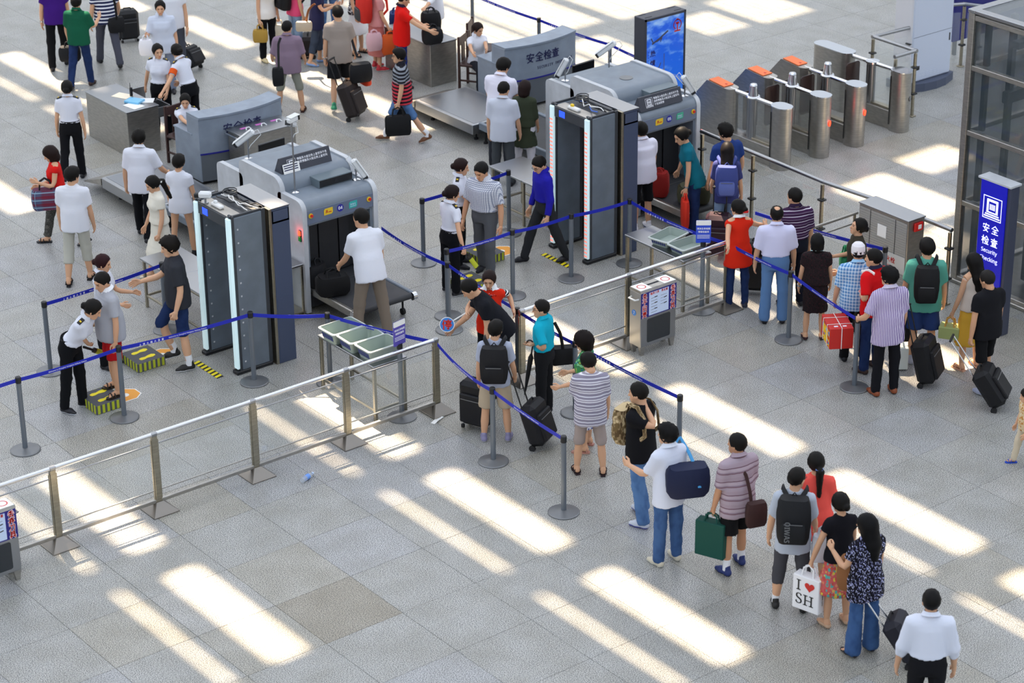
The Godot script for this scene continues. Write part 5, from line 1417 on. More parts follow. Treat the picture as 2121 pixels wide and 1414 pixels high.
	icon_scanner(pt, sf * Transform3D(Basis.IDENTITY, Vector3(0, 1.72, 0)), 0.3)
	part(s, "pictogram", pt, M.sign_white_glow)
	var st := MB.new()
	glyph_run(st, ["an", "quan"], sf * Transform3D(Basis.IDENTITY, Vector3(-0.135, 1.38, 0)), 0.115, 0.15, 0.1, false, 0.002)
	glyph_run(st, ["jian", "cha"], sf * Transform3D(Basis.IDENTITY, Vector3(-0.135, 1.21, 0)), 0.115, 0.15, 0.1, false, 0.002)
	st.add(text_mb("Security", 0.075, 0.002), sf * Transform3D(Basis.IDENTITY, Vector3(0, 1.13, 0.002)))
	st.add(text_mb("Checking", 0.075, 0.002), sf * Transform3D(Basis.IDENTITY, Vector3(0, 1.02, 0.002)))
	part(s, "lettering", st, M.sign_white_glow)
	var al := AreaLight3D.new()
	al.name = "sign_light"
	al.light_color = Color(0.2, 0.25, 1.0)
	al.light_energy = 0.03
	al.area_size = Vector2(0.43, 1.77)
	al.area_range = 60.0
	al.shadow_enabled = true
	s.add_child(al)
	al.transform = Transform3D(Basis(Vector3.UP, PI / 2), Vector3(-0.03, 1.18, 0.235))

func litter() -> void:
	var b := thing("water_bottle", "clear plastic water bottle with a blue label lying on the floor", "bottle", Vector3(-4.17, 0.033, 1.46), 0.35)
	var side := Transform3D(Basis(Vector3(0, 1, 0), Vector3(1, 0, 0), Vector3(0, 0, -1)), Vector3.ZERO)
	var pet := mat("clear_plastic", hexc("dbe6f2"), 0.08)
	pet.transparency = BaseMaterial3D.TRANSPARENCY_ALPHA
	pet.albedo_color.a = 0.3
	part(b, "body", MB.new().lathe([Vector2(0, -0.1), Vector2(0.03, -0.1), Vector2(0.032, -0.09), Vector2(0.032, 0.05), Vector2(0.014, 0.085), Vector2(0.013, 0.1)], 16, side), pet)
	part(b, "cap", MB.new().lathe([Vector2(0.015, 0.098), Vector2(0.015, 0.118), Vector2(0, 0.118)], 14, side), M.paper_blue)
	part(b, "label", MB.new().lathe([Vector2(0.0326, -0.03), Vector2(0.0326, 0.03)], 16, side), mat("bottle_label", hexc("6f9ce8"), 0.5))
	var tk := thing("paper_slip", "crumpled pale paper slip beside the last fence foot", "litter", Vector3(-2.1, 0, 1.2), 0.4)
	part(tk, "slip", slip(), M.paper)
	var fs := thing("floor_emblem", "faded pink round floor sticker behind the counter", "sticker", Vector3(9.0, 0.0008, -10.75), 0.0)
	var flat := Transform3D(Basis(Vector3(1, 0, 0), Vector3(0, 0, -1), Vector3(0, 1, 0)), Vector3.ZERO)
	part(fs, "disc", MB.new().prism(disc(Vector2.ZERO, 0.2, 24), 0, 0.001, flat), mat("faded_pink", hexc("d9b8c8"), 0.6))
	part(fs, "mark", MB.new().prism(disc(Vector2(-0.02, 0.0), 0.07, 12), 0.001, 0.0014, flat), M.paper)
	for q in [[5.3, 0.2, 0.9, 0.18, 0.1], [5.05, 0.75, 0.5, 0.16, 0.6]]:
		pass

func slip() -> MB:
	var mb := MB.new()
	var pts := [Vector3(-0.1, 0.003, -0.03), Vector3(-0.04, 0.02, -0.02), Vector3(0.02, 0.006, -0.035), Vector3(0.1, 0.012, -0.02)]
	for i in 3:
		mb.quad(pts[i] + Vector3(0, 0, 0.06), pts[i + 1] + Vector3(0, 0.004, 0.06), pts[i + 1], pts[i])
	return mb

# ---------------------------------------------------------------- distance fields meshed as surface nets
class Field:
	var o: Vector3
	var c: float
	var nx: int
	var ny: int
	var nz: int
	var d := PackedFloat32Array()
	func _init(lo: Vector3, hi: Vector3, cell: float) -> void:
		o = lo - Vector3.ONE * cell * 2.0
		c = cell
		nx = int(ceil((hi.x - lo.x) / cell)) + 5
		ny = int(ceil((hi.y - lo.y) / cell)) + 5
		nz = int(ceil((hi.z - lo.z) / cell)) + 5
		d.resize(nx * ny * nz)
		d.fill(1.0)
	func span(lo: Vector3, hi: Vector3) -> Array:
		return [clampi(int((lo.x - o.x) / c), 0, nx - 1), clampi(int((hi.x - o.x) / c) + 2, 0, nx), clampi(int((lo.y - o.y) / c), 0, ny - 1), clampi(int((hi.y - o.y) / c) + 2, 0, ny), clampi(int((lo.z - o.z) / c), 0, nz - 1), clampi(int((hi.z - o.z) / c) + 2, 0, nz)]
	# tapered capsule; cut_n, cut_p: everything beyond this plane is left off
	func limb(a: Vector3, b: Vector3, ra: float, rb: float, k := 0.03, cut_p := Vector3.ZERO, cut_n := Vector3.ZERO) -> void:
		var m := maxf(ra, rb) + k + c * 2.0
		var s := span(Vector3(minf(a.x, b.x) - m, minf(a.y, b.y) - m, minf(a.z, b.z) - m), Vector3(maxf(a.x, b.x) + m, maxf(a.y, b.y) + m, maxf(a.z, b.z) + m))
		var ba := b - a
		var l2 := maxf(ba.length_squared(), 0.000001)
		var cut := cut_n != Vector3.ZERO
		var dr := rb - ra
		for z in range(s[4], s[5]):
			var pz := o.z + z * c
			for y in range(s[2], s[3]):
				var py := o.y + y * c
				var i: int = s[0] + nx * (y + ny * z)
				for x in range(s[0], s[1]):
					var p := Vector3(o.x + x * c, py, pz)
					var t := clampf((p - a).dot(ba) / l2, 0.0, 1.0)
					var e := (p - a - ba * t).length() - ra - dr * t
					if cut: e = maxf(e, (p - cut_p).dot(cut_n))
					var f := d[i]
					var h := maxf(k - absf(e - f), 0.0)
					d[i] = minf(e, f) - h * h * 0.25 / k
					i += 1
	func blob(q: Vector3, r: Vector3, k := 0.03, sub := false) -> void:
		var m := Vector3.ONE * (k + c * 2.0) + r
		var s := span(q - m, q + m)
		var mr := minf(r.x, minf(r.y, r.z))
		for z in range(s[4], s[5]):
			for y in range(s[2], s[3]):
				var i: int = s[0] + nx * (y + ny * z)
				for x in range(s[0], s[1]):
					var p := (Vector3(o.x + x * c, o.y + y * c, o.z + z * c) - q) / r
					var e := (p.length() - 1.0) * mr
					var f := d[i]
					if sub:
						var h := maxf(k - absf(-e - f), 0.0)
						d[i] = maxf(-e, f) + h * h * 0.25 / k
					else:
						var h := maxf(k - absf(e - f), 0.0)
						d[i] = minf(e, f) - h * h * 0.25 / k
					i += 1
	# a stack of ellipses in the frame t: heights ys, half widths ax, half depths az, centre shifts cz
	func stack(t: Transform3D, ys: Array, ax: Array, az: Array, cz: Array, k := 0.03) -> void:
		var inv := t.affine_inverse()
		var lo := Vector3.ONE * 99.0
		var hi := -lo
		var y0: float = ys[0]
		var y1: float = ys[ys.size() - 1]
		var mx := 0.0
		for v in ax: mx = maxf(mx, v)
		var mz := 0.0
		for i in az.size(): mz = maxf(mz, az[i] + absf(cz[i]))
		for q in [Vector3(-mx, y0, -mz), Vector3(mx, y0, -mz), Vector3(-mx, y1, -mz), Vector3(mx, y1, -mz), Vector3(-mx, y0, mz), Vector3(mx, y0, mz), Vector3(-mx, y1, mz), Vector3(mx, y1, mz)]:
			var w: Vector3 = t * q
			lo = lo.min(w); hi = hi.max(w)
		var m := Vector3.ONE * (k + c * 2.0)
		var s := span(lo - m, hi + m)
		var n := ys.size()
		# profile table
		var T := 64
		var tax := PackedFloat32Array(); var taz := PackedFloat32Array(); var tcz := PackedFloat32Array()
		for j in T + 1:
			var yy := y0 + (y1 - y0) * j / T
			var a := 0
			while a < n - 2 and yy > ys[a + 1]: a += 1
			var u: float = clampf((yy - ys[a]) / (ys[a + 1] - ys[a]), 0, 1)
			u = u * u * (3.0 - 2.0 * u)
			tax.append(lerpf(ax[a], ax[a + 1], u)); taz.append(lerpf(az[a], az[a + 1], u)); tcz.append(lerpf(cz[a], cz[a + 1], u))
		var sc := T / (y1 - y0)
		var x0: int = s[0]
		var x1: int = s[1]
		var dp := inv.basis * Vector3(c, 0, 0)
		for z in range(s[4], s[5]):
			for y in range(s[2], s[3]):
				var i: int = s[0] + nx * (y + ny * z)
				var p := inv * Vector3(o.x + x0 * c, o.y + y * c, o.z + z * c) - dp
				for x in range(x0, x1):
					p += dp
					var j := clampi(int((p.y - y0) * sc), 0, T)
					var a := tax[j]; var b := taz[j]
					var u := p.x / a; var w := (p.z - tcz[j]) / b
					var e := (sqrt(u * u + w * w) - 1.0) * minf(a, b)
					e = maxf(e, maxf(y0 - p.y, p.y - y1))
					var f := d[i]
					var h := maxf(k - absf(e - f), 0.0)
					d[i] = minf(e, f) - h * h * 0.25 / k
					i += 1
	func cut_above(q: Vector3, n: Vector3) -> void:
		var i := 0
		for z in nz:
			for y in ny:
				for x in nx:
					var e := (Vector3(o.x + x * c, o.y + y * c, o.z + z * c) - q).dot(n)
					if e > d[i]: d[i] = e
					i += 1
	func net() -> MB:
		var mb := MB.new()
		var id := PackedInt32Array()
		id.resize(nx * ny * nz)
		id.fill(-1)
		var sy := nx
		var sz := nx * ny
		var off := [0, 1, sy, sy + 1, sz, sz + 1, sz + sy, sz + sy + 1]
		var edges := [[0, 1], [2, 3], [4, 5], [6, 7], [0, 2], [1, 3], [4, 6], [5, 7], [0, 4], [1, 5], [2, 6], [3, 7]]
		var lim := c * 2.5
		var vv := PackedVector3Array()
		for z in nz - 1:
			for y in ny - 1:
				var i := nx * (y + ny * z)
				for x in nx - 1:
					var d0 := d[i]
					if d0 > lim or d0 < -lim:
						i += 1
						continue
					var neg := 0
					for k in 8:
						if d[i + off[k]] < 0.0: neg += 1
					if neg > 0 and neg < 8:
						var sum := Vector3.ZERO
						var cnt := 0
						for e in edges:
							var a: float = d[i + off[e[0]]]; var b: float = d[i + off[e[1]]]
							if (a < 0.0) != (b < 0.0):
								var t := a / (a - b)
								var p := Vector3(e[0] & 1, (e[0] >> 1) & 1, e[0] >> 2); var q := Vector3(e[1] & 1, (e[1] >> 1) & 1, e[1] >> 2)
								sum += p.lerp(q, t)
								cnt += 1
						id[i] = vv.size()
						vv.append(o + (Vector3(x, y, z) + sum / cnt) * c)
					i += 1
		var idx := PackedInt32Array()
		for z in range(1, nz - 1):
			for y in range(1, ny - 1):
				var i := nx * (y + ny * z) + 1
				for x in range(1, nx - 1):
					if id[i] >= 0 or true:
						var a := d[i]
						if a < lim and a > -lim:
							for k in 3:
								var st: int = [1, sy, sz][k]
								var b := d[i + st]
								if (a < 0.0) != (b < 0.0):
									var u: int = [sy, sz, 1][k]; var w: int = [sz, 1, sy][k]
									var q0 := id[i]; var q1 := id[i - u]; var q2 := id[i - u - w]; var q3 := id[i - w]
									if q0 < 0 or q1 < 0 or q2 < 0 or q3 < 0: continue
									if a < 0.0: idx.append_array([q0, q2, q1, q0, q3, q2])
									else: idx.append_array([q0, q1, q2, q0, q2, q3])
					i += 1
		var nn := PackedVector3Array()
		nn.resize(vv.size())
		for i in range(0, idx.size(), 3):
			var a := vv[idx[i]]; var b := vv[idx[i + 1]]; var e := vv[idx[i + 2]]
			var f := (e - a).cross(b - a)
			nn[idx[i]] += f; nn[idx[i + 1]] += f; nn[idx[i + 2]] += f
		for i in nn.size(): nn[i] = nn[i].normalized()
		mb.v = vv; mb.n = nn; mb.idx = idx
		mb.uv.resize(vv.size())
		mb.col.resize(vv.size()); mb.col.fill(Color.WHITE)
		return mb

# ---------------------------------------------------------------- body templates
var tmpl := {}
var crease := FastNoiseLite.new()

func make_templates() -> void:
	crease.seed = 3
	crease.frequency = 1.0
	crease.fractal_octaves = 2
	for fem in [false, true]:
		var f := Field.new(Vector3(-0.1, -0.16, -0.12), Vector3(0.1, 0.125, 0.13), 0.0062)
		var jw := 0.058 if not fem else 0.052
		f.blob(Vector3(0, 0.028, -0.012), Vector3(0.076, 0.092, 0.096), 0.02)
		f.limb(Vector3(0, -0.01, 0.022), Vector3(0, -0.078, 0.05), 0.066, jw * 0.72, 0.04)
		f.limb(Vector3(0, 0.012, 0.086), Vector3(0, -0.028, 0.104), 0.009, 0.0135, 0.014)
		f.limb(Vector3(-0.028, 0.034, 0.072), Vector3(0.028, 0.034, 0.072), 0.012, 0.012, 0.02)
		f.limb(Vector3(-0.016, -0.062, 0.082), Vector3(0.016, -0.062, 0.082), 0.0085, 0.0085, 0.012)
		for sx in [-1.0, 1.0]:
			f.blob(Vector3(0.077 * sx, -0.004, -0.008), Vector3(0.011, 0.031, 0.02), 0.01)
			f.blob(Vector3(0.031 * sx, 0.012, 0.098), Vector3(0.016, 0.011, 0.014), 0.014, true)
		f.limb(Vector3(0, -0.05, -0.02), Vector3(0, -0.1, -0.022), 0.052 if not fem else 0.045, 0.056 if not fem else 0.048, 0.03)
		var mb := f.net()
		for i in mb.v.size():
			var p := mb.v[i]
			var ax := absf(p.x)
			if p.z > 0.055:
				if absf(p.y - 0.012) < 0.0065 and ax > 0.017 and ax < 0.046: mb.col[i] = Color(0.1, 0.08, 0.08)
				elif absf(p.y - 0.033) < 0.006 and ax > 0.013 and ax < 0.05: mb.col[i] = Color(0.22, 0.17, 0.15) if not fem else Color(0.4, 0.33, 0.3)
				elif absf(p.y + 0.062) < 0.0075 and ax < 0.024: mb.col[i] = Color(0.85, 0.5, 0.48) if fem else Color(0.85, 0.62, 0.58)
		tmpl["head_f" if fem else "head_m"] = mb
	make_hair()
	make_hands()
	make_shoes()

func ruffle(mb: MB, amp: float, freq: Vector3) -> MB:
	for i in mb.v.size():
		var p := mb.v[i]
		mb.v[i] = p + mb.n[i] * crease.get_noise_3d(p.x * freq.x, p.y * freq.y, p.z * freq.z) * amp
	return mb

func make_hair() -> void:
	var lo := Vector3(-0.13, -0.42, -0.22); var hi := Vector3(0.13, 0.16, 0.14)
	for kind in ["short", "crew", "balding", "bob", "bun", "pony", "long", "curly", "shag"]:
		var l := lo; var h := hi
		if kind in ["short", "crew", "balding", "curly", "shag"]: l = Vector3(-0.13, -0.14, -0.16)
		var f := Field.new(l, h, 0.0085)
		var up := 0.012 if kind in ["crew", "balding"] else 0.02
		if kind == "curly": up = 0.034
		f.blob(Vector3(0, 0.034, -0.016), Vector3(0.076 + up, 0.094 + up, 0.097 + up), 0.01)
		if kind in ["short", "shag"]: f.blob(Vector3(0, 0.085, 0.035), Vector3(0.066, 0.045, 0.06), 0.03)
		# nape and sides
		match kind:
			"bob": f.limb(Vector3(0, 0.0, -0.035), Vector3(0, -0.07, -0.03), 0.1, 0.098, 0.03)
			"curly": f.limb(Vector3(0, 0.0, -0.05), Vector3(0, -0.06, -0.05), 0.095, 0.08, 0.03)
			"long":
				f.limb(Vector3(0, 0.0, -0.04), Vector3(0, -0.2, -0.085), 0.098, 0.1, 0.03)
				f.limb(Vector3(0, -0.2, -0.085), Vector3(0, -0.34, -0.1), 0.098, 0.07, 0.03)
			"pony":
				f.limb(Vector3(0, 0.0, -0.11), Vector3(0, -0.04, -0.15), 0.03, 0.04, 0.02)
				f.limb(Vector3(0, -0.04, -0.15), Vector3(0, -0.34, -0.14), 0.045, 0.026, 0.02)
			"bun": f.blob(Vector3(0, 0.0, -0.125), Vector3(0.048, 0.045, 0.042), 0.015)
		# open the face and the neck
		match kind:
			"bob", "long":
				f.blob(Vector3(0, -0.035, 0.105), Vector3(0.068, 0.088, 0.09), 0.012, true)
			"curly": f.blob(Vector3(0, -0.045, 0.1), Vector3(0.075, 0.1, 0.09), 0.012, true)
			"bun", "pony":
				f.blob(Vector3(0, -0.022, 0.114), Vector3(0.1, 0.118, 0.1), 0.01, true)
			_:
				f.blob(Vector3(0, -0.035, 0.112), Vector3(0.105, 0.115, 0.108), 0.01, true)
		if kind == "balding": f.blob(Vector3(0, 0.15, -0.045), Vector3(0.055, 0.065, 0.085), 0.012, true)
		if kind in ["short", "crew", "balding", "shag", "bun", "pony"]:
			# cut below the hairline: slanting from brow to nape, ears free
			var n := Vector3(0, -1.0, 0.42).normalized()
			var q := Vector3(0, -0.075 if kind != "crew" else -0.06, -0.09)
			if kind == "shag": q.y = -0.11
			if kind == "pony" or kind == "bun":
				var i := 0
				for z in f.nz:
					for y in f.ny:
						for x in f.nx:
							var p := Vector3(f.o.x + x * f.c, f.o.y + y * f.c, f.o.z + z * f.c)
							if p.z > -0.1:
								f.d[i] = maxf(f.d[i], (p - q).dot(n))
							i += 1
			else:
				f.cut_above(q, n)
		var mb := f.net()
		ruffle(mb, 0.008 if kind != "curly" else 0.014, Vector3(28, 12, 28) if kind != "curly" else Vector3(42, 42, 42))
		if kind == "shag": ruffle(mb, 0.012, Vector3(30, 20, 30))
		tmpl["hair_" + kind] = mb.mesh()
	# sun cap
	var c := MB.new()
	c.lathe([Vector2(0.1, -0.01), Vector2(0.101, 0.05), Vector2(0.092, 0.095), Vector2(0.06, 0.128), Vector2(0, 0.14)], 22, Transform3D(Basis.from_scale(Vector3(0.93, 1, 1.12)), Vector3(0, 0.015, -0.012)))
	c.prism(PackedVector2Array([Vector2(-0.085, 0.06), Vector2(-0.06, 0.15), Vector2(0, 0.175), Vector2(0.06, 0.15), Vector2(0.085, 0.06)]), -0.012, -0.004, Transform3D(Basis(Vector3(1, 0, 0), Vector3(0, -0.25, 0.97), Vector3(0, -0.97, -0.25)), Vector3(0, 0.03, 0)))
	tmpl["cap"] = c.mesh()

# the right hand hangs down -y from the wrist, palm towards +x (the thigh), thumb towards +z
func make_hands() -> void:
	for grip in [false, true]:
		var f := Field.new(Vector3(-0.055, -0.2, -0.07), Vector3(0.085, 0.02, 0.075), 0.0052)
		f.limb(Vector3(0, 0.02, 0), Vector3(0, -0.03, 0), 0.024, 0.024, 0.015)
		for k in 3: f.limb(Vector3(0, -0.025, 0), Vector3(0.004, -0.085, 0.026 - k * 0.026), 0.02, 0.0155, 0.012)
		var ln := [0.068, 0.076, 0.07, 0.055]
		for k in 4:
			var z := 0.032 - k * 0.0215
			var p := Vector3(0.003, -0.09 + (0.008 if k == 3 else 0.0), z)
			var an := (0.5 if not grip else 1.5) + 0.06 * k
			var dir := Vector3(sin(an * 0.35), -cos(an * 0.35), 0)
			var q: Vector3 = p + dir * ln[k] * 0.46
			var an2 := an * (1.15 if grip else 0.95)
			var r: Vector3 = q + Vector3(sin(an2), -cos(an2), 0) * ln[k] * 0.32
			var an3 := an * (1.9 if grip else 1.35)
			var s: Vector3 = r + Vector3(sin(an3), -cos(an3), 0) * ln[k] * 0.26
			f.limb(p, q, 0.0098, 0.009, 0.005)
			f.limb(q, r, 0.009, 0.0083, 0.003)
			f.limb(r, s, 0.0083, 0.0072, 0.003)
		var t0 := Vector3(0.006, -0.03, 0.02)
		var t1 := Vector3(0.022, -0.058, 0.05)
		var t2 := Vector3(0.034 if grip else 0.024, -0.085, 0.058 if not grip else 0.045)
		var t3 := Vector3(0.05 if grip else 0.03, -0.105, 0.056 if not grip else 0.03)
		f.limb(t0, t1, 0.016, 0.0125, 0.012)
		f.limb(t1, t2, 0.012, 0.0105, 0.004)
		f.limb(t2, t3, 0.0105, 0.0085, 0.003)
		tmpl["hand_grip" if grip else "hand"] = f.net()

# shoes point to +z with the ankle at the origin and the floor at -0.085
func make_shoes() -> void:
	for kind in ["sneaker", "leather", "slip", "heel"]:
		var f := Field.new(Vector3(-0.06, -0.09, -0.09), Vector3(0.06, 0.04, 0.2), 0.0085)
		var top := 0.02 if kind in ["sneaker", "leather"] else -0.02
		f.limb(Vector3(0, -0.045, -0.035), Vector3(0, -0.05, 0.08), 0.037, 0.042, 0.02)
		f.limb(Vector3(0, -0.05, 0.08), Vector3(0, -0.062, 0.15), 0.042, 0.027, 0.02)
		if kind in ["sneaker", "leather"]: f.limb(Vector3(0, -0.05, -0.02), Vector3(0, top, -0.015), 0.037, 0.036, 0.02)
		f.cut_above(Vector3(0, -0.084, 0), Vector3.DOWN)
		if kind in ["slip", "heel"]:
			f.cut_above(Vector3(0, -0.03, 0.0), Vector3(0, 1, 0.1).normalized())
			f.blob(Vector3(0, -0.01, 0.01), Vector3(0.026, 0.05, 0.07), 0.01, true)
		var mb := f.net()
		for i in mb.v.size():
			if mb.v[i].y < -0.062: mb.col[i] = Color(0, 0, 0, 0)    # sole
		tmpl["shoe_" + kind] = mb
	var s := MB.new()
	var flat := Transform3D(Basis(Vector3(1, 0, 0), Vector3(0, 0, -1), Vector3(0, 1, 0)), Vector3(0, -0.085, 0))
	s.prism(PackedVector2Array([Vector2(-0.03, 0.07), Vector2(0.03, 0.07), Vector2(0.034, 0.0), Vector2(0.046, -0.09), Vector2(0.04, -0.15), Vector2(0.01, -0.178), Vector2(-0.03, -0.155), Vector2(-0.042, -0.09), Vector2(-0.032, 0.0)]), 0.0, 0.022, flat, true)
	for z in [0.105, 0.06, -0.03]:
		var pts := []
		for i in 7:
			var an := PI * i / 6
			pts.append(Vector3(cos(an) * (0.044 if z > 0 else 0.04), -0.065 + sin(an) * (0.052 if z > 0 else 0.075), z))
		s.tube(pts, [0.009], 6)
	tmpl["shoe_sandal"] = s
	# bare foot for sandals
	var f2 := Field.new(Vector3(-0.05, -0.07, -0.07), Vector3(0.05, 0.05, 0.17), 0.0085)
	f2.limb(Vector3(0, 0.02, -0.01), Vector3(0, -0.03, -0.025), 0.032, 0.032, 0.02)
	f2.limb(Vector3(0, -0.02, 0.0), Vector3(0, -0.042, 0.1), 0.034, 0.026, 0.03)
	for k in 5: f2.limb(Vector3(0.026 - k * 0.014, -0.045, 0.1), Vector3(0.028 - k * 0.015, -0.051, 0.142 - k * 0.008), 0.014, 0.0085 - 0.0004 * k, 0.004)
	tmpl["foot"] = f2.net()

# ---------------------------------------------------------------- one person
# s: dictionary read from the cast list. Local frame: +z is where the person faces, +x is the person's left.
func skeleton(s: Dictionary) -> Dictionary:
	var H: float = s.get("h", 1.7)
	var k := H / 1.72
	var fem: bool = s.get("f", false)
	var J := {"k": k}
	var sw: float = (0.17 if not fem else 0.15) * s.get("w", 1.0)
	# legs
	var legs := []
	var drop := 0.0
	for side in 2:
		var L: Array = s.get("lL" if side == 0 else "lR", [0, 0, 3])
		var sx := 1.0 if side == 0 else -1.0
		var sw_ := deg_to_rad(L[0]); var kn := deg_to_rad(L[1]); var ab := deg_to_rad(L[2] if L.size() > 2 else 3)
		var th := Vector3(sin(ab) * sx, -cos(sw_) * cos(ab), sin(sw_) * cos(ab)).normalized()
		var a2 := sw_ - kn
		var sh := Vector3(sin(ab) * sx * 0.6, -cos(a2) * cos(ab), sin(a2) * cos(ab)).normalized()
		var hip := Vector3(0.088 * sx, 0, 0)
		var knee := hip + th * 0.42
		var ank := knee + sh * 0.415
		legs.append([hip, knee, ank, a2, L[3] if L.size() > 3 else null])
		var low: float = -(ank.y - 0.085)
		drop = maxf(drop, low)
	if s.has("sit"): drop = float(s.sit) / k
	var up := Vector3(0, drop, 0)
	J.pel = up * k
	J.legs = []
	for l in legs:
		var toe: float = 0.0
		if l[4] != null: toe = deg_to_rad(l[4])
		else: toe = clampf(-l[3] * 0.55, 0.0, 0.9) if (l[2] + up).y > 0.1 else 0.0
		J.legs.append([(l[0] + up) * k, (l[1] + up) * k, (l[2] + up) * k, toe])
	# trunk
	var lean := deg_to_rad(s.get("lean", 2.0)); var tilt := deg_to_rad(s.get("tilt", 0.0)); var twist := deg_to_rad(s.get("twist", 0.0))
	var B := Basis(Vector3.UP, twist) * Basis(Vector3.BACK, tilt) * Basis(Vector3.RIGHT, lean)
	J.trunk = Transform3D(B.scaled_local(Vector3.ONE * k), J.pel)
	J.hips = Transform3D(Basis(Vector3.UP, twist * 0.4) * Basis(Vector3.BACK, tilt * 0.3) * Basis(Vector3.RIGHT, lean * 0.3), J.pel).scaled_local(Vector3.ONE * k)
	J.neck = J.trunk * Vector3(0, 0.535, -0.012)
	var hd: Array = s.get("head", [0, 5])
	var hb := Basis(Vector3.UP, twist * 0.7 + deg_to_rad(hd[0])) * Basis(Vector3.RIGHT, deg_to_rad(hd[1])) * Basis(Vector3.BACK, deg_to_rad(hd[2] if hd.size() > 2 else 0.0))
	var nk: Vector3 = J.neck + (B * Vector3(0, 0.05, 0.012) + hb * Vector3(0, 0.062, 0.02)) * k
	J.head = Transform3D(hb.scaled_local(Vector3.ONE * k * s.get("hs", 1.0)), nk)
	# arms
	J.arms = []
	for side in 2:
		var sx := 1.0 if side == 0 else -1.0
		var A = s.get("aL" if side == 0 else "aR", [4, 9, 14])
		var sh: Vector3 = J.trunk * Vector3(sw * sx, 0.437, -0.005)
		var ua := 0.285 * k; var fa := 0.25 * k
		var el: Vector3; var wr: Vector3
		if A is Vector3:
			var to: Vector3 = A - sh
			var dist := minf(to.length(), (ua + fa) * 0.995)
			var dir := to.normalized()
			var cosa := clampf((ua * ua + dist * dist - fa * fa) / (2 * ua * dist), -1, 1)
			var hint := Vector3(0.55 * sx, -0.8, -0.6)
			var perp := (hint - dir * hint.dot(dir)).normalized()
			el = sh + dir * ua * cosa + perp * ua * sqrt(1 - cosa * cosa)
			wr = sh + dir * dist
		else:
			var sg := deg_to_rad(A[0]); var ab := deg_to_rad(A[1]); var bd := deg_to_rad(A[2])
			var tw := deg_to_rad(A[3]) if A.size() > 3 else 0.0
			var yawb := Basis(Vector3.UP, twist)
			var ud := yawb * Vector3(sin(ab) * sx, -cos(sg) * cos(ab), sin(sg) * cos(ab)).normalized()
			el = sh + ud * ua
			var a2 := sg + bd
			var fd := Vector3(sin(ab * 0.4) * sx, -cos(a2), sin(a2)).normalized()
			fd = yawb * (Basis(Vector3.UP, -tw * sx) * fd)
			wr = el + fd * fa
		J.arms.append([sh, el, wr])
	return J

func limb_pts(a: Vector3, b: Vector3, c: Vector3) -> Array:
	# a bent limb with a soft joint
	var o := []
	for i in 4: o.append(a.lerp(b, i / 4.0 * 0.94))
	o.append(b * 0.84 + a * 0.08 + c * 0.08)
	for i in range(1, 5): o.append(b.lerp(c, 0.06 + 0.94 * i / 4.0))
	return o

func cast_body(s: Dictionary, J: Dictionary) -> MB:
	var k: float = J.k
	var fem: bool = s.get("f", false)
	var mb := MB.new()
	mb.add(tmpl["head_f" if fem else "head_m"], J.head)
	# trunk core, hidden by the clothes
	var T: Transform3D = J.trunk
	var w: float = s.get("w", 1.0)
	mb.tube([T * Vector3(0, 0.0, 0), T * Vector3(0, 0.2, 0), T * Vector3(0, 0.4, 0), T * Vector3(0, 0.5, -0.01), T * Vector3(0, 0.56, -0.01)], [0.08 * k, 0.08 * k, 0.078 * k, 0.055 * k, 0.05 * k], 12)
	var nr := (0.053 if not fem else 0.046) * k
	mb.tube([T * Vector3(0, 0.48, -0.012), T * Vector3(0, 0.535, -0.01), J.head * Vector3(0, -0.09, -0.02), J.head * Vector3(0, -0.05, -0.015)], [nr * 1.12, nr * 1.06, nr, nr], 12)
	if s.get("bare", false):
		mb.tube([T * Vector3(-0.15 * w, 0.45, -0.005), T * Vector3(-0.08, 0.48, -0.01), T * Vector3(0.08, 0.48, -0.01), T * Vector3(0.15 * w, 0.45, -0.005)], [0.05 * k, 0.058 * k, 0.058 * k, 0.05 * k], 12)
	var g: float = s.get("limb", 0.9 if fem else 1.0)
	for side in 2:
		var A: Array = J.arms[side]
		mb.tube(limb_pts(A[0], A[1], A[2]), [0.05 * k * g, 0.047 * k * g, 0.045 * k * g, 0.041 * k * g, 0.038 * k * g, 0.039 * k * g, 0.036 * k * g, 0.031 * k * g, 0.026 * k * g], 12)
		# hand
		var fd: Vector3 = (A[2] - A[1]).normalized()
		var hb := Basis()
		var fwd := Vector3(0, 0, 1)
		if absf(fd.z) > 0.75: fwd = Vector3(0, 1, 0)
		var yv := -fd
		var zv := (fwd - yv * fwd.dot(yv)).normalized()
		var xv := yv.cross(zv)
		hb = Basis(xv, yv, zv)
		var grip: bool = ("gL" if side == 0 else "gR") in s
		var sc := k * (0.92 if fem else 1.0)
		var t := Transform3D(hb.scaled_local(Vector3(sc if side == 1 else -sc, sc, sc)), A[2])
		mb.add(tmpl["hand_grip" if grip else "hand"], t)
		var L: Array = J.legs[side]
		mb.tube(limb_pts(L[0], L[1], L[2]), [0.078 * k * g, 0.075 * k * g, 0.068 * k * g, 0.058 * k * g, 0.05 * k * g, 0.05 * k * g, 0.054 * k * g, 0.044 * k * g, 0.034 * k * g], 12)
		if s.get("shoe", "leather") in ["sandal", "slip", "heel"]: mb.add(tmpl["foot"], foot_frame(J, side))
	return mb

func foot_frame(J: Dictionary, side: int) -> Transform3D:
	var L: Array = J.legs[side]
	var sx := 1.0 if side == 0 else -1.0
	var b := Basis(Vector3.UP, 0.14 * sx) * Basis(Vector3.RIGHT, L[3])
	var k: float = J.k
	return Transform3D(b.scaled_local(Vector3(k * sx, k, k)), L[2])

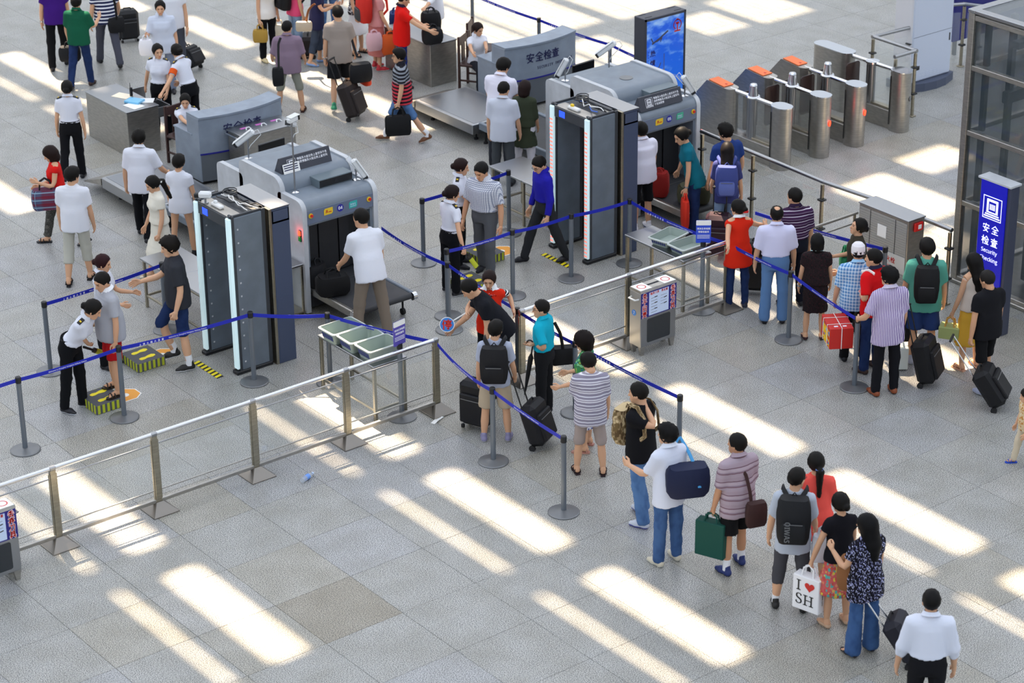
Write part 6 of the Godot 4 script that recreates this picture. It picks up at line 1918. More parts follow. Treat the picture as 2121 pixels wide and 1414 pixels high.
func wrinkle(mb: MB, amp: float, T: Transform3D) -> void:
	var inv := T.affine_inverse()
	for i in mb.v.size():
		var p := mb.v[i]
		var q := inv * p
		mb.uv[i] = Vector2(q.x + q.z * 0.6, -q.y)
		var a := crease.get_noise_3d(q.x * 9.0 + 3.1, q.y * 5.0 + q.x * 4.0, q.z * 9.0)
		var b := crease.get_noise_3d(q.x * 22.0, q.y * 13.0 + q.x * 9.0, q.z * 22.0 + 7.7)
		mb.v[i] = p + mb.n[i] * (a * 1.3 + b * 0.7) * amp

func cast_shirt(s: Dictionary, J: Dictionary) -> MB:
	var k: float = J.k
	var fem: bool = s.get("f", false)
	var T: Transform3D = J.trunk
	var w: float = s.get("w", 1.0)
	var dep: float = s.get("deep", 1.0)
	var hem: float = s.get("hem", -0.1)
	var sl: float = s.get("sleeve", 0.62)      # 0..1 upper arm, 1..2 to the wrist
	var cell := 0.0165
	var lo := Vector3.ONE * 9.0; var hi := -lo
	for p in [T * Vector3(-0.27 * w, hem, -0.2 * dep), T * Vector3(0.27 * w, hem, 0.2 * dep), T * Vector3(-0.27, 0.56, -0.14), T * Vector3(0.27, 0.56, 0.14), T * Vector3(0.22 * w, 0.3, 0.2 * dep), T * Vector3(-0.22 * w, 0.3, -0.2 * dep)]:
		lo = lo.min(p); hi = hi.max(p)
	var ends := []
	for side in 2:
		var A: Array = J.arms[side]
		var e: Vector3 = A[0].lerp(A[1], minf(sl, 1.0))
		if sl > 1.0: e = A[1].lerp(A[2], sl - 1.0)
		ends.append(e)
		var r := 0.085 * k
		for p in [A[0], e] + ([A[1]] if sl > 1.0 else []):
			lo = lo.min(p - Vector3.ONE * r); hi = hi.max(p + Vector3.ONE * r)
	var f := Field.new(lo, hi, cell)
	var tk := 0.006 if s.get("tuck", false) else 0.026
	if s.get("tuck", false): hem = maxf(hem, 0.085)
	var y0 := hem
	var fl: float = s.get("flare", 0.0)
	if fem:
		f.stack(T, [y0, maxf(y0 + 0.02, 0.0), 0.14, 0.3, 0.385, 0.44, 0.475, 0.51, 0.535], [(0.168 + tk + fl) * w, (0.165 + tk + fl * 0.5) * w, (0.14 + tk) * w, 0.152 * w, 0.166 * w, 0.165 * w, 0.14 * w, 0.095, 0.066], [(0.118 + tk + fl) * dep, (0.118 + tk + fl * 0.5) * dep, (0.1 + tk) * dep, 0.118 * dep, 0.11 * dep, 0.095, 0.08, 0.066, 0.058], [0, 0, 0, 0.01, 0.006, 0, -0.006, -0.01, -0.012], 0.03)
		for sx in [-1.0, 1.0]: f.blob(T * Vector3(0.065 * sx, 0.31, 0.085), Vector3(0.06, 0.062, 0.055) * k, 0.05)
	else:
		f.stack(T, [y0, maxf(y0 + 0.02, 0.0), 0.13, 0.28, 0.38, 0.44, 0.48, 0.515, 0.54], [(0.176 + tk + fl) * w, (0.172 + tk + fl * 0.5) * w, (0.165 + tk) * w, 0.18 * w, 0.192 * w, 0.188 * w, 0.155 * w, 0.1, 0.07], [(0.122 + tk + fl) * dep, (0.124 + tk) * dep, (0.12 + tk) * dep, 0.126 * dep, 0.122 * dep, 0.106, 0.088, 0.07, 0.062], [0, 0, 0, 0.004, 0.004, 0, -0.006, -0.01, -0.012], 0.03)
	for side in 2:
		var A: Array = J.arms[side]
		var rr: float = (0.064 if not fem else 0.056) * k * s.get("loose", 1.0)
		var n: Vector3
		if sl <= 0.05: continue
		if sl <= 1.0:
			n = (A[1] - A[0]).normalized()
			f.limb(A[0], A[1], rr * 0.94, rr, 0.06, ends[side], n)
		else:
			f.limb(A[0], A[1], rr * 0.94, rr * 0.86, 0.06)
			n = (A[2] - A[1]).normalized()
			f.limb(A[1], A[2], rr * 0.84, rr * 0.66, 0.02, ends[side], n)
	var mb := f.net()
	wrinkle(mb, s.get("crease", 0.006), T)
	return mb

func cast_trousers(s: Dictionary, J: Dictionary) -> MB:
	var k: float = J.k
	var fem: bool = s.get("f", false)
	var T: Transform3D = J.hips
	var w: float = s.get("w", 1.0)
	var ln: float = s.get("leg", 2.0)      # 1 = knee, 2 = ankle
	var fit: float = s.get("fit", 1.0)
	var hemr: float = s.get("hemr", 1.0)
	var lo := Vector3.ONE * 9.0; var hi := -lo
	var r := 0.12 * k
	for p in [T * Vector3(-0.2 * w, 0.12, -0.15), T * Vector3(0.2 * w, 0.12, 0.15), T * Vector3(0.2 * w, -0.1, 0.15), T * Vector3(-0.2 * w, -0.1, -0.15)]:
		lo = lo.min(p); hi = hi.max(p)
	var ends := []
	for side in 2:
		var L: Array = J.legs[side]
		var e: Vector3 = L[0].lerp(L[1], minf(ln, 1.0))
		if ln > 1.0: e = L[1].lerp(L[2], (ln - 1.0) * 1.1)
		ends.append(e)
		for p in [L[0], L[1] if ln > 1.0 else e, e]:
			lo = lo.min(p - Vector3.ONE * r); hi = hi.max(p + Vector3.ONE * r)
	var f := Field.new(lo, hi, 0.0165)
	var hw := 0.172 if fem else 0.166
	if s.get("tuck", false): f.stack(T, [-0.1, -0.03, 0.04, 0.12], [hw * 0.92 * w, hw * w, 0.168 * w, 0.166 * w], [0.115, 0.124, 0.124, 0.122], [-0.008, -0.01, -0.004, 0], 0.03)
	else: f.stack(T, [-0.1, -0.05, 0.0, 0.04], [hw * 0.9 * w, hw * 0.95 * w, 0.15 * w, 0.13 * w], [0.11, 0.114, 0.1, 0.085], [-0.006, -0.004, 0, 0], 0.03)
	for side in 2:
		var L: Array = J.legs[side]
		var g := k * fit
		if ln <= 1.0:
			f.limb(L[0] + Vector3(0, -0.03, 0) * k, L[1], 0.094 * g, 0.088 * g * hemr, 0.035, ends[side], (L[1] - L[0]).normalized())
		else:
			f.limb(L[0] + Vector3(0, -0.03, 0) * k, L[1], 0.093 * g, 0.071 * g, 0.035)
			f.limb(L[1], L[2], 0.071 * g, 0.062 * g * hemr, 0.025, ends[side], (L[2] - L[1]).normalized())
	var mb := f.net()
	wrinkle(mb, s.get("crease", 0.006) * 1.1, T)
	return mb

func cast_skirt(s: Dictionary, J: Dictionary) -> MB:
	var k: float = J.k
	var T: Transform3D = J.hips
	var ln: float = s.get("skirt", 0.45)
	var fl: float = s.get("skirt_flare", 0.06)
	var lo := T * Vector3(-0.3, -ln, -0.26); var hi := T * Vector3(0.3, 0.14, 0.26)
	var f := Field.new(lo.min(hi), hi.max(lo), 0.0165)
	f.stack(T, [-ln, -0.12, 0.0, 0.13], [0.175 + fl, 0.182, 0.17, 0.14], [0.13 + fl, 0.135, 0.125, 0.1], [0.01, 0, 0, 0], 0.01)
	var mb := f.net()
	wrinkle(mb, 0.012, T)
	return mb

var jobs := []

func build_people() -> void:
	make_templates()
	var cast := people_list()
	jobs.resize(cast.size())
	var bake := func(i: int) -> void:
		var s: Dictionary = cast[i]
		var J := skeleton(s)
		var o := {"J": J, "body": cast_body(s, J), "shirt": cast_shirt(s, J)}
		if s.has("skirt"): o.skirt = cast_skirt(s, J)
		if s.has("under"):
			var s2 := s.duplicate()
			s2.w = s.get("w", 1.0) * 0.95
			s2.deep = s.get("deep", 1.0) * 0.94
			s2.sleeve = 0.62
			s2.hem = s.get("hem", -0.1) + 0.05
			o.under = cast_shirt(s2, J)
		if s.has("leg") or not s.has("skirt"): o.legs = cast_trousers(s, J)
		jobs[i] = o
	var lots := func(k: int) -> void:
		for i in range(k, cast.size(), 4): bake.call(i)
	var crew := []
	for k in 4:
		var th := Thread.new()
		th.start(lots.bind(k))
		crew.append(th)
	for th in crew: th.wait_to_finish()
	for i in cast.size(): raise_person(cast[i], jobs[i])
	cast_done = cast
	build_luggage()

func skin_mat(tone: float) -> StandardMaterial3D:
	var key := "skin_%.2f" % tone
	if not M.has(key):
		var m := mat(key, hexc("e8bd9c").lerp(hexc("b47c58"), tone), 0.55, 0.0, 0.4)
		m.vertex_color_use_as_albedo = true
		m.subsurf_scatter_enabled = true
		m.subsurf_scatter_strength = 0.05
		m.resource_name = "skin"
	return M[key]

func hair_mat(col: String) -> StandardMaterial3D:
	var key := "hair_" + col
	if not M.has(key): mat(key, hexc(col).darkened(0.25), 0.55, 0.0, 0.3).resource_name = "hair"
	return M[key]

func cmat(v) -> StandardMaterial3D:
	return M[v] if v is String and M.has(v) else cloth(hexc(v))

func shoe_mesh(kind: String, upper: Color, sole: Color) -> MB:
	var src: MB = tmpl["shoe_" + kind]
	var mb := MB.new()
	mb.add(src)
	for i in mb.col.size(): mb.col[i] = sole.srgb_to_linear() if mb.col[i].a < 0.5 else upper.srgb_to_linear()
	return mb

func raise_person(s: Dictionary, o: Dictionary) -> void:
	var J: Dictionary = o.J
	var k: float = J.k
	var p := thing("person", s.label, "person", Vector3(s.at[0], s.get("y", 0.0), s.at[1]), s.turn)
	s.node = p
	part(p, "body", o.body, skin_mat(s.get("tone", 0.35)))
	var sh := part(p, s.get("top_name", "shirt"), o.shirt, cmat(s.top))
	if o.has("under"): part(p, "undershirt", o.under, cmat(s.under))
	if o.has("legs"): part(p, s.get("leg_name", "trousers"), o.legs, cmat(s.get("pants", "1a1b20")))
	if o.has("skirt"): part(p, s.get("skirt_name", "skirt"), o.skirt, cmat(s.get("skirt_mat", s.top)))
	# hair
	var hk: String = s.get("hair", "short")
	var hm := MeshInstance3D.new()
	hm.name = "hair"
	hm.mesh = tmpl["hair_" + hk]
	hm.material_override = hair_mat(s.get("hair_col", "17130f"))
	p.add_child(hm)
	hm.transform = J.head
	if s.has("cap"):
		var cp := part(p, "cap", tmpl["cap"], cloth(hexc(s.cap)))
		cp.transform = J.head
	# shoes
	if not s.has("noshoe"):
		for side in 2:
			var key := "vshoe"
			if not M.has(key):
				mat(key, Color.WHITE, 0.5).vertex_color_use_as_albedo = true
			var mb := shoe_mesh(s.get("shoe", "leather"), hexc(s.get("shoe_col", "15151a")), hexc(s.get("sole", "15151a")))
			var m2 := MB.new().add(mb, foot_frame(J, side))
			part(p, "shoe", m2, M[key])
			if s.has("sock"):
				var L: Array = J.legs[side]
				part(p, "sock", MB.new().tube([L[2] + Vector3(0, -0.02, 0), L[2] + Vector3(0, 0.05, 0) * k, L[2].lerp(L[1], s.get("sock_len", 0.28))], [0.042 * k, 0.042 * k, 0.046 * k], 12), cloth(hexc(s.sock)))
	# collar
	var T: Transform3D = J.trunk
	if s.get("collar", "") != "":
		var cm := cmat(s.collar)
		var pts := []; var rr := []
		var fold := MB.new()
		var n := 14
		for i in n + 1:
			var an := deg_to_rad(115.0) + deg_to_rad(310.0) * i / n
			var c1 := T * Vector3(cos(an) * 0.066, 0.575 - 0.012 * sin(an), -0.012 + sin(an) * 0.062)
			var c2 := T * Vector3(cos(an) * 0.098, 0.528 - 0.028 * sin(an), -0.012 + sin(an) * 0.094)
			pts.append([c1, c2])
		for i in n:
			fold.quad(pts[i + 1][1], pts[i][1], pts[i][0], pts[i + 1][0])
		part(p, "collar", fold, cm)
	if s.has("officer"):
		for sx in [-1.0, 1.0]:
			var b := T.basis.orthonormalized() * Basis(Vector3.BACK, -0.42 * sx)
			var ep := part(p, "epaulette", MB.new().box(T * Vector3(0.135 * sx, 0.508, -0.008), Vector3(0.1, 0.016, 0.052) * k, 0.004, b), M.black_plastic)
			part(ep, "gold_bar", MB.new().box(T * Vector3(0.15 * sx, 0.515, -0.008), Vector3(0.022, 0.012, 0.03) * k, 0.003, b), M.yellow_label)
		part(p, "belt", MB.new().tube([J.hips * Vector3(0, 0.095, -0.002), J.hips * Vector3(0, 0.125, -0.002)], [0.163 * k * s.get("w", 1.0)], 20, false, 0.72, Vector3(0, 0, 1)), M.black_rubber)
	if s.has("armband"):
		var A: Array = J.arms[0]
		var q: Vector3 = A[0].lerp(A[1], 0.42)
		var dd: Vector3 = (A[1] - A[0]).normalized() * 0.045
		part(p, "armband", MB.new().tube([q - dd, q + dd], [0.066 * k], 14), cloth(hexc("d8561e")))
	if s.has("shoulder_stripe"):
		part(p, "shoulder_stripe", MB.new().tube([T * Vector3(0.11, 0.5, -0.1), T * Vector3(0.115, 0.525, -0.01), T * Vector3(0.11, 0.47, 0.115)], [0.022], 8, true, 0.3, Vector3(1, 0, 0)), M.paper)
	if s.has("glasses"):
		var g := MB.new()
		var Hd: Transform3D = J.head
		for sx in [-1.0, 1.0]:
			var ring := []
			for i in 11: ring.append(Hd * Vector3(0.032 * sx + cos(TAU * i / 10) * 0.021, 0.01 + sin(TAU * i / 10) * 0.015, 0.101))
			g.tube(ring, [0.0022], 5, false)
			g.tube([Hd * Vector3(0.053 * sx, 0.013, 0.098), Hd * Vector3(0.082 * sx, 0.013, 0.0)], [0.0022], 5)
		g.tube([Hd * Vector3(-0.011, 0.012, 0.104), Hd * Vector3(0.011, 0.012, 0.104)], [0.0022], 5)
		part(p, "glasses", g, M.black_plastic)
	if s.has("watch"):
		var A: Array = J.arms[int(s.watch)]
		var q: Vector3 = A[1].lerp(A[2], 0.93)
		part(p, "wristwatch", MB.new().tube([q - (A[2] - A[1]).normalized() * 0.012, q + (A[2] - A[1]).normalized() * 0.012], [0.032 * k], 12), M.chrome)
	if s.has("hairband"):
		var q: Vector3 = J.head * Vector3(0, -0.02, -0.135)
		part(p, "hair_tie", MB.new().tube([q + Vector3(0, 0.012, 0), q - Vector3(0, 0.012, 0)], [0.045 * k], 12), cmat(s.hairband))

# ---------------------------------------------------------------- bags and cases
func soft_box(w: float, h: float, d: float, bulge: float, cell := 0.016) -> MB:
	# a stuffed fabric box standing on y = 0
	var rows := 9
	var mb := MB.new()
	var ring := []
	for i in rows:
		var t := float(i) / (rows - 1)
		var sw := 1.0 + bulge * sin(t * PI) - (0.1 if i == 0 or i == rows - 1 else 0.0)
		var p := rrect(-w / 2 * sw, -d / 2 * sw, w / 2 * sw, d / 2 * sw, minf(w, d) * 0.32 * sw, 4)
		var r := []
		for q in p: r.append(Vector3(q.x, h * t, q.y))
		ring.append(r)
	var n: int = ring[0].size()
	var first := mb.v.size()
	for i in rows:
		for j in n + 1:
			var q: Vector3 = ring[i][j % n]
			var c := Vector3(0, q.y, 0)
			var nn := ((q - c) / Vector3(w * w, 1, d * d) * minf(w, d) * minf(w, d)).normalized()
			mb.vert(q, (nn + Vector3(0, (float(i) / (rows - 1) - 0.5) * 0.7, 0)).normalized(), Vector2(float(j) / n * (w + d) * 2, -q.y))
	for i in rows - 1:
		for j in n:
			var a := first + i * (n + 1) + j
			var e := a + n + 1
			mb.idx.append_array([a, a + 1, e, a + 1, e + 1, e])
	for en in [0, rows - 1]:
		var up := Vector3.UP if en > 0 else Vector3.DOWN
		var ci := mb.vert(Vector3(0, h * (1.03 if en else 0.0), 0), up)
		var st := mb.v.size()
		for j in n + 1: mb.vert(ring[en][j % n], up)
		for j in n:
			if en: mb.idx.append_array([ci, st + j, st + j + 1])
			else: mb.idx.append_array([ci, st + j + 1, st + j])
	ruffle(mb, minf(w, d) * 0.045, Vector3(9, 9, 9))
	return mb

func bag_mat(col: String, rough := 0.7) -> StandardMaterial3D:
	if M.has(col): return M[col]
	var key := "bag_%s_%.1f" % [col, rough]
	if not M.has(key): mat(key, hexc(col), rough, 0.0, 0.4).resource_name = "bag fabric"
	return M[key]

# upright or tilted wheeled case; tip leans it towards the hand (local +z)
func suitcase(label: String, at: Array, turn: float, size: Array, col: String, tip := 0.0, handle := 0.45, metal := "black_plastic", y := 0.0, group := "wheeled suitcases") -> void:
	var t := thing("suitcase", label, "suitcase", Vector3(at[0], y, at[1]), turn, group)
	var b := Basis(Vector3.RIGHT, tip)
	var w: float = size[0]; var h: float = size[1]; var d: float = size[2]
	var X := Transform3D(b, Vector3(0, d * 0.38 * sin(tip), 0))
	var fm := bag_mat(col, 0.55)
	part(t, "shell", MB.new().add(MB.new().box(Vector3(0, h / 2 + 0.05, 0), Vector3(w, h, d), 0.05), X), fm)
	var fp := part(t, "front_pocket", MB.new().add(MB.new().box(Vector3(0, h * 0.42 + 0.05, -d / 2 - 0.012), Vector3(w * 0.82, h * 0.66, 0.05), 0.02), X), fm)
	part(fp, "zip", MB.new().add(MB.new().box(Vector3(0, h * 0.72, -d / 2 - 0.04), Vector3(w * 0.7, 0.008, 0.006), 0), X), M.base_cast)
	part(t, "top_grip", MB.new().add(MB.new().tube([Vector3(-0.07, h + 0.045, 0), Vector3(-0.06, h + 0.08, 0), Vector3(0.06, h + 0.08, 0), Vector3(0.07, h + 0.045, 0)], [0.011], 8), X), M.black_rubber)
	for sx in [-1.0, 1.0]:
		part(t, "wheel", MB.new().add(MB.new().cyl(Vector3(w * 0.4 * sx - 0.015, 0.035, d * 0.38), Vector3(w * 0.4 * sx + 0.015, 0.035, d * 0.38), 0.04, -1, 14), X), M.black_rubber)
		if tip == 0.0: part(t, "foot", MB.new().add(MB.new().box(Vector3(w * 0.38 * sx, 0.025, -d * 0.38), Vector3(0.04, 0.05, 0.04), 0.008), X), M.black_rubber)
		if handle > 0.0: part(t, "handle_bar", MB.new().add(MB.new().cyl(Vector3(0.09 * sx, h * 0.9, d / 2 - 0.02), Vector3(0.09 * sx, h + 0.05 + handle, d / 2 - 0.02), 0.009, -1, 8), X), M[metal])
	if handle > 0.0: part(t, "handle_grip", MB.new().add(MB.new().box(Vector3(0, h + 0.05 + handle, d / 2 - 0.02), Vector3(0.22, 0.03, 0.03), 0.01), X), M.black_plastic)

# a hand bag hanging from a grip; at is the middle of its bottom
func hand_of(i: int, side: int) -> Vector3:
	var A: Array = jobs[i].J.arms[side]
	return (cast_done[i].node as Node3D).transform * (A[2] + (A[2] - A[1]).normalized() * 0.075)

func tote(called: String, label: String, category: String, at: Array, turn: float, size: Array, col: String, grip := 0.16, grip_col := "", bulge := 0.08, group := "carried bags") -> Node3D:
	if at.size() == 2:      # hung from a hand: who, which
		var hp := hand_of(at[0], at[1])
		at = [hp.x, hp.y - size[1] - grip * 0.96, hp.z]
	var t := thing(called, label, category, Vector3(at[0], at[1], at[2]), turn, group)
	if bulge > 0.025: part(t, "body", soft_box(size[0], size[1], size[2], bulge), bag_mat(col))
	else: part(t, "body", MB.new().bx(-size[0] / 2, size[0] / 2, 0, size[1], -size[2] / 2, size[2] / 2, 0.008), bag_mat(col))
	var gm := bag_mat(grip_col if grip_col else col)
	if grip > 0.0:
		for sz in [-1.0, 1.0]:
			part(t, "grip", MB.new().tube([Vector3(-size[0] * 0.22, size[1] * 0.95, size[2] * 0.3 * sz), Vector3(-size[0] * 0.18, size[1] + grip * 0.7, size[2] * 0.15 * sz), Vector3(0, size[1] + grip, 0.012 * sz), Vector3(size[0] * 0.18, size[1] + grip * 0.7, size[2] * 0.15 * sz), Vector3(size[0] * 0.22, size[1] * 0.95, size[2] * 0.3 * sz)], [0.011], 7), gm)
	return t

func strap(parent: Node3D, world_pts: Array, col: String, width := 0.02) -> void:
	# a flat strap through points given in the world
	var pts := []
	for p in world_pts: pts.append(parent.global_transform.affine_inverse() * Vector3(p[0], p[1], p[2]))
	var c := Curve3D.new()
	for p in pts: c.add_point(p)
	for i in range(1, pts.size() - 1):
		var tg: Vector3 = (pts[i + 1] - pts[i - 1]) * 0.2
		c.set_point_in(i, -tg); c.set_point_out(i, tg)
	var fine := []
	for i in 15: fine.append(c.sample_baked(c.get_baked_length() * i / 14.0))
	part(parent, "strap", MB.new().tube(fine, [width], 8, true, 0.35), bag_mat(col))

# worn on the back (or the chest) of a person
func backpack(label: String, wearer: int, col: String, size := [0.3, 0.44, 0.17], accent := "", front := false, word := "") -> void:
	var s: Dictionary = cast_done[wearer]
	var J: Dictionary = jobs[wearer].J
	var p: Node3D = s.node
	var t := thing("backpack", label, "backpack", Vector3.ZERO, 0.0, "backpacks")
	t.transform = p.transform * Transform3D((J.trunk as Transform3D).basis.orthonormalized(), (J.trunk as Transform3D) * Vector3(0, 0.03, 0))
	var dr := 1.0 if front else -1.0
	var dep: float = 0.128 * s.get("deep", 1.0) * J.k + size[2] * 0.5
	var base := Vector3(0, 0.0, dr * dep)
	var body := MB.new().add(soft_box(size[0], size[1], size[2], 0.12), Transform3D(Basis.IDENTITY, base))
	part(t, "body", body, bag_mat(col))
	var pk := part(t, "pocket", MB.new().add(soft_box(size[0] * 0.74, size[1] * 0.45, 0.07, 0.08), Transform3D(Basis.IDENTITY, base + Vector3(0, 0.03, dr * size[2] * 0.5))), bag_mat(accent if accent else col))
	part(pk, "zip", MB.new().box(base + Vector3(0, size[1] * 0.5, dr * (size[2] * 0.5 + 0.035)), Vector3(size[0] * 0.6, 0.007, 0.01), 0), M.base_cast)
	if word != "":
		var tf := face(base + Vector3(0.06, size[1] * 0.34, dr * (size[2] * 0.5 + 0.052)), Vector3.DOWN, Vector3.LEFT * -dr)
		part(t, "lettering", MB.new().add(text_mb(word, 0.075, 0.004, "Droid Sans", true), tf), M.base_cast)
	for sx in [-1.0, 1.0]:
		var x: float = 0.095 * sx
		var y: float = size[1] * 0.9
		var h: float = 0.52 * J.k
		part(t, "shoulder_strap", MB.new().tube([base + Vector3(x * 0.6, y, -dr * size[2] * 0.4), Vector3(x * 1.2, h - 0.0, -dr * -0.06), Vector3(x * 1.35, h - 0.005, -dr * 0.05), Vector3(x * 1.45, h - 0.12, -dr * 0.135), Vector3(x * 1.5, 0.2, -dr * 0.15), Vector3(x * 1.7, 0.08, -dr * 0.02)], [0.026], 8, true, 0.35), bag_mat(col))
	part(t, "top_loop", MB.new().tube([base + Vector3(-0.04, y_top(size), -dr * 0.04), base + Vector3(0, y_top(size) + 0.05, -dr * 0.04), base + Vector3(0.04, y_top(size), -dr * 0.04)], [0.008], 6), bag_mat(col))

func y_top(size: Array) -> float:
	return size[1] * 0.98

func clothes_prints() -> void:
	var navy := hexc("232a4e"); var white := hexc("eceef4")
	print_cloth("navy_white", bands([navy, white], [5, 4]), Vector2(1, 0.062))
	print_cloth("grey_white", bands([hexc("8f8a9c"), hexc("e9e9f0"), hexc("a39eac"), hexc("f0f0f5"), hexc("8f8a9c"), hexc("dfe0ea")], [6, 2, 4, 2, 7, 3]), Vector2(1, 0.115))
	print_cloth("mauve_bands", bands([hexc("a795a0"), hexc("6c4f5c"), hexc("b4a4ae"), hexc("93818f"), hexc("74545e"), hexc("ab9ba6")], [9, 2, 8, 3, 2, 9]), Vector2(1, 0.16))
	print_cloth("dark_stripe", bands([hexc("3a2240"), hexc("e6e2ea"), hexc("43284a"), hexc("b9b0c0")], [7, 2, 8, 1]), Vector2(1, 0.075))
	print_cloth("pin_purple", bands([hexc("dcd4e6"), hexc("6d5494")], [4, 3], true), Vector2(0.024, 1))
	print_cloth("check_pale", check(hexc("e2e4ea"), hexc("6f7890"), 8, 3), Vector2(0.022, 0.022))
	print_cloth("plaid_blue", check(hexc("9cc8ea"), hexc("4a80c0"), 16, 5, hexc("e4f0fa")), Vector2(0.045, 0.045))
	print_cloth("plaid_bag", check(hexc("555a78"), hexc("7a2a3c"), 16, 5, hexc("8fb0c4")), Vector2(0.11, 0.11))
	print_cloth("camo", blotch([hexc("9a8463"), hexc("5d4a32"), hexc("c9b58d"), hexc("6f5c3c")], 64, 70, 2, 7, 5), Vector2(0.3, 0.3))
	print_cloth("floral_green", blotch([hexc("3f8a4e"), hexc("1f4a33"), hexc("7fc28a"), hexc("2f6f94"), hexc("a8b04a")], 64, 90, 2, 5, 9), Vector2(0.28, 0.28))
	print_cloth("floral_skirt", blotch([hexc("c9605e"), hexc("d6c24f"), hexc("5aa6a0"), hexc("c4504c"), hexc("d98a6a")], 64, 80, 2, 5, 13), Vector2(0.3, 0.3))
	print_cloth("blouse_print", blotch([hexc("17151f"), hexc("b9bce8"), hexc("d4d8f4"), hexc("8f93c8")], 64, 130, 1, 2, 17), Vector2(0.2, 0.2))
	print_cloth("mono_print", blotch([hexc("2a2a2e"), hexc("d8d8da"), hexc("8a8a8e")], 64, 90, 1, 4, 19), Vector2(0.24, 0.24))
	print_cloth("navy_floral", blotch([hexc("e4e6f2"), hexc("3d3f88"), hexc("5c60a8")], 64, 70, 1, 4, 23), Vector2(0.2, 0.2))
	print_cloth("fleck_pants", blotch([hexc("4b4a46"), hexc("2c2b2a"), hexc("77746c")], 64, 200, 1, 2, 29), Vector2(0.12, 0.12))
	print_cloth("sailor", bands([hexc("14141a"), hexc("f0f0f2")], [5, 4]), Vector2(1, 0.05))
	print_cloth("dark_lace", blotch([hexc("241c1e"), hexc("3c1c22"), hexc("181416")], 64, 90, 1, 3, 31), Vector2(0.15, 0.15))
	print_cloth("child_print", blotch([hexc("d9c39a"), hexc("c48a4a"), hexc("e8dcc0")], 64, 50, 2, 5, 37), Vector2(0.3, 0.3))
	# red and black bands below, black and grey above
	var im := Image.create(4, 256, false, Image.FORMAT_RGB8)
	for y in 256:
		var up := y < 118
		var ph := y % 22
		im.fill_rect(Rect2i(0, y, 4, 1), (hexc("8e949c") if up else hexc("cf3f4e")) if ph < 11 else hexc("1d1b22"))
	var m := print_cloth("red_black", im, Vector2(1, 0.72))
	m.uv1_offset = Vector3(0, 0.78, 0)
	m.texture_repeat = true
	# faded denim
	for d in [["denim_mid", "41608f"], ["denim_dark", "22345e"], ["denim_pale", "7f98b6"], ["denim_grey", "3c4658"], ["denim_blue", "5b7fae"]]:
		var dm := mat(d[0], hexc(d[1]), 0.9, 0.0, 0.3)
		dm.albedo_texture = noise_tex(0.02, FastNoiseLite.TYPE_SIMPLEX, [[0.0, Color(0.8, 0.82, 0.86)], [0.6, Color(1, 1, 1)], [1.0, Color(1, 1, 1)]], 128, 3, 41) if not M.has("denim_tex") else M.denim_tex
		M["denim_tex"] = dm.albedo_texture
		dm.uv1_scale = Vector3(2.2, 1.4, 1)

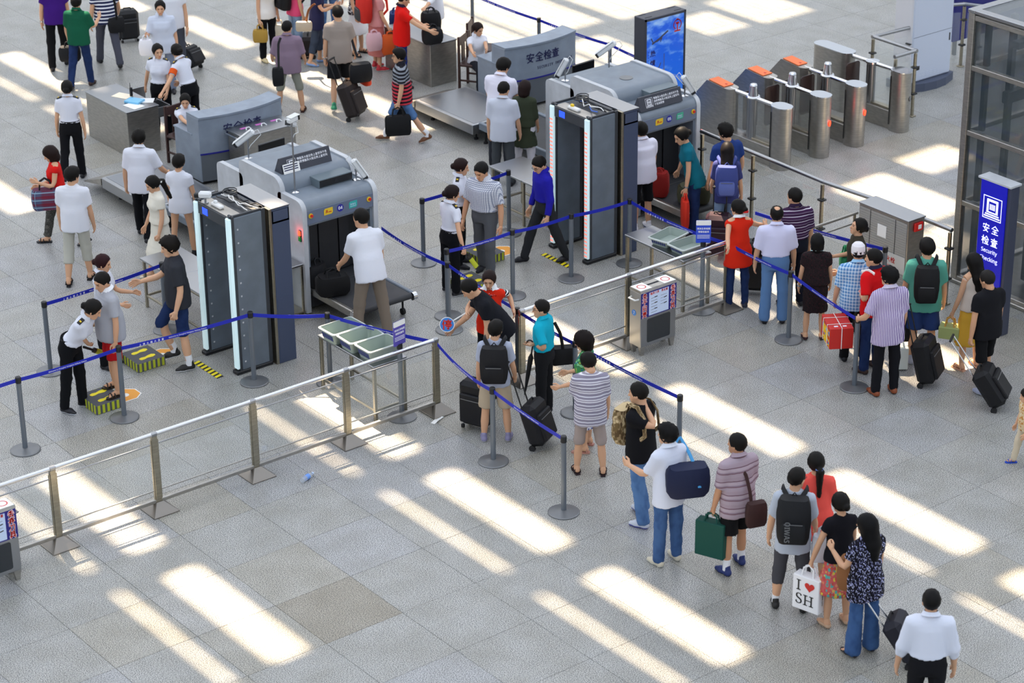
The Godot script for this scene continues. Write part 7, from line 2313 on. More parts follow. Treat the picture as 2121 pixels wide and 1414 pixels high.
func people_list() -> Array:
	clothes_prints()
	var o := []
	o.append({"label": "man in a purple shirt and black trousers walking away", "at": [0.81, -13.58], "turn": 2.656, "h": 1.7, "top": "3f1a78", "pants": "101115", "lL": [-8, 6], "lR": [14, 6], "aL": [2, 10, 10], "aR": [2, 8, 14], "watch": 0})
	o.append({"label": "man in a green polo and dark jeans walking away", "at": [0.62, -12.44], "turn": 2.307, "h": 1.6, "top": "14573f", "pants": "denim_dark", "collar": "14573f", "lL": [-14, 8], "lR": [10, 4], "aL": [8, 12, 20], "aR": [20, 16, 95], "gL": 1, "shoe_col": "3a2420", "sole": "2a1a18", "sleeve": 0.8, "w": 1.05})
	o.append({"label": "man in a navy and white striped top with grey trousers", "at": [1.53, -13.13], "turn": 2.83, "h": 1.66, "top": "print_navy_white", "pants": "4d4f5b", "lL": [18, 6], "lR": [-18, 10], "aL": [-10, 14, 20], "aR": [10, 14, 40], "w": 1.05})
	o.append({"label": "woman in a pale blue-white shirt carrying a white plastic bag", "at": [1.57, -11.32], "turn": -0.573, "h": 1.6, "f": true, "top": "ccd4e4", "pants": "7d879c", "collar": "ccd4e4", "hair": "bun", "w": 1.18, "deep": 1.15, "aL": [-4, 10, 12], "aR": [14, 14, 95], "gL": 1, "hem": -0.16, "sleeve": 0.85})
	o.append({"label": "man in a white singlet half hidden behind the pale shirted woman", "at": [2.21, -12.05], "turn": -0.486, "h": 1.7, "top": "dfe2ea", "pants": "4a4e58", "aL": [0, 8, 10], "sleeve": 0.4})
	o.append({"label": "woman officer leaning a hand on the open steel drawer", "at": [0.44, -9.5], "turn": -0.87, "h": 1.56, "f": true, "officer": 1, "top": "dcdfea", "collar": "dcdfea", "pants": "101115", "tuck": true, "shoe": "leather", "hair": "bun", "w": 1, "aR": Vector3(-0.318, 0.740, -0.161), "aL": [12, 8, 35], "head": [38, 4]})
	o.append({"label": "woman officer with an orange armband reaching across the steel desk", "at": [0.7, -9.06], "turn": -2.897, "h": 1.6, "f": true, "officer": 1, "top": "dcdfea", "collar": "dcdfea", "pants": "101115", "tuck": true, "shoe": "leather", "hair": "bun", "w": 1, "lean": 20, "aL": Vector3(0.656, 0.850, 0.017), "gL": 1, "aR": [20, 8, 30], "head": [-15, 28], "armband": 1})
	o.append({"label": "woman officer seated behind the curved grey counter", "at": [0.13, -8.22], "turn": -0.416, "h": 1.5, "f": true, "officer": 1, "top": "dcdfea", "collar": "dcdfea", "pants": "3a3d48", "tuck": true, "shoe": "leather", "hair": "bun", "w": 1, "sit": 0.47, "lL": [82, 84], "lR": [82, 84], "aL": Vector3(0.121, 0.800, 0.584), "aR": Vector3(0.012, 0.800, 0.640), "head": [-10, 16]})
	o.append({"label": "woman officer walking away with arms loose, beside the steel desk", "at": [-1.56, -8.77], "turn": 2.517, "h": 1.58, "f": true, "officer": 1, "top": "dcdfea", "collar": "dcdfea", "pants": "101115", "tuck": true, "shoe": "leather", "hair": "bun", "w": 1, "lL": [-14, 22], "lR": [6, 2], "aL": [2, 12, 14], "aR": [-6, 12, 12]})
	o.append({"label": "woman in a red sleeveless top holding a plaid bag", "at": [-2.94, -6.63], "turn": -2.026, "h": 1.55, "f": true, "top": "d81f1c", "sleeve": 0.16, "bare": true, "pants": "print_fleck_pants", "hair": "bob", "hair_col": "2a1712", "lL": [-20, 12], "lR": [20, 8], "aL": [10, 14, 105], "aR": [6, 8, 60], "head": [0, 24], "shoe": "sandal", "leg": 1.85})
	o.append({"label": "man in a white T-shirt and pale capri trousers walking away", "at": [-3.4, -5.29], "turn": 2.412, "h": 1.7, "top": "e0e2ea", "pants": "b9b8ad", "leg": 1.42, "hemr": 1.15, "shoe": "sandal", "lL": [-6, 10], "lR": [8, 2], "aL": [6, 10, 12], "aR": [4, 9, 14], "head": [-35, 4], "sleeve": 0.7, "hem": -0.13})
	o.append({"label": "man in a white shirt hanging loose, walking by the baggage table", "at": [-1.9, -6.08], "turn": 2.342, "h": 1.66, "top": "dfe2ec", "pants": "101115", "lL": [14, 6], "lR": [-14, 14], "aL": [0, 12, 10], "aR": [14, 22, 40], "hem": -0.16, "w": 1.05, "sleeve": 0.85, "hair": "shag", "collar": "dfe2ec"})
	o.append({"label": "woman in a white T-shirt and denim shorts beside the scanner", "at": [-1.88, -5.05], "turn": 2.22, "h": 1.58, "f": true, "top": "dcdfe9", "pants": "denim_mid", "leg": 0.28, "hair": "short", "lL": [-6, 8], "lR": [10, 4], "aL": [4, 9, 12], "aR": [8, 10, 14], "shoe": "leather", "shoe_col": "15151a", "hem": -0.12, "sleeve": 0.45})
	o.append({"label": "woman in a cream dress with a black ponytail", "at": [-2.45, -4.66], "turn": -1.746, "h": 1.56, "f": true, "top": "e6e1d2", "skirt": 0.5, "skirt_flare": 0.1, "skirt_mat": "e6e1d2", "top_name": "dress_top", "skirt_name": "dress_skirt", "hem": 0.02, "hair": "pony", "lL": [-14, 14], "lR": [14, 6], "aL": [2, 10, 16], "aR": [6, 8, 20], "gL": 1, "head": [0, 24], "shoe": "slip", "shoe_col": "d8cdb8", "sole": "c8bda8", "sleeve": 0.5, "hairband": "paper"})
	o.append({"label": "woman officer with burgundy hair standing behind the frisked man", "at": [-4.43, -2.7], "turn": 0.592, "h": 1.56, "f": true, "officer": 1, "top": "dcdfea", "collar": "dcdfea", "pants": "101115", "tuck": true, "shoe": "leather", "hair": "bun", "w": 1, "hair_col": "3a1418", "aL": [20, 8, 70], "aR": [25, 8, 60], "head": [10, 12]})
	o.append({"label": "woman officer bending forward with a black hand wand", "at": [-5.37, -1.85], "turn": 0.523, "h": 1.66, "f": true, "officer": 1, "top": "dcdfea", "collar": "dcdfea", "pants": "101115", "tuck": true, "shoe": "sneaker", "hair": "bun", "w": 1, "lean": 34, "aL": Vector3(0.492, 0.950, 0.058), "aR": Vector3(0.284, 0.720, 0.098), "gR": 1, "head": [18, 30], "lL": [4, 4], "lR": [-4, 4], "sole": "dfe3ea"})
	o.append({"label": "man in a grey polo and red shorts standing on a footprint box", "at": [-4.86, -1.75], "turn": -1.746, "h": 1.66, "y": 0.122, "top": "a9abb3", "collar": "eef0f4", "pants": "b3161c", "leg": 0.95, "hemr": 1.15, "shoe": "sandal", "shoe_col": "2a201c", "aL": [-2, 14, 10], "aR": Vector3(-0.190, 1.078, 0.116), "head": [14, 20], "w": 1.1, "deep": 1.25, "hair": "crew", "hem": -0.14, "sleeve": 0.75, "lL": [2, 2, 4], "lR": [-2, 2, 4], "tone": 0.45})
	o.append({"label": "man in a dark T-shirt and denim shorts stepping past the detector", "at": [-3.7, -2.08], "turn": -1.956, "h": 1.83, "top": "33353b", "pants": "denim_dark", "leg": 1.05, "hemr": 1.1, "shoe": "sneaker", "shoe_col": "17171b", "sole": "e6e8ec", "sock": "eef0f4", "lL": [-2, 4], "lR": [30, 48, 4], "aL": [-4, 10, 22], "aR": [28, 12, 50], "hair": "shag", "hair_col": "1d1712", "head": [0, 14], "w": 1.02, "sleeve": 0.75, "tone": 0.25, "gL": 1})
	o.append({"label": "man in a white T-shirt and khaki trousers at the scanner mouth", "at": [-1.36, -1.21], "turn": 2.969, "h": 1.82, "lean": 16, "top": "e2e5ee", "pants": "83776a", "lL": [4, 4, 8], "lR": [-2, 4, 8], "aL": [18, 8, 30], "aR": [6, 10, 12], "hair": "crew", "head": [25, 8], "hem": -0.12, "sleeve": 0.72})
	o.append({"label": "man in a mauve shirt and grey shorts with a black shoulder bag", "at": [2.62, -9.17], "turn": 2.517, "h": 1.56, "top": "8b7789", "pants": "8d8f84", "leg": 1.18, "hemr": 1.15, "shoe": "sandal", "shoe_col": "3a211c", "lL": [0, 2, 10], "lR": [2, 2, 11], "aL": [6, 16, 50], "aR": [4, 14, 44], "hair": "crew", "head": [-28, 4], "w": 1.14, "hem": -0.16, "sleeve": 0.95, "collar": "8b7789"})
	o.append({"label": "woman in a white top and black trousers with a gold handbag", "at": [3.79, -11.62], "turn": 0.036, "h": 1.6, "f": true, "top": "eceae6", "pants": "101115", "aL": [0, 8, 12], "aR": [0, 8, 10], "gL": 1, "shoe": "leather", "shoe_col": "d8c69a", "sole": "c9b78a", "sleeve": 0.4, "hair": "long"})
	o.append({"label": "person in a pink top and jeans wearing a black backpack", "at": [4.25, -11.44], "turn": 1.431, "h": 1.62, "f": true, "top": "e2527e", "pants": "denim_pale", "aL": [0, 8, 12], "aR": [0, 8, 12], "shoe": "sandal", "hair": "pony"})
	o.append({"label": "woman in a navy blouse and denim capris with a beige purse", "at": [4.32, -10.88], "turn": 0.993, "h": 1.56, "f": true, "top": "262849", "pants": "denim_grey", "leg": 1.55, "shoe": "slip", "shoe_col": "8fb2e6", "sole": "8fb2e6", "aL": [10, 8, 80], "aR": [20, 8, 95], "w": 1.08, "hem": -0.2, "hair": "bob", "lL": [4, 4], "lR": [-8, 6], "sleeve": 0.5})
	o.append({"label": "person in bright blue jeans and tan boots in the crowd", "at": [5.19, -11.82], "turn": -0.398, "h": 1.72, "top": "8c4a3a", "pants": "denim_blue", "shoe": "leather", "shoe_col": "9a6a38", "sole": "7a5230"})
	o.append({"label": "man in a taupe T-shirt and black shorts pulling a dark suitcase", "at": [3.39, -8.83], "turn": 2.551, "h": 1.74, "top": "9d9188", "pants": "17171a", "leg": 0.95, "hemr": 1.25, "shoe": "sneaker", "shoe_col": "2f8f6a", "sole": "e8eae6", "lL": [-14, 14], "lR": [8, 4], "aL": [-6, 10, 10], "aR": [10, 12, 20], "gL": 1, "head": [22, 4], "hair": "crew", "watch": 0, "hem": -0.14, "sleeve": 0.7, "limb": 0.9})
	o.append({"label": "woman in a pink blouse wearing a red backpack", "at": [4.95, -10.02], "turn": 1.291, "h": 1.58, "f": true, "top": "cf8f8e", "skirt": 0.62, "skirt_mat": "c87a74", "skirt_flare": 0.05, "aL": [4, 8, 14], "aR": [6, 10, 20], "gR": 1, "shoe": "sneaker", "shoe_col": "c8343c", "sole": "e8e4e0", "hair": "pony", "hem": -0.06, "w": 1.1})
	o.append({"label": "woman in a monochrome print top and white skirt", "at": [5.15, -10.89], "turn": 0.384, "h": 1.56, "f": true, "top": "print_mono_print", "skirt": 0.48, "skirt_mat": "eceef0", "aR": [4, 8, 14], "shoe": "sandal", "hair": "long"})
	o.append({"label": "man in a red polo shirt and navy trousers lifting a camera bag", "at": [4.76, -9.02], "turn": 1.046, "h": 1.66, "top": "d81812", "collar": "2a1a30", "pants": "1c2d72", "aL": Vector3(-0.283, 1.050, 0.423), "aR": Vector3(-0.391, 1.050, 0.451), "head": [0, 20], "w": 1.1, "hem": -0.14, "hair": "crew"})
	o.append({"label": "person in a white shirt behind the black camera bags", "at": [5.95, -9.68], "turn": -2.148, "h": 1.66, "top": "e0e2ea", "pants": "23252c", "aL": Vector3(1.036, 1.100, 0.332), "aR": [30, 8, 70], "sleeve": 1.6})
	o.append({"label": "man in a striped red and black polo carrying two black briefcases", "at": [3.25, -6.91], "turn": -2.131, "h": 1.6, "top": "print_red_black", "collar": "23222a", "pants": "denim_blue", "leg": 1.05, "hemr": 1.15, "shoe": "leather", "shoe_col": "6b4226", "sole": "e9e6de", "sock": "f2f2f4", "lL": [-22, 12], "lR": [24, 6], "aL": [2, 10, 12], "aR": [-4, 10, 12], "gL": 1, "gR": 1, "glasses": 1, "head": [4, 2], "w": 1.08, "deep": 1.12, "hem": -0.16, "sleeve": 0.75})
	o.append({"label": "woman in a white blouse seated on a dark wooden chair", "at": [5.67, -8.17], "turn": -0.277, "h": 1.48, "f": true, "top": "dfe1e9", "collar": "dfe1e9", "pants": "23252c", "sit": 0.47, "lL": [84, 84], "lR": [84, 84], "aL": Vector3(-0.050, 0.780, 0.606), "aR": Vector3(-0.309, 0.720, 0.723), "head": [24, 16], "hair": "bun", "hair_col": "2a1813"})
	o.append({"label": "man in a white shirt bent towards the curved counter", "at": [3.68, -4.98], "turn": 2.044, "h": 1.78, "lean": 6, "top": "e6e4f2", "pants": "2b2d33", "aL": [14, 10, 50], "aR": [10, 10, 40], "head": [-20, 26], "w": 1.08, "collar": "e6e4f2"})
	o.append({"label": "man in a pale grey shirt and dark jeans with his back turned", "at": [3.31, -4.43], "turn": 2.272, "h": 1.64, "top": "c9cedb", "pants": "43474b", "hem": -0.16, "head": [-25, 12], "aL": [4, 10, 10], "aR": [6, 10, 14], "w": 1.04, "collar": "c9cedb", "sleeve": 0.85, "hair": "crew"})
	o.append({"label": "woman in an olive tunic and white trousers", "at": [3.76, -4.49], "turn": 2.307, "h": 1.54, "f": true, "top": "3c4333", "skirt": 0.34, "skirt_mat": "3c4333", "skirt_flare": 0.05, "leg": 2, "pants": "dedce2", "top_name": "tunic_top", "skirt_name": "tunic_skirt", "hem": 0, "hair": "bob", "hair_col": "2a1815", "aL": [6, 8, 24], "aR": [8, 8, 20], "sleeve": 1.2, "head": [-20, 14]})
	o.append({"label": "woman officer with a high bun facing the man in a checked shirt", "at": [0.98, -2.42], "turn": 0.766, "h": 1.6, "f": true, "officer": 1, "top": "dcdfea", "collar": "dcdfea", "pants": "101115", "tuck": true, "shoe": "leather", "hair": "bun", "w": 1, "aL": Vector3(-0.223, 1.000, 0.271), "aR": [30, 8, 60], "head": [5, 10], "hair_col": "2a1512"})
	o.append({"label": "man in a checked shirt and grey trousers looking down", "at": [1.02, -1.89], "turn": -1.15, "h": 1.74, "top": "print_check_pale", "collar": "c9cdd8", "pants": "5b5e63", "lL": [10, 6, 4], "lR": [-8, 10, 4], "aL": [2, 14, 12], "aR": [4, 12, 12], "hair": "crew", "head": [-10, 24], "w": 1.14, "deep": 1.2, "hem": -0.1, "tone": 0.55, "tuck": true, "sleeve": 0.85})
	o.append({"label": "woman officer seen from behind holding a wand at the second gate", "at": [0.31, -1.73], "turn": 1.571, "h": 1.58, "f": true, "officer": 1, "top": "dcdfea", "collar": "dcdfea", "pants": "101115", "tuck": true, "shoe": "sneaker", "hair": "bun", "w": 1, "aL": [6, 8, 14], "aR": Vector3(-0.389, 0.780, -0.070), "gR": 1, "head": [-20, 14], "sole": "dfe3ea", "hair_col": "241414"})
	o.append({"label": "man in a royal blue shirt looking down as he walks", "at": [1.99, -1.79], "turn": -1.816, "h": 1.66, "top": "2420a0", "collar": "2420a0", "pants": "2c2e31", "lL": [-16, 8], "lR": [22, 6], "aL": [-2, 10, 14], "aR": [4, 8, 14], "tuck": true, "sleeve": 1.9, "head": [10, 32], "glasses": 1, "hair": "crew", "lean": 4})
	o.append({"label": "man in a white polo and black shorts behind the portal gate", "at": [3.77, -1.8], "turn": 3.004, "h": 1.64, "top": "e4e2f0", "collar": "e4e2f0", "pants": "141417", "leg": 1.1, "hemr": 1.2, "aL": [4, 12, 24], "aR": [6, 10, 20], "w": 1.12, "deep": 1.3, "hem": -0.12, "shoe": "sneaker", "shoe_col": "e8e8ee", "sole": "2a5ab0", "head": [10, 8]})
	o.append({"label": "woman in a teal top reaching towards the scanner belt", "at": [4.22, -1.19], "turn": -2.201, "h": 1.68, "f": true, "lean": 16, "top": "106a7c", "pants": "denim_dark", "hair": "bun", "aR": Vector3(-0.424, 0.750, 0.202), "aL": [-2, 10, 10], "head": [20, 24], "sleeve": 0.45, "hem": -0.14, "watch": 0})
	o.append({"label": "girl with long hair and a blue denim backpack", "at": [4.21, -0.52], "turn": 2.412, "h": 1.6, "f": true, "top": "3a3f72", "pants": "denim_pale", "leg": 1.35, "hair": "long", "hair_col": "1c1413", "aL": [4, 10, 40], "aR": [2, 12, 12], "shoe": "sneaker", "shoe_col": "d88a94", "sole": "e8d8d8", "hem": -0.14, "sleeve": 0.8, "gR": 1})
	o.append({"label": "man in a dark blue shirt by the glass balustrade", "at": [4.55, -0.88], "turn": 3.004, "h": 1.7, "top": "223a78", "pants": "2b2d36", "aR": [-4, 16, 30], "head": [20, 10], "w": 1.08, "hair": "shag"})
	o.append({"label": "attendant in a red vest facing us with a stop paddle", "at": [-0.94, 0.78], "turn": -0.73, "h": 1.56, "f": true, "top": "dc2c14", "sleeve": 0.1, "under": "print_sailor", "pants": "101115", "hair": "bun", "hair_col": "2a1713", "aL": Vector3(0.284, 1.000, -0.026), "aR": Vector3(-0.274, 1.020, 0.186), "gR": 1, "head": [-6, 14], "collar": "eceef0", "hem": -0.14, "top_name": "vest"})
	o.append({"label": "man in a black T-shirt bending towards the attendant", "at": [-1.01, 1.09], "turn": -2.026, "h": 1.72, "lean": 34, "top": "1a1b21", "pants": "23252c", "aL": [-6, 8, 14], "aR": [20, 8, 30], "head": [-5, 40], "hair": "crew", "hem": -0.12})
	o.append({"label": "boy in a grey T-shirt and khaki shorts wearing a black backpack", "at": [-1.86, 2.07], "turn": 2.412, "h": 1.58, "top": "aab1c4", "pants": "b3a38c", "leg": 1, "hemr": 1.15, "shoe": "sneaker", "shoe_col": "8a86a8", "sole": "dcdce4", "aL": [4, 10, 12], "aR": [6, 12, 24], "gR": 1, "hair": "short", "head": [-20, 10], "lL": [0, 2, 6], "lR": [2, 2, 6], "w": 0.95, "glasses": 1, "sleeve": 0.75})
	o.append({"label": "man in a cyan polo with a black umbrella on his arm", "at": [-1, 1.92], "turn": -2.619, "h": 1.56, "top": "12a9c4", "collar": "12a9c4", "pants": "1c1d20", "tuck": true, "aL": Vector3(0.110, 0.980, 0.045), "aR": Vector3(0.113, 1.000, 0.087), "glasses": 1, "hair": "crew", "head": [25, 2], "sleeve": 0.8, "w": 1.02, "hemr": 1.15})
	o.append({"label": "woman with curly hair in a green floral blouse", "at": [-1.16, 2.92], "turn": -2.497, "h": 1.54, "f": true, "top": "print_floral_green", "skirt": 0.55, "skirt_mat": "print_navy_floral", "skirt_flare": 0.03, "hair": "curly", "hair_col": "1e1411", "aL": [10, 8, 60], "aR": [10, 8, 60], "head": [0, 12], "shoe": "sandal", "w": 1.14, "hem": -0.2, "shoe_col": "c08a7a"})
	o.append({"label": "man in a grey and white striped tee and beige shorts", "at": [-1.52, 3.42], "turn": 2.586, "h": 1.56, "top": "print_grey_white", "pants": "a3958f", "leg": 1.15, "hemr": 1.2, "shoe": "sandal", "shoe_col": "2c2022", "lL": [4, 4, 7], "lR": [-2, 4, 6], "aL": Vector3(0.106, 0.950, 0.317), "aR": [4, 8, 12], "head": [22, 28], "hair": "short", "w": 1.06, "hem": -0.18, "sleeve": 0.85, "deep": 1.1})
	o.append({"label": "man in a black T-shirt with a camouflage backpack worn in front", "at": [-1.79, 4.62], "turn": -2.862, "h": 1.74, "top": "131317", "pants": "denim_blue", "shoe": "sneaker", "shoe_col": "c9ced8", "sole": "2230b0", "lL": [-6, 6, 4], "lR": [16, 26, 4], "aL": Vector3(-0.004, 1.420, -0.060), "aR": Vector3(-0.076, 1.150, 0.252), "head": [12, 4], "hair": "crew", "w": 1.06, "hem": -0.12, "hemr": 1.15})
	o.append({"label": "boy in a white T-shirt and jeans carrying a navy sports bag", "at": [-2.18, 5.53], "turn": 3.074, "h": 1.7, "top": "d9deed", "pants": "denim_mid", "shoe": "sneaker", "shoe_col": "cfc8b4", "sole": "dfe0d8", "aL": [24, 12, 70], "aR": [10, 12, 50], "head": [20, 0], "hair": "shag", "hair_col": "0e0c0c", "w": 0.98, "hem": -0.16, "sleeve": 0.8, "collar": "dfe4f0"})
	o.append({"label": "man in a mauve banded polo holding a green paper bag", "at": [-1.73, 6.13], "turn": 3.004, "h": 1.68, "top": "print_mauve_bands", "collar": "a795a0", "pants": "141416", "leg": 0.95, "hemr": 1.2, "shoe": "sneaker", "shoe_col": "24346e", "sole": "1c2858", "sock": "f0f1f6", "lL": [0, 2, 4], "lR": [10, 8, 4], "aL": [4, 10, 10], "aR": [8, 10, 30], "gL": 1, "hair": "crew", "head": [22, 0], "tone": 0.6, "w": 1.08, "hem": -0.18, "sleeve": 0.9})
	o.append({"label": "boy in a grey T-shirt with a black lettered backpack", "at": [-1.81, 7.06], "turn": 2.342, "h": 1.68, "top": "b4bcc9", "pants": "47474c", "leg": 1.42, "hemr": 1, "shoe": "sneaker", "shoe_col": "191919", "sole": "191919", "sock": "e8e8ea", "sock_len": 0.18, "lL": [2, 2, 6], "lR": [-2, 2, 5], "aL": [4, 14, 12], "aR": [6, 10, 40], "glasses": 1, "hair": "crew", "head": [-35, 6], "hem": -0.18, "w": 0.96, "sleeve": 0.8})
	o.append({"label": "woman in a coral top with a long black ponytail", "at": [-1.31, 6.86], "turn": 2.447, "h": 1.6, "f": true, "top": "ef5a50", "pants": "1d4f9c", "leg": 1.38, "shoe": "heel", "shoe_col": "1a1c38", "sole": "1a1c38", "hair": "pony", "aL": [4, 10, 12], "aR": [4, 12, 80], "hem": -0.26, "w": 1.12, "sleeve": 0.75, "head": [15, 2], "flare": 0.01, "hairband": "6a86c8"})
	o.append({"label": "woman in a black top and floral skirt with a white shopping bag", "at": [-1.67, 7.6], "turn": 2.83, "h": 1.56, "f": true, "top": "15141a", "skirt": 0.44, "skirt_mat": "print_floral_skirt", "skirt_flare": 0.09, "shoe": "slip", "shoe_col": "c9a88c", "sole": "b8977c", "hair": "bun", "aL": [8, 20, 8], "aR": [6, 8, 30], "gL": 1, "head": [8, 6], "sleeve": 0.35, "hem": -0.04})
	o.append({"label": "woman with long black hair in a violet print blouse and jeans", "at": [-1.85, 8.15], "turn": 3.004, "h": 1.62, "f": true, "top": "print_blouse_print", "pants": "denim_mid", "hemr": 1.5, "hair": "long", "hair_col": "0c0a0c", "aL": [10, 14, 118], "aR": [4, 8, 20], "gR": 1, "hem": -0.2, "w": 1.14, "deep": 1.08, "head": [20, 0], "sleeve": 0.5, "shoe": "slip", "shoe_col": "2a2430", "gL": 1})
	o.append({"label": "man in a white shirt with rolled sleeves walking away", "at": [-2.54, 9.64], "turn": 2.412, "h": 1.7, "top": "dde2f0", "collar": "dde2f0", "pants": "16161a", "tuck": true, "sleeve": 1.45, "aL": [4, 16, 10], "aR": [2, 14, 12], "lL": [6, 4], "lR": [-6, 6], "loose": 1.15, "hair": "crew", "hair_col": "0e0c0c", "crease": 0.009})
	o.append({"label": "child in a beige print top and blue sandals at the right", "at": [2.53, 6.45], "turn": -2.061, "h": 1, "top": "print_child_print", "pants": "d6c8ae", "shoe": "sandal", "shoe_col": "1f4cc0", "hair": "bob", "w": 1.05, "hs": 1.2, "lL": [-8, 4], "lR": [12, 4]})
	o.append({"label": "attendant in a red vest seen from behind, hand on hip", "at": [2.96, 1.08], "turn": 2.691, "h": 1.56, "f": true, "top": "dc2c16", "sleeve": 0.14, "bare": true, "pants": "denim_dark", "fit": 0.84, "hair": "bun", "aL": Vector3(0.532, 0.820, -1.226), "aR": Vector3(-0.506, 1.000, 0.369), "head": [40, 6], "shoe": "sneaker", "shoe_col": "1d2236", "sole": "e4e6ea", "hem": -0.22, "collar": "eef0f2", "top_name": "vest", "hairband": "red_plastic", "flare": 0.02})
	o.append({"label": "balding man in a lilac shirt and light blue trousers", "at": [3.02, 1.72], "turn": 2.482, "h": 1.66, "top": "d6d6f2", "collar": "d6d6f2", "pants": "5f83b2", "tuck": true, "sleeve": 0.9, "aL": [4, 12, 10], "aR": [4, 12, 12], "hair": "balding", "shoe_col": "15151a", "hemr": 1.25, "w": 1.08, "hem": 0.05, "loose": 1.2})
	o.append({"label": "man in a dark purple striped polo and black trousers", "at": [3.58, 1.49], "turn": 2.743, "h": 1.7, "top": "print_dark_stripe", "collar": "2a1a36", "pants": "1a1c28", "aL": [10, 14, 80], "aR": [4, 10, 12], "hair": "crew", "head": [28, 2], "w": 1.12, "deep": 1.1, "tuck": true, "sleeve": 0.85})
	o.append({"label": "woman with a black bob in a dark dress", "at": [3.07, 2.42], "turn": 2.482, "h": 1.48, "f": true, "top": "print_dark_lace", "skirt": 0.44, "skirt_mat": "print_dark_lace", "skirt_flare": 0.01, "top_name": "dress_top", "skirt_name": "dress_skirt", "hem": 0, "hair": "bob", "hair_col": "0f0c0c", "aL": [4, 10, 12], "aR": [4, 10, 20], "shoe": "heel", "shoe_col": "3a1518", "sole": "2a1012", "w": 1.12, "collar": "bfe0e4", "sleeve": 0.5, "watch": 0})
	o.append({"label": "woman in an olive top looking up, a green tote on her arm", "at": [3.73, 2.51], "turn": -2.201, "h": 1.56, "f": true, "top": "3b362c", "pants": "2c2b2a", "hair": "bun", "head": [4, -16], "aL": [10, 10, 60], "aR": [10, 8, 70], "w": 1.14, "deep": 1.15, "sleeve": 0.55, "hem": -0.18})
	o.append({"label": "man in a blue plaid shirt and white cap holding a red box", "at": [3.01, 3.2], "turn": 2.482, "h": 1.62, "top": "print_plaid_blue", "collar": "9cc8ea", "pants": "121215", "cap": "e6e2e6", "hair": "crew", "aL": [4, 12, 14], "aR": [4, 12, 30], "gL": 1, "w": 1.12, "hem": -0.14, "sleeve": 0.9})
	o.append({"label": "man in a red polo with a white shoulder stripe", "at": [2.96, 3.55], "turn": -3.105, "h": 1.68, "top": "d41218", "collar": "23233a", "pants": "denim_dark", "hair": "crew", "head": [24, 2], "aL": Vector3(0.130, 1.050, 0.087), "aR": [10, 8, 60], "shoe": "leather", "shoe_col": "3a221e", "sole": "2a1a16", "sleeve": 0.8, "shoulder_stripe": 1})
	o.append({"label": "man in a purple pinstripe shirt gripping a stanchion", "at": [2.62, 4.13], "turn": 2.795, "h": 1.72, "top": "print_pin_purple", "collar": "cfc6dc", "pants": "15151a", "aL": Vector3(0.294, 0.980, 0.211), "gL": 1, "aR": [4, 10, 14], "hair": "shag", "hair_col": "0e0c0c", "head": [25, 2], "shoe": "leather", "shoe_col": "8a4526", "sole": "3a2a24", "hem": -0.2, "w": 1.06, "sleeve": 0.85, "fit": 0.92})
	o.append({"label": "man in a teal T-shirt and navy shorts with a black bag on his back", "at": [3.61, 3.8], "turn": 2.377, "h": 1.72, "top": "5aa592", "pants": "2a3f70", "leg": 1, "hemr": 1.2, "shoe": "sneaker", "shoe_col": "aeb4c6", "sole": "d8dce6", "aL": [4, 12, 10], "aR": [4, 10, 14], "gL": 1, "hair": "short", "head": [20, 2], "w": 1.08, "hem": -0.16, "sleeve": 0.8})
	o.append({"label": "woman in a beige tank top and yellow skirt", "at": [3.97, 4.28], "turn": 2.969, "h": 1.58, "f": true, "top": "cfc2b6", "sleeve": 0, "bare": true, "skirt": 0.52, "skirt_mat": "d9a83c", "skirt_flare": 0.05, "hair": "long", "hair_col": "14100f", "aL": [6, 12, 14], "gL": 1, "head": [10, 6], "shoe": "sandal", "shoe_col": "c89a80", "hem": -0.02})
	o.append({"label": "man in a black T-shirt and shorts pulling a black case", "at": [3.66, 4.8], "turn": 3.004, "h": 1.62, "top": "17171b", "pants": "141416", "leg": 1.1, "hemr": 1.2, "shoe": "sneaker", "shoe_col": "a4aac2", "sole": "c9cede", "aL": [-6, 12, 8], "aR": [4, 10, 12], "gL": 1, "hair": "crew", "hair_col": "2a2624", "head": [10, 20], "w": 1.1, "hem": -0.14, "tone": 0.5, "lL": [-8, 6], "lR": [10, 6]})
	return o

var cast_done := []

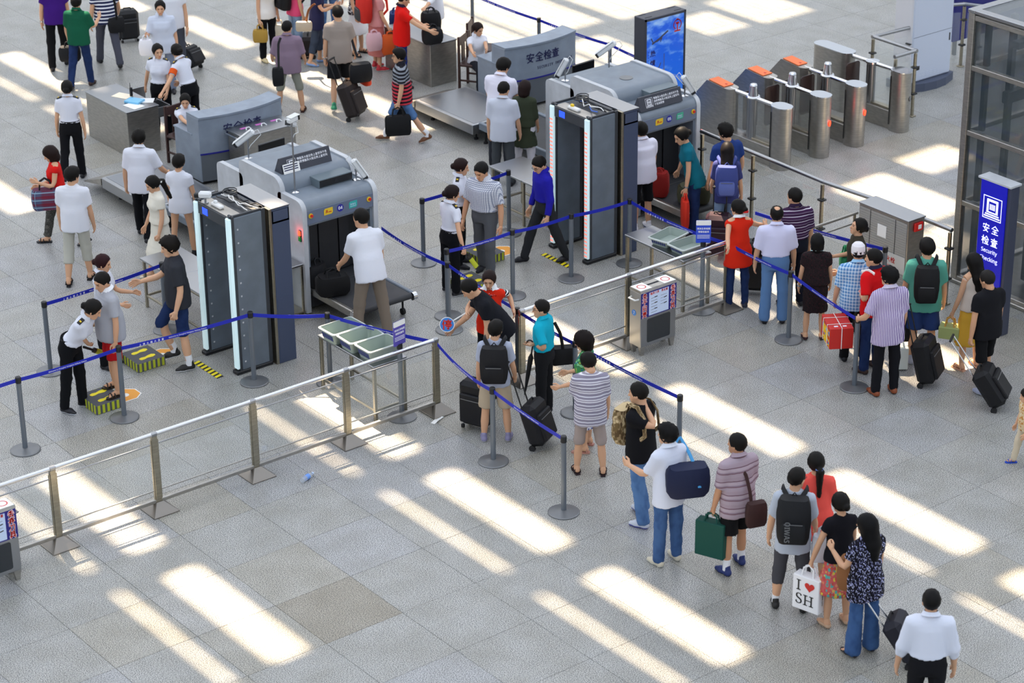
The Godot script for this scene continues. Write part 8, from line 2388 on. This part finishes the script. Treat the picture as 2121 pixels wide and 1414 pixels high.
func build_luggage() -> void:
	suitcase("black wheeled duffel behind the navy striped man", [2.47, -14.1], 2.83, [0.36, 0.52, 0.26], "1a1b1e", 0, 0, "black_plastic", 0)
	suitcase("small black case trailing behind the pale shirted woman", [2.56, -11.91], -2.845, [0.34, 0.36, 0.2], "1b1c1f", 0.6, 0.5, "black_plastic", 0)
	suitcase("dark brown suitcase pulled by the man in a taupe T-shirt", [3.26, -8.17], -2.671, [0.38, 0.56, 0.24], "2a2322", 0.36, 0.42, "black_plastic", 0)
	suitcase("tall black suitcase standing beside the boy with a backpack", [-1.82, 1.65], 1.957, [0.4, 0.58, 0.24], "141418", 0, 0, "black_plastic", 0)
	suitcase("rounded black suitcase of the man in a cyan polo", [-1.52, 2.57], -2.671, [0.38, 0.52, 0.22], "17171b", 0.32, 0.55, "black_plastic", 0)
	suitcase("black suitcase held by the man in a teal T-shirt", [3.27, 4.31], -2.671, [0.4, 0.56, 0.24], "121215", 0.26, 0.42, "black_plastic", 0)
	suitcase("black suitcase with silver handle of the man in black", [3.46, 5.33], -2.584, [0.38, 0.5, 0.24], "131316", 0.62, 0.5, "chrome", 0)
	suitcase("glossy black and red suitcase by the girl with a denim backpack", [3.94, -0.36], 2.307, [0.36, 0.6, 0.26], "2a1420", 0, 0.35, "black_plastic", 0)
	suitcase("black textured suitcase beside the red vest attendant", [3.53, 0.85], 2.307, [0.34, 0.7, 0.24], "1b1b1d", 0, 0, "black_plastic", 0)
	suitcase("suitcase with silver handle pulled by the blouse woman", [-1.54, 8.67], -2.584, [0.36, 0.5, 0.22], "20202a", 0.62, 0.55, "chrome", 0)
	suitcase("black and red travel bag on the floor by the mauve shirted man", [4.43, -11.35], 0.906, [0.4, 0.34, 0.26], "1d1517", 0, 0, "black_plastic", 0)
	suitcase("black and red striped bag on the floor behind the taupe man", [4.45, -10.6], 0.906, [0.34, 0.38, 0.24], "241517", 0, 0, "black_plastic", 0)
	var b1 := tote("plaid_bag", "plaid bag on the arm of the woman in red", "bag", [-3.16, 0.62, -6.57], -0.486, [0.38, 0.3, 0.16], "print_plaid_bag", 0.16, "1c1c20", 0.08)
	var b2 := tote("hand_bag", "black holdall of the man in a green polo", "bag", [1, 0], -0.66, [0.34, 0.24, 0.18], "1b1b1e", 0.1, "", 0.08)
	var b3 := tote("shoulder_bag", "black shoulder bag of the navy striped man", "bag", [1.62, 0.62, -12.96], 2.83, [0.26, 0.26, 0.1], "17181b", 0, "", 0.08)
	strap(b3, [[1.61, 0.86, -12.9], [1.44, 1.3, -12.63], [1.42, 1.45, -12.71]], "17181b")
	var b4 := tote("plastic_bag", "white plastic bag held by the pale shirted woman", "bag", [3, 1], -0.66, [0.2, 0.26, 0.12], "e8e8ee", 0.08, "", 0.16)
	var b5 := tote("handbag", "gold handbag of the woman in a white top", "handbag", [20, 1], -0.66, [0.24, 0.22, 0.1], "b08d3c", 0.1, "", 0.08)
	var b6 := tote("handbag", "pale handbag of the woman in a white top", "handbag", [20, 0], -0.66, [0.24, 0.2, 0.1], "cfc8b6", 0.1, "", 0.08)
	var b7 := tote("shoulder_bag", "slim black shoulder bag of the mauve shirted man", "bag", [2.23, 0.62, -8.88], -0.311, [0.17, 0.3, 0.09], "17171a", 0, "", 0.08)
	strap(b7, [[2.2, 0.9, -8.8], [2.32, 1.28, -8.96], [2.38, 1.36, -8.98]], "17171a")
	var b8 := tote("purse", "beige purse of the woman in a navy blouse", "purse", [3.94, 0.72, -10.7], -0.66, [0.26, 0.16, 0.1], "c2b39c", 0, "", 0.08)
	strap(b8, [[4.01, 0.85, -10.73], [3.91, 1.15, -10.48], [3.94, 1.28, -10.33]], "8a5430")
	var b9 := tote("duffel_bag", "black sling bag of the man in a taupe T-shirt", "bag", [3.4, 0.6, -8.26], -0.311, [0.34, 0.3, 0.18], "141417", 0, "", 0.08)
	strap(b9, [[3.54, 0.9, -8.55], [3.57, 1.3, -8.81], [3.51, 1.42, -8.77]], "141417")
	var b10 := tote("plastic_bag", "red and yellow plastic bag of the taupe T-shirt man", "bag", [3.53, 0.5, -8.33], 1.431, [0.24, 0.16, 0.12], "d8401c", 0, "", 0.08)
	var b11 := tote("plastic_bag", "orange bag held by the woman with a red backpack", "bag", [25, 1], -0.311, [0.3, 0.34, 0.08], "e0622a", 0.06, "", 0.08)
	var b12 := tote("plastic_bag", "translucent pink plastic bag beside the orange one", "bag", [4.77, 0.42, -9.84], -0.311, [0.24, 0.3, 0.1], "dcb6be", 0.06, "", 0.14)
	var b13 := tote("briefcase", "black briefcase of the striped polo man, large and in full view", "briefcase", [29, 0], -0.52, [0.4, 0.32, 0.1], "121214", 0.14, "", 0.03)
	var b14 := tote("briefcase", "black briefcase of the striped polo man, half behind his leg", "briefcase", [29, 1], -0.52, [0.28, 0.32, 0.1], "151517", 0.14, "", 0.03)
	var b15 := tote("sports_bag", "navy sports bag with light blue straps", "bag", [-2.11, 0.92, 5.75], -0.451, [0.44, 0.34, 0.22], "18203f", 0, "", 0.08)
	strap(b15, [[-2.11, 1.2, 5.54], [-2.06, 1.42, 5.48], [-1.97, 1.44, 5.46], [-2.01, 1.22, 5.75], [-2.08, 1.05, 5.91]], "4a9ad0")
	var b16 := tote("paper_bag", "dark green paper bag held by the mauve polo man", "paper bag", [50, 0], -1.185, [0.34, 0.42, 0.13], "0f4a40", 0.1, "", 0.01)
	var b17 := tote("messenger_bag", "brown messenger bag of the mauve polo man", "bag", [-1.74, 0.7, 6.43], -0.311, [0.22, 0.28, 0.1], "3a2220", 0, "", 0.08)
	strap(b17, [[-1.75, 0.95, 6.36], [-1.73, 1.22, 6.25], [-1.81, 1.4, 6.13]], "3a2220")
	var b18 := tote("shopping_bag", "white I love SH shopping bag", "shopping bag", [53, 0], -1.325, [0.32, 0.4, 0.13], "f0f0f2", 0.12, "", 0.01)
	var b19 := tote("plastic_bag", "white plastic bag behind the black topped woman", "bag", [-1.59, 0.6, 7.27], 2.482, [0.2, 0.3, 0.12], "e6e8ee", 0.1, "", 0.08)
	var b20 := tote("handbag", "brown suede handbag of the blouse woman", "handbag", [-1.9, 0.72, 8.06], -1.185, [0.36, 0.36, 0.14], "8a5a34", 0, "", 0.08)
	strap(b20, [[-1.81, 1.1, 7.95], [-1.88, 1.25, 8.01], [-1.84, 1.28, 8.06]], "8a5a34")
	var b21 := tote("shoulder_bag", "black shoulder bag of the man in a cyan polo", "bag", [-0.71, 0.62, 1.92], -0.486, [0.3, 0.22, 0.14], "151517", 0, "", 0.08)
	strap(b21, [[-0.75, 0.84, 1.97], [-0.84, 1.1, 2.03], [-0.92, 1.26, 2.02]], "151517")
	var b22 := tote("gift_box", "pale green gift box held by the beige tank woman", "box", [66, 0], -1.01, [0.26, 0.16, 0.18], "a9b474", 0.12, "c89a4a", 0)
	var b23 := tote("tote_bag", "green tote on the arm of the woman in olive", "bag", [3.79, 0.62, 2.22], -2.201, [0.28, 0.3, 0.1], "1f7a50", 0.14, "", 0.08)
	var b24 := tote("shoulder_bag", "black cross-body bag of the man in black", "bag", [3.75, 0.75, 4.83], 3.004, [0.22, 0.18, 0.08], "26201e", 0, "", 0.08)
	strap(b24, [[3.66, 0.85, 4.85], [3.71, 1.1, 4.87], [3.83, 1.3, 4.79]], "26201e")
	var b25 := tote("plastic_bag", "red plastic bag held by the teal topped woman", "bag", [39, 0], -2.201, [0.26, 0.4, 0.1], "d8331f", 0.1, "", 0.08)
	var b26 := tote("dark_bag", "black bag with a yellow tag between the two striped men", "bag", [3.48, 0.3, 3.58], 2.482, [0.3, 0.3, 0.2], "161618", 0.1, "", 0.08)
	var b27 := tote("shopping_bag", "white and green shopping bag beside the pinstripe man", "shopping bag", [3.27, 0.02, 3.76], 2.482, [0.2, 0.3, 0.1], "dfe6e2", 0.08, "", 0.02)
	var b28 := tote("army_bag", "khaki duffel on the belt of scanner 05", "bag", [4.45, 0.36, -1.45], -0.66, [0.44, 0.26, 0.26], "4a4a36", 0.1, "", 0.08)
	var b29 := tote("red_bag", "red rucksack on the belt of scanner 05", "bag", [4.24, 0.36, -1.96], -1.01, [0.26, 0.36, 0.2], "8f1a16", 0.06, "", 0.08)
	var b30 := tote("dark_bag", "black holdall on the belt of scanner 04", "bag", [-1.37, 0.36, -2.08], -0.311, [0.42, 0.26, 0.26], "141416", 0.1, "", 0.08)
	var b31 := tote("dark_bag", "black rucksack deep in the mouth of scanner 04", "bag", [-1.38, 0.36, -2.47], 0.384, [0.3, 0.3, 0.2], "1a1a1d", 0.08, "", 0.08)
	var b32 := tote("camera_bag", "black camera bag lifted onto the steel desk", "bag", [5.16, 0.76, -8.71], -0.311, [0.32, 0.24, 0.2], "16161a", 0.08, "", 0.08)
	var b33 := tote("camera_bag", "black padded bag behind the camera bag", "bag", [5.31, 0.92, -8.95], -0.311, [0.3, 0.28, 0.2], "131316", 0.08, "", 0.08)
	var b34 := tote("blue_bag", "blue and black bag behind the red polo man", "bag", [5.49, 0.55, -10.22], 0.993, [0.3, 0.3, 0.2], "20356e", 0.08, "", 0.08)
	backpack("black backpack on the boy in a grey T-shirt", 44, "131316", [0.3, 0.44, 0.16], "", false, "")
	backpack("large black lettered backpack with OIWAS down its side", 51, "18191c", [0.32, 0.5, 0.18], "", false, "OIWAS")
	backpack("camouflage backpack worn on the chest", 48, "print_camo", [0.28, 0.42, 0.16], "print_camo", true, "")
	backpack("blue denim backpack with pale zips", 40, "3a4686", [0.28, 0.42, 0.15], "5a68a8", false, "")
	backpack("red and grey backpack in the crowd", 25, "c8281e", [0.32, 0.46, 0.2], "3a3c40", false, "")
	backpack("plain black backpack on the pink topped person", 21, "16171a", [0.3, 0.44, 0.18], "", false, "")
	backpack("black sling backpack on the man in a teal T-shirt", 65, "121214", [0.28, 0.46, 0.17], "", false, "")
	var bag_sh := b18
	var at_box := Vector3(2.595, 0.420, 3.301)
	var at_paddle := Vector3(-1.555, 0.950, 0.708)
	var hand_paddle := Vector3(-1.292, 1.020, 0.716)
	var at_wand := Vector3(-5.084, 0.720, -1.917)
	var at_wand2 := Vector3(0.267, 0.760, -1.344)
	var at_umb := Vector3(-1.151, 1.000, 1.895)
	var umb_tip := Vector3(-1.153, 0.220, 1.719)
	var at_paper := Vector3(2.822, 1.080, 3.478)
	var at_bluepad := Vector3(3.715, 1.150, 1.200)
	var at_phone := Vector3(-1.423, 0.980, 3.030)
	held_things(bag_sh, at_box, at_paddle, hand_paddle, at_wand, at_wand2, at_umb, umb_tip, at_paper, at_bluepad, at_phone)

func heart(t: Transform3D, s: float) -> MB:
	var p := PackedVector2Array()
	for i in 28:
		var a := TAU * i / 28
		p.append(Vector2(16 * pow(sin(a), 3), 13 * cos(a) - 5 * cos(2 * a) - 2 * cos(3 * a) - cos(4 * a)) * s / 17.0)
	return MB.new().prism(p, 0, 0.002, t)

func held_things(bag: Node3D, box: Vector3, paddle: Vector3, paddle_hand: Vector3, wand: Vector3, wand2: Vector3, umb: Vector3, umb_tip: Vector3, paper: Vector3, pad: Vector3, phone: Vector3) -> void:
	# print on the shopping bag
	var f := face(Vector3(0, 0.2, 0.065), Vector3.RIGHT, Vector3.UP)
	var tx := MB.new()
	tx.add(text_mb("I", 0.17, 0.002, "Droid Serif"), f * Transform3D(Basis.IDENTITY, Vector3(-0.085, 0.09, 0.003)))
	tx.add(text_mb("SH", 0.17, 0.002, "Droid Serif"), f * Transform3D(Basis.IDENTITY, Vector3(-0.01, -0.07, 0.003)))
	part(bag, "lettering", tx, M.black_plastic)
	part(bag, "heart", heart(f * Transform3D(Basis.IDENTITY, Vector3(0.045, 0.1, 0.003)), 0.062), M.red_print, "red heart print")
	var st := MB.new().add(text_mb("i-goodidea.com", 0.032, 0.002), face(Vector3(0.166, 0.2, 0.0), Vector3.DOWN, Vector3.BACK * -1.0))
	part(bag, "side_lettering", st, M.base_cast)
	# red gift carton with white string
	var b := thing("gift_carton", "red carton tied with white string, held by the plaid shirted man", "box", box, -0.55)
	part(b, "carton", MB.new().box(Vector3(0, 0.15, 0), Vector3(0.3, 0.28, 0.46), 0.006), mat("carton_red", hexc("c8231a"), 0.5))
	part(b, "printed_panel", MB.new().bx(-0.153, -0.149, 0.02, 0.24, -0.15, 0.21, 0), print_cloth("carton", blotch([hexc("e8b52a"), hexc("c8231a"), hexc("4aa0d8"), hexc("f0d040")], 64, 24, 4, 9, 3), Vector2(1, 1)))
	for z in [-0.1, 0.1]: part(b, "string", MB.new().tube([Vector3(-0.156, 0.01, z), Vector3(-0.156, 0.295, z), Vector3(0.156, 0.295, z), Vector3(0.156, 0.01, z)], [0.005], 6), M.paper)
	part(b, "string", MB.new().tube([Vector3(0, 0.01, -0.236), Vector3(0, 0.295, -0.236), Vector3(0, 0.297, 0.236), Vector3(0, 0.01, 0.236)], [0.005], 6), M.paper)
	part(b, "top_lettering", MB.new().box(Vector3(-0.06, 0.2915, 0.16), Vector3(0.05, 0.003, 0.03), 0).box(Vector3(0.05, 0.2915, 0.16), Vector3(0.05, 0.003, 0.03), 0), M.white_print)
	# stop paddle
	var p := thing("stop_paddle", "round blue stop paddle with a red character on a white stick", "paddle", paddle, 0.0)
	var to := paddle_hand - paddle
	part(p, "stick", MB.new().cyl(to * 0.2, to * 1.15, 0.009, -1, 8), M.paper)
	var rt := Vector3(0.787, 0.0, 0.617)
	var pf := face(Vector3.ZERO, rt, Vector3(0.2, 0.95, -0.25))
	part(p, "disc", MB.new().prism(disc(Vector2.ZERO, 0.085, 26), -0.004, 0.004, pf), mat("paddle_blue", hexc("2f7fd0"), 0.4))
	part(p, "rim", MB.new().prism(disc(Vector2.ZERO, 0.093, 26), -0.003, 0.003, pf), M.paper)
	var pg := MB.new()
	glyph_run(pg, ["ting"], pf * Transform3D(Basis.IDENTITY, Vector3(-0.058, -0.058, 0.0045)), 0.115, 0.12, 0.15, false, 0.001)
	part(p, "character", pg, M.red_print)
	# hand wands
	for q in [[wand, Vector3(0.5, -0.35, -0.2), "black hand wand held by the bending officer"], [wand2, Vector3(0.45, -0.75, 0.15), "black hand wand held by the officer seen from behind"]]:
		var w := thing("hand_wand", q[2], "metal detector", q[0], 0.0, "hand wands")
		var d: Vector3 = (q[1] as Vector3).normalized()
		part(w, "grip", MB.new().cyl(-d * 0.12, d * 0.08, 0.016, -1, 10), M.black_rubber)
		part(w, "blade", MB.new().tube([d * 0.08, d * 0.32], [0.034], 12, true, 0.45), M.black_plastic)
		part(w, "stripe", MB.new().tube([d * 0.14, d * 0.3], [0.0345], 12, false, 0.46), M.hazard_yellow)
	# umbrella hung by its crook
	var u := thing("umbrella", "black folded umbrella with a curved handle", "umbrella", umb, 0.0)
	var dn := umb_tip - umb
	part(u, "canopy", MB.new().tube([dn * 0.18, dn * 0.25, dn * 0.6, dn * 0.95], [0.012, 0.032, 0.026, 0.008], 10), M.black_rubber)
	part(u, "tip", MB.new().cyl(dn * 0.93, dn, 0.005, -1, 6), M.chrome)
	var hk := []
	for i in 9: hk.append(Vector3(-0.787, 0, -0.617) * (0.04 - cos(PI * i / 8) * 0.04) + Vector3(0, sin(PI * i / 8) * 0.05, 0))
	part(u, "crook", MB.new().tube([dn * 0.2] + hk, [0.01], 8), M.black_plastic)
	var pp := thing("paper_ticket", "white paper held by the man in a red polo", "paper", paper, 0.4)
	part(pp, "sheet", MB.new().box(Vector3.ZERO, Vector3(0.09, 0.12, 0.004), 0.0, Basis(Vector3.RIGHT, -0.7)), M.paper)
	var bp := thing("blue_paddle", "blue and white round paddle held up by the dark striped man", "paddle", pad, 0.0)
	part(bp, "disc", MB.new().prism(disc(Vector2.ZERO, 0.085, 24), -0.004, 0.004, face(Vector3.ZERO, rt, Vector3(0.3, 0.9, -0.3))), mat("pad_blue", hexc("2a5fc0"), 0.4))
	part(bp, "band", MB.new().prism(PackedVector2Array([Vector2(-0.07, -0.02), Vector2(0.07, -0.02), Vector2(0.07, 0.03), Vector2(-0.07, 0.03)]), 0.004, 0.006, face(Vector3.ZERO, rt, Vector3(0.3, 0.9, -0.3))), M.paper)
	part(bp, "stick", MB.new().cyl(Vector3(0, -0.08, 0), Vector3(0.02, -0.24, 0.02), 0.008, -1, 8), M.paper)
	var ph := thing("mobile_phone", "pale mobile phone held by the striped tee man", "phone", phone, 0.3)
	part(ph, "case", MB.new().box(Vector3.ZERO, Vector3(0.07, 0.012, 0.14), 0.004, Basis(Vector3.RIGHT, 0.4)), M.camera_white)
	part(ph, "screen", MB.new().box(Vector3(0, 0.007, 0.002), Vector3(0.06, 0.002, 0.115), 0.0, Basis(Vector3.RIGHT, 0.4)), M.screen_black)
	# orange armband, white shoulder stripe and other small pieces are worn: see dress_up
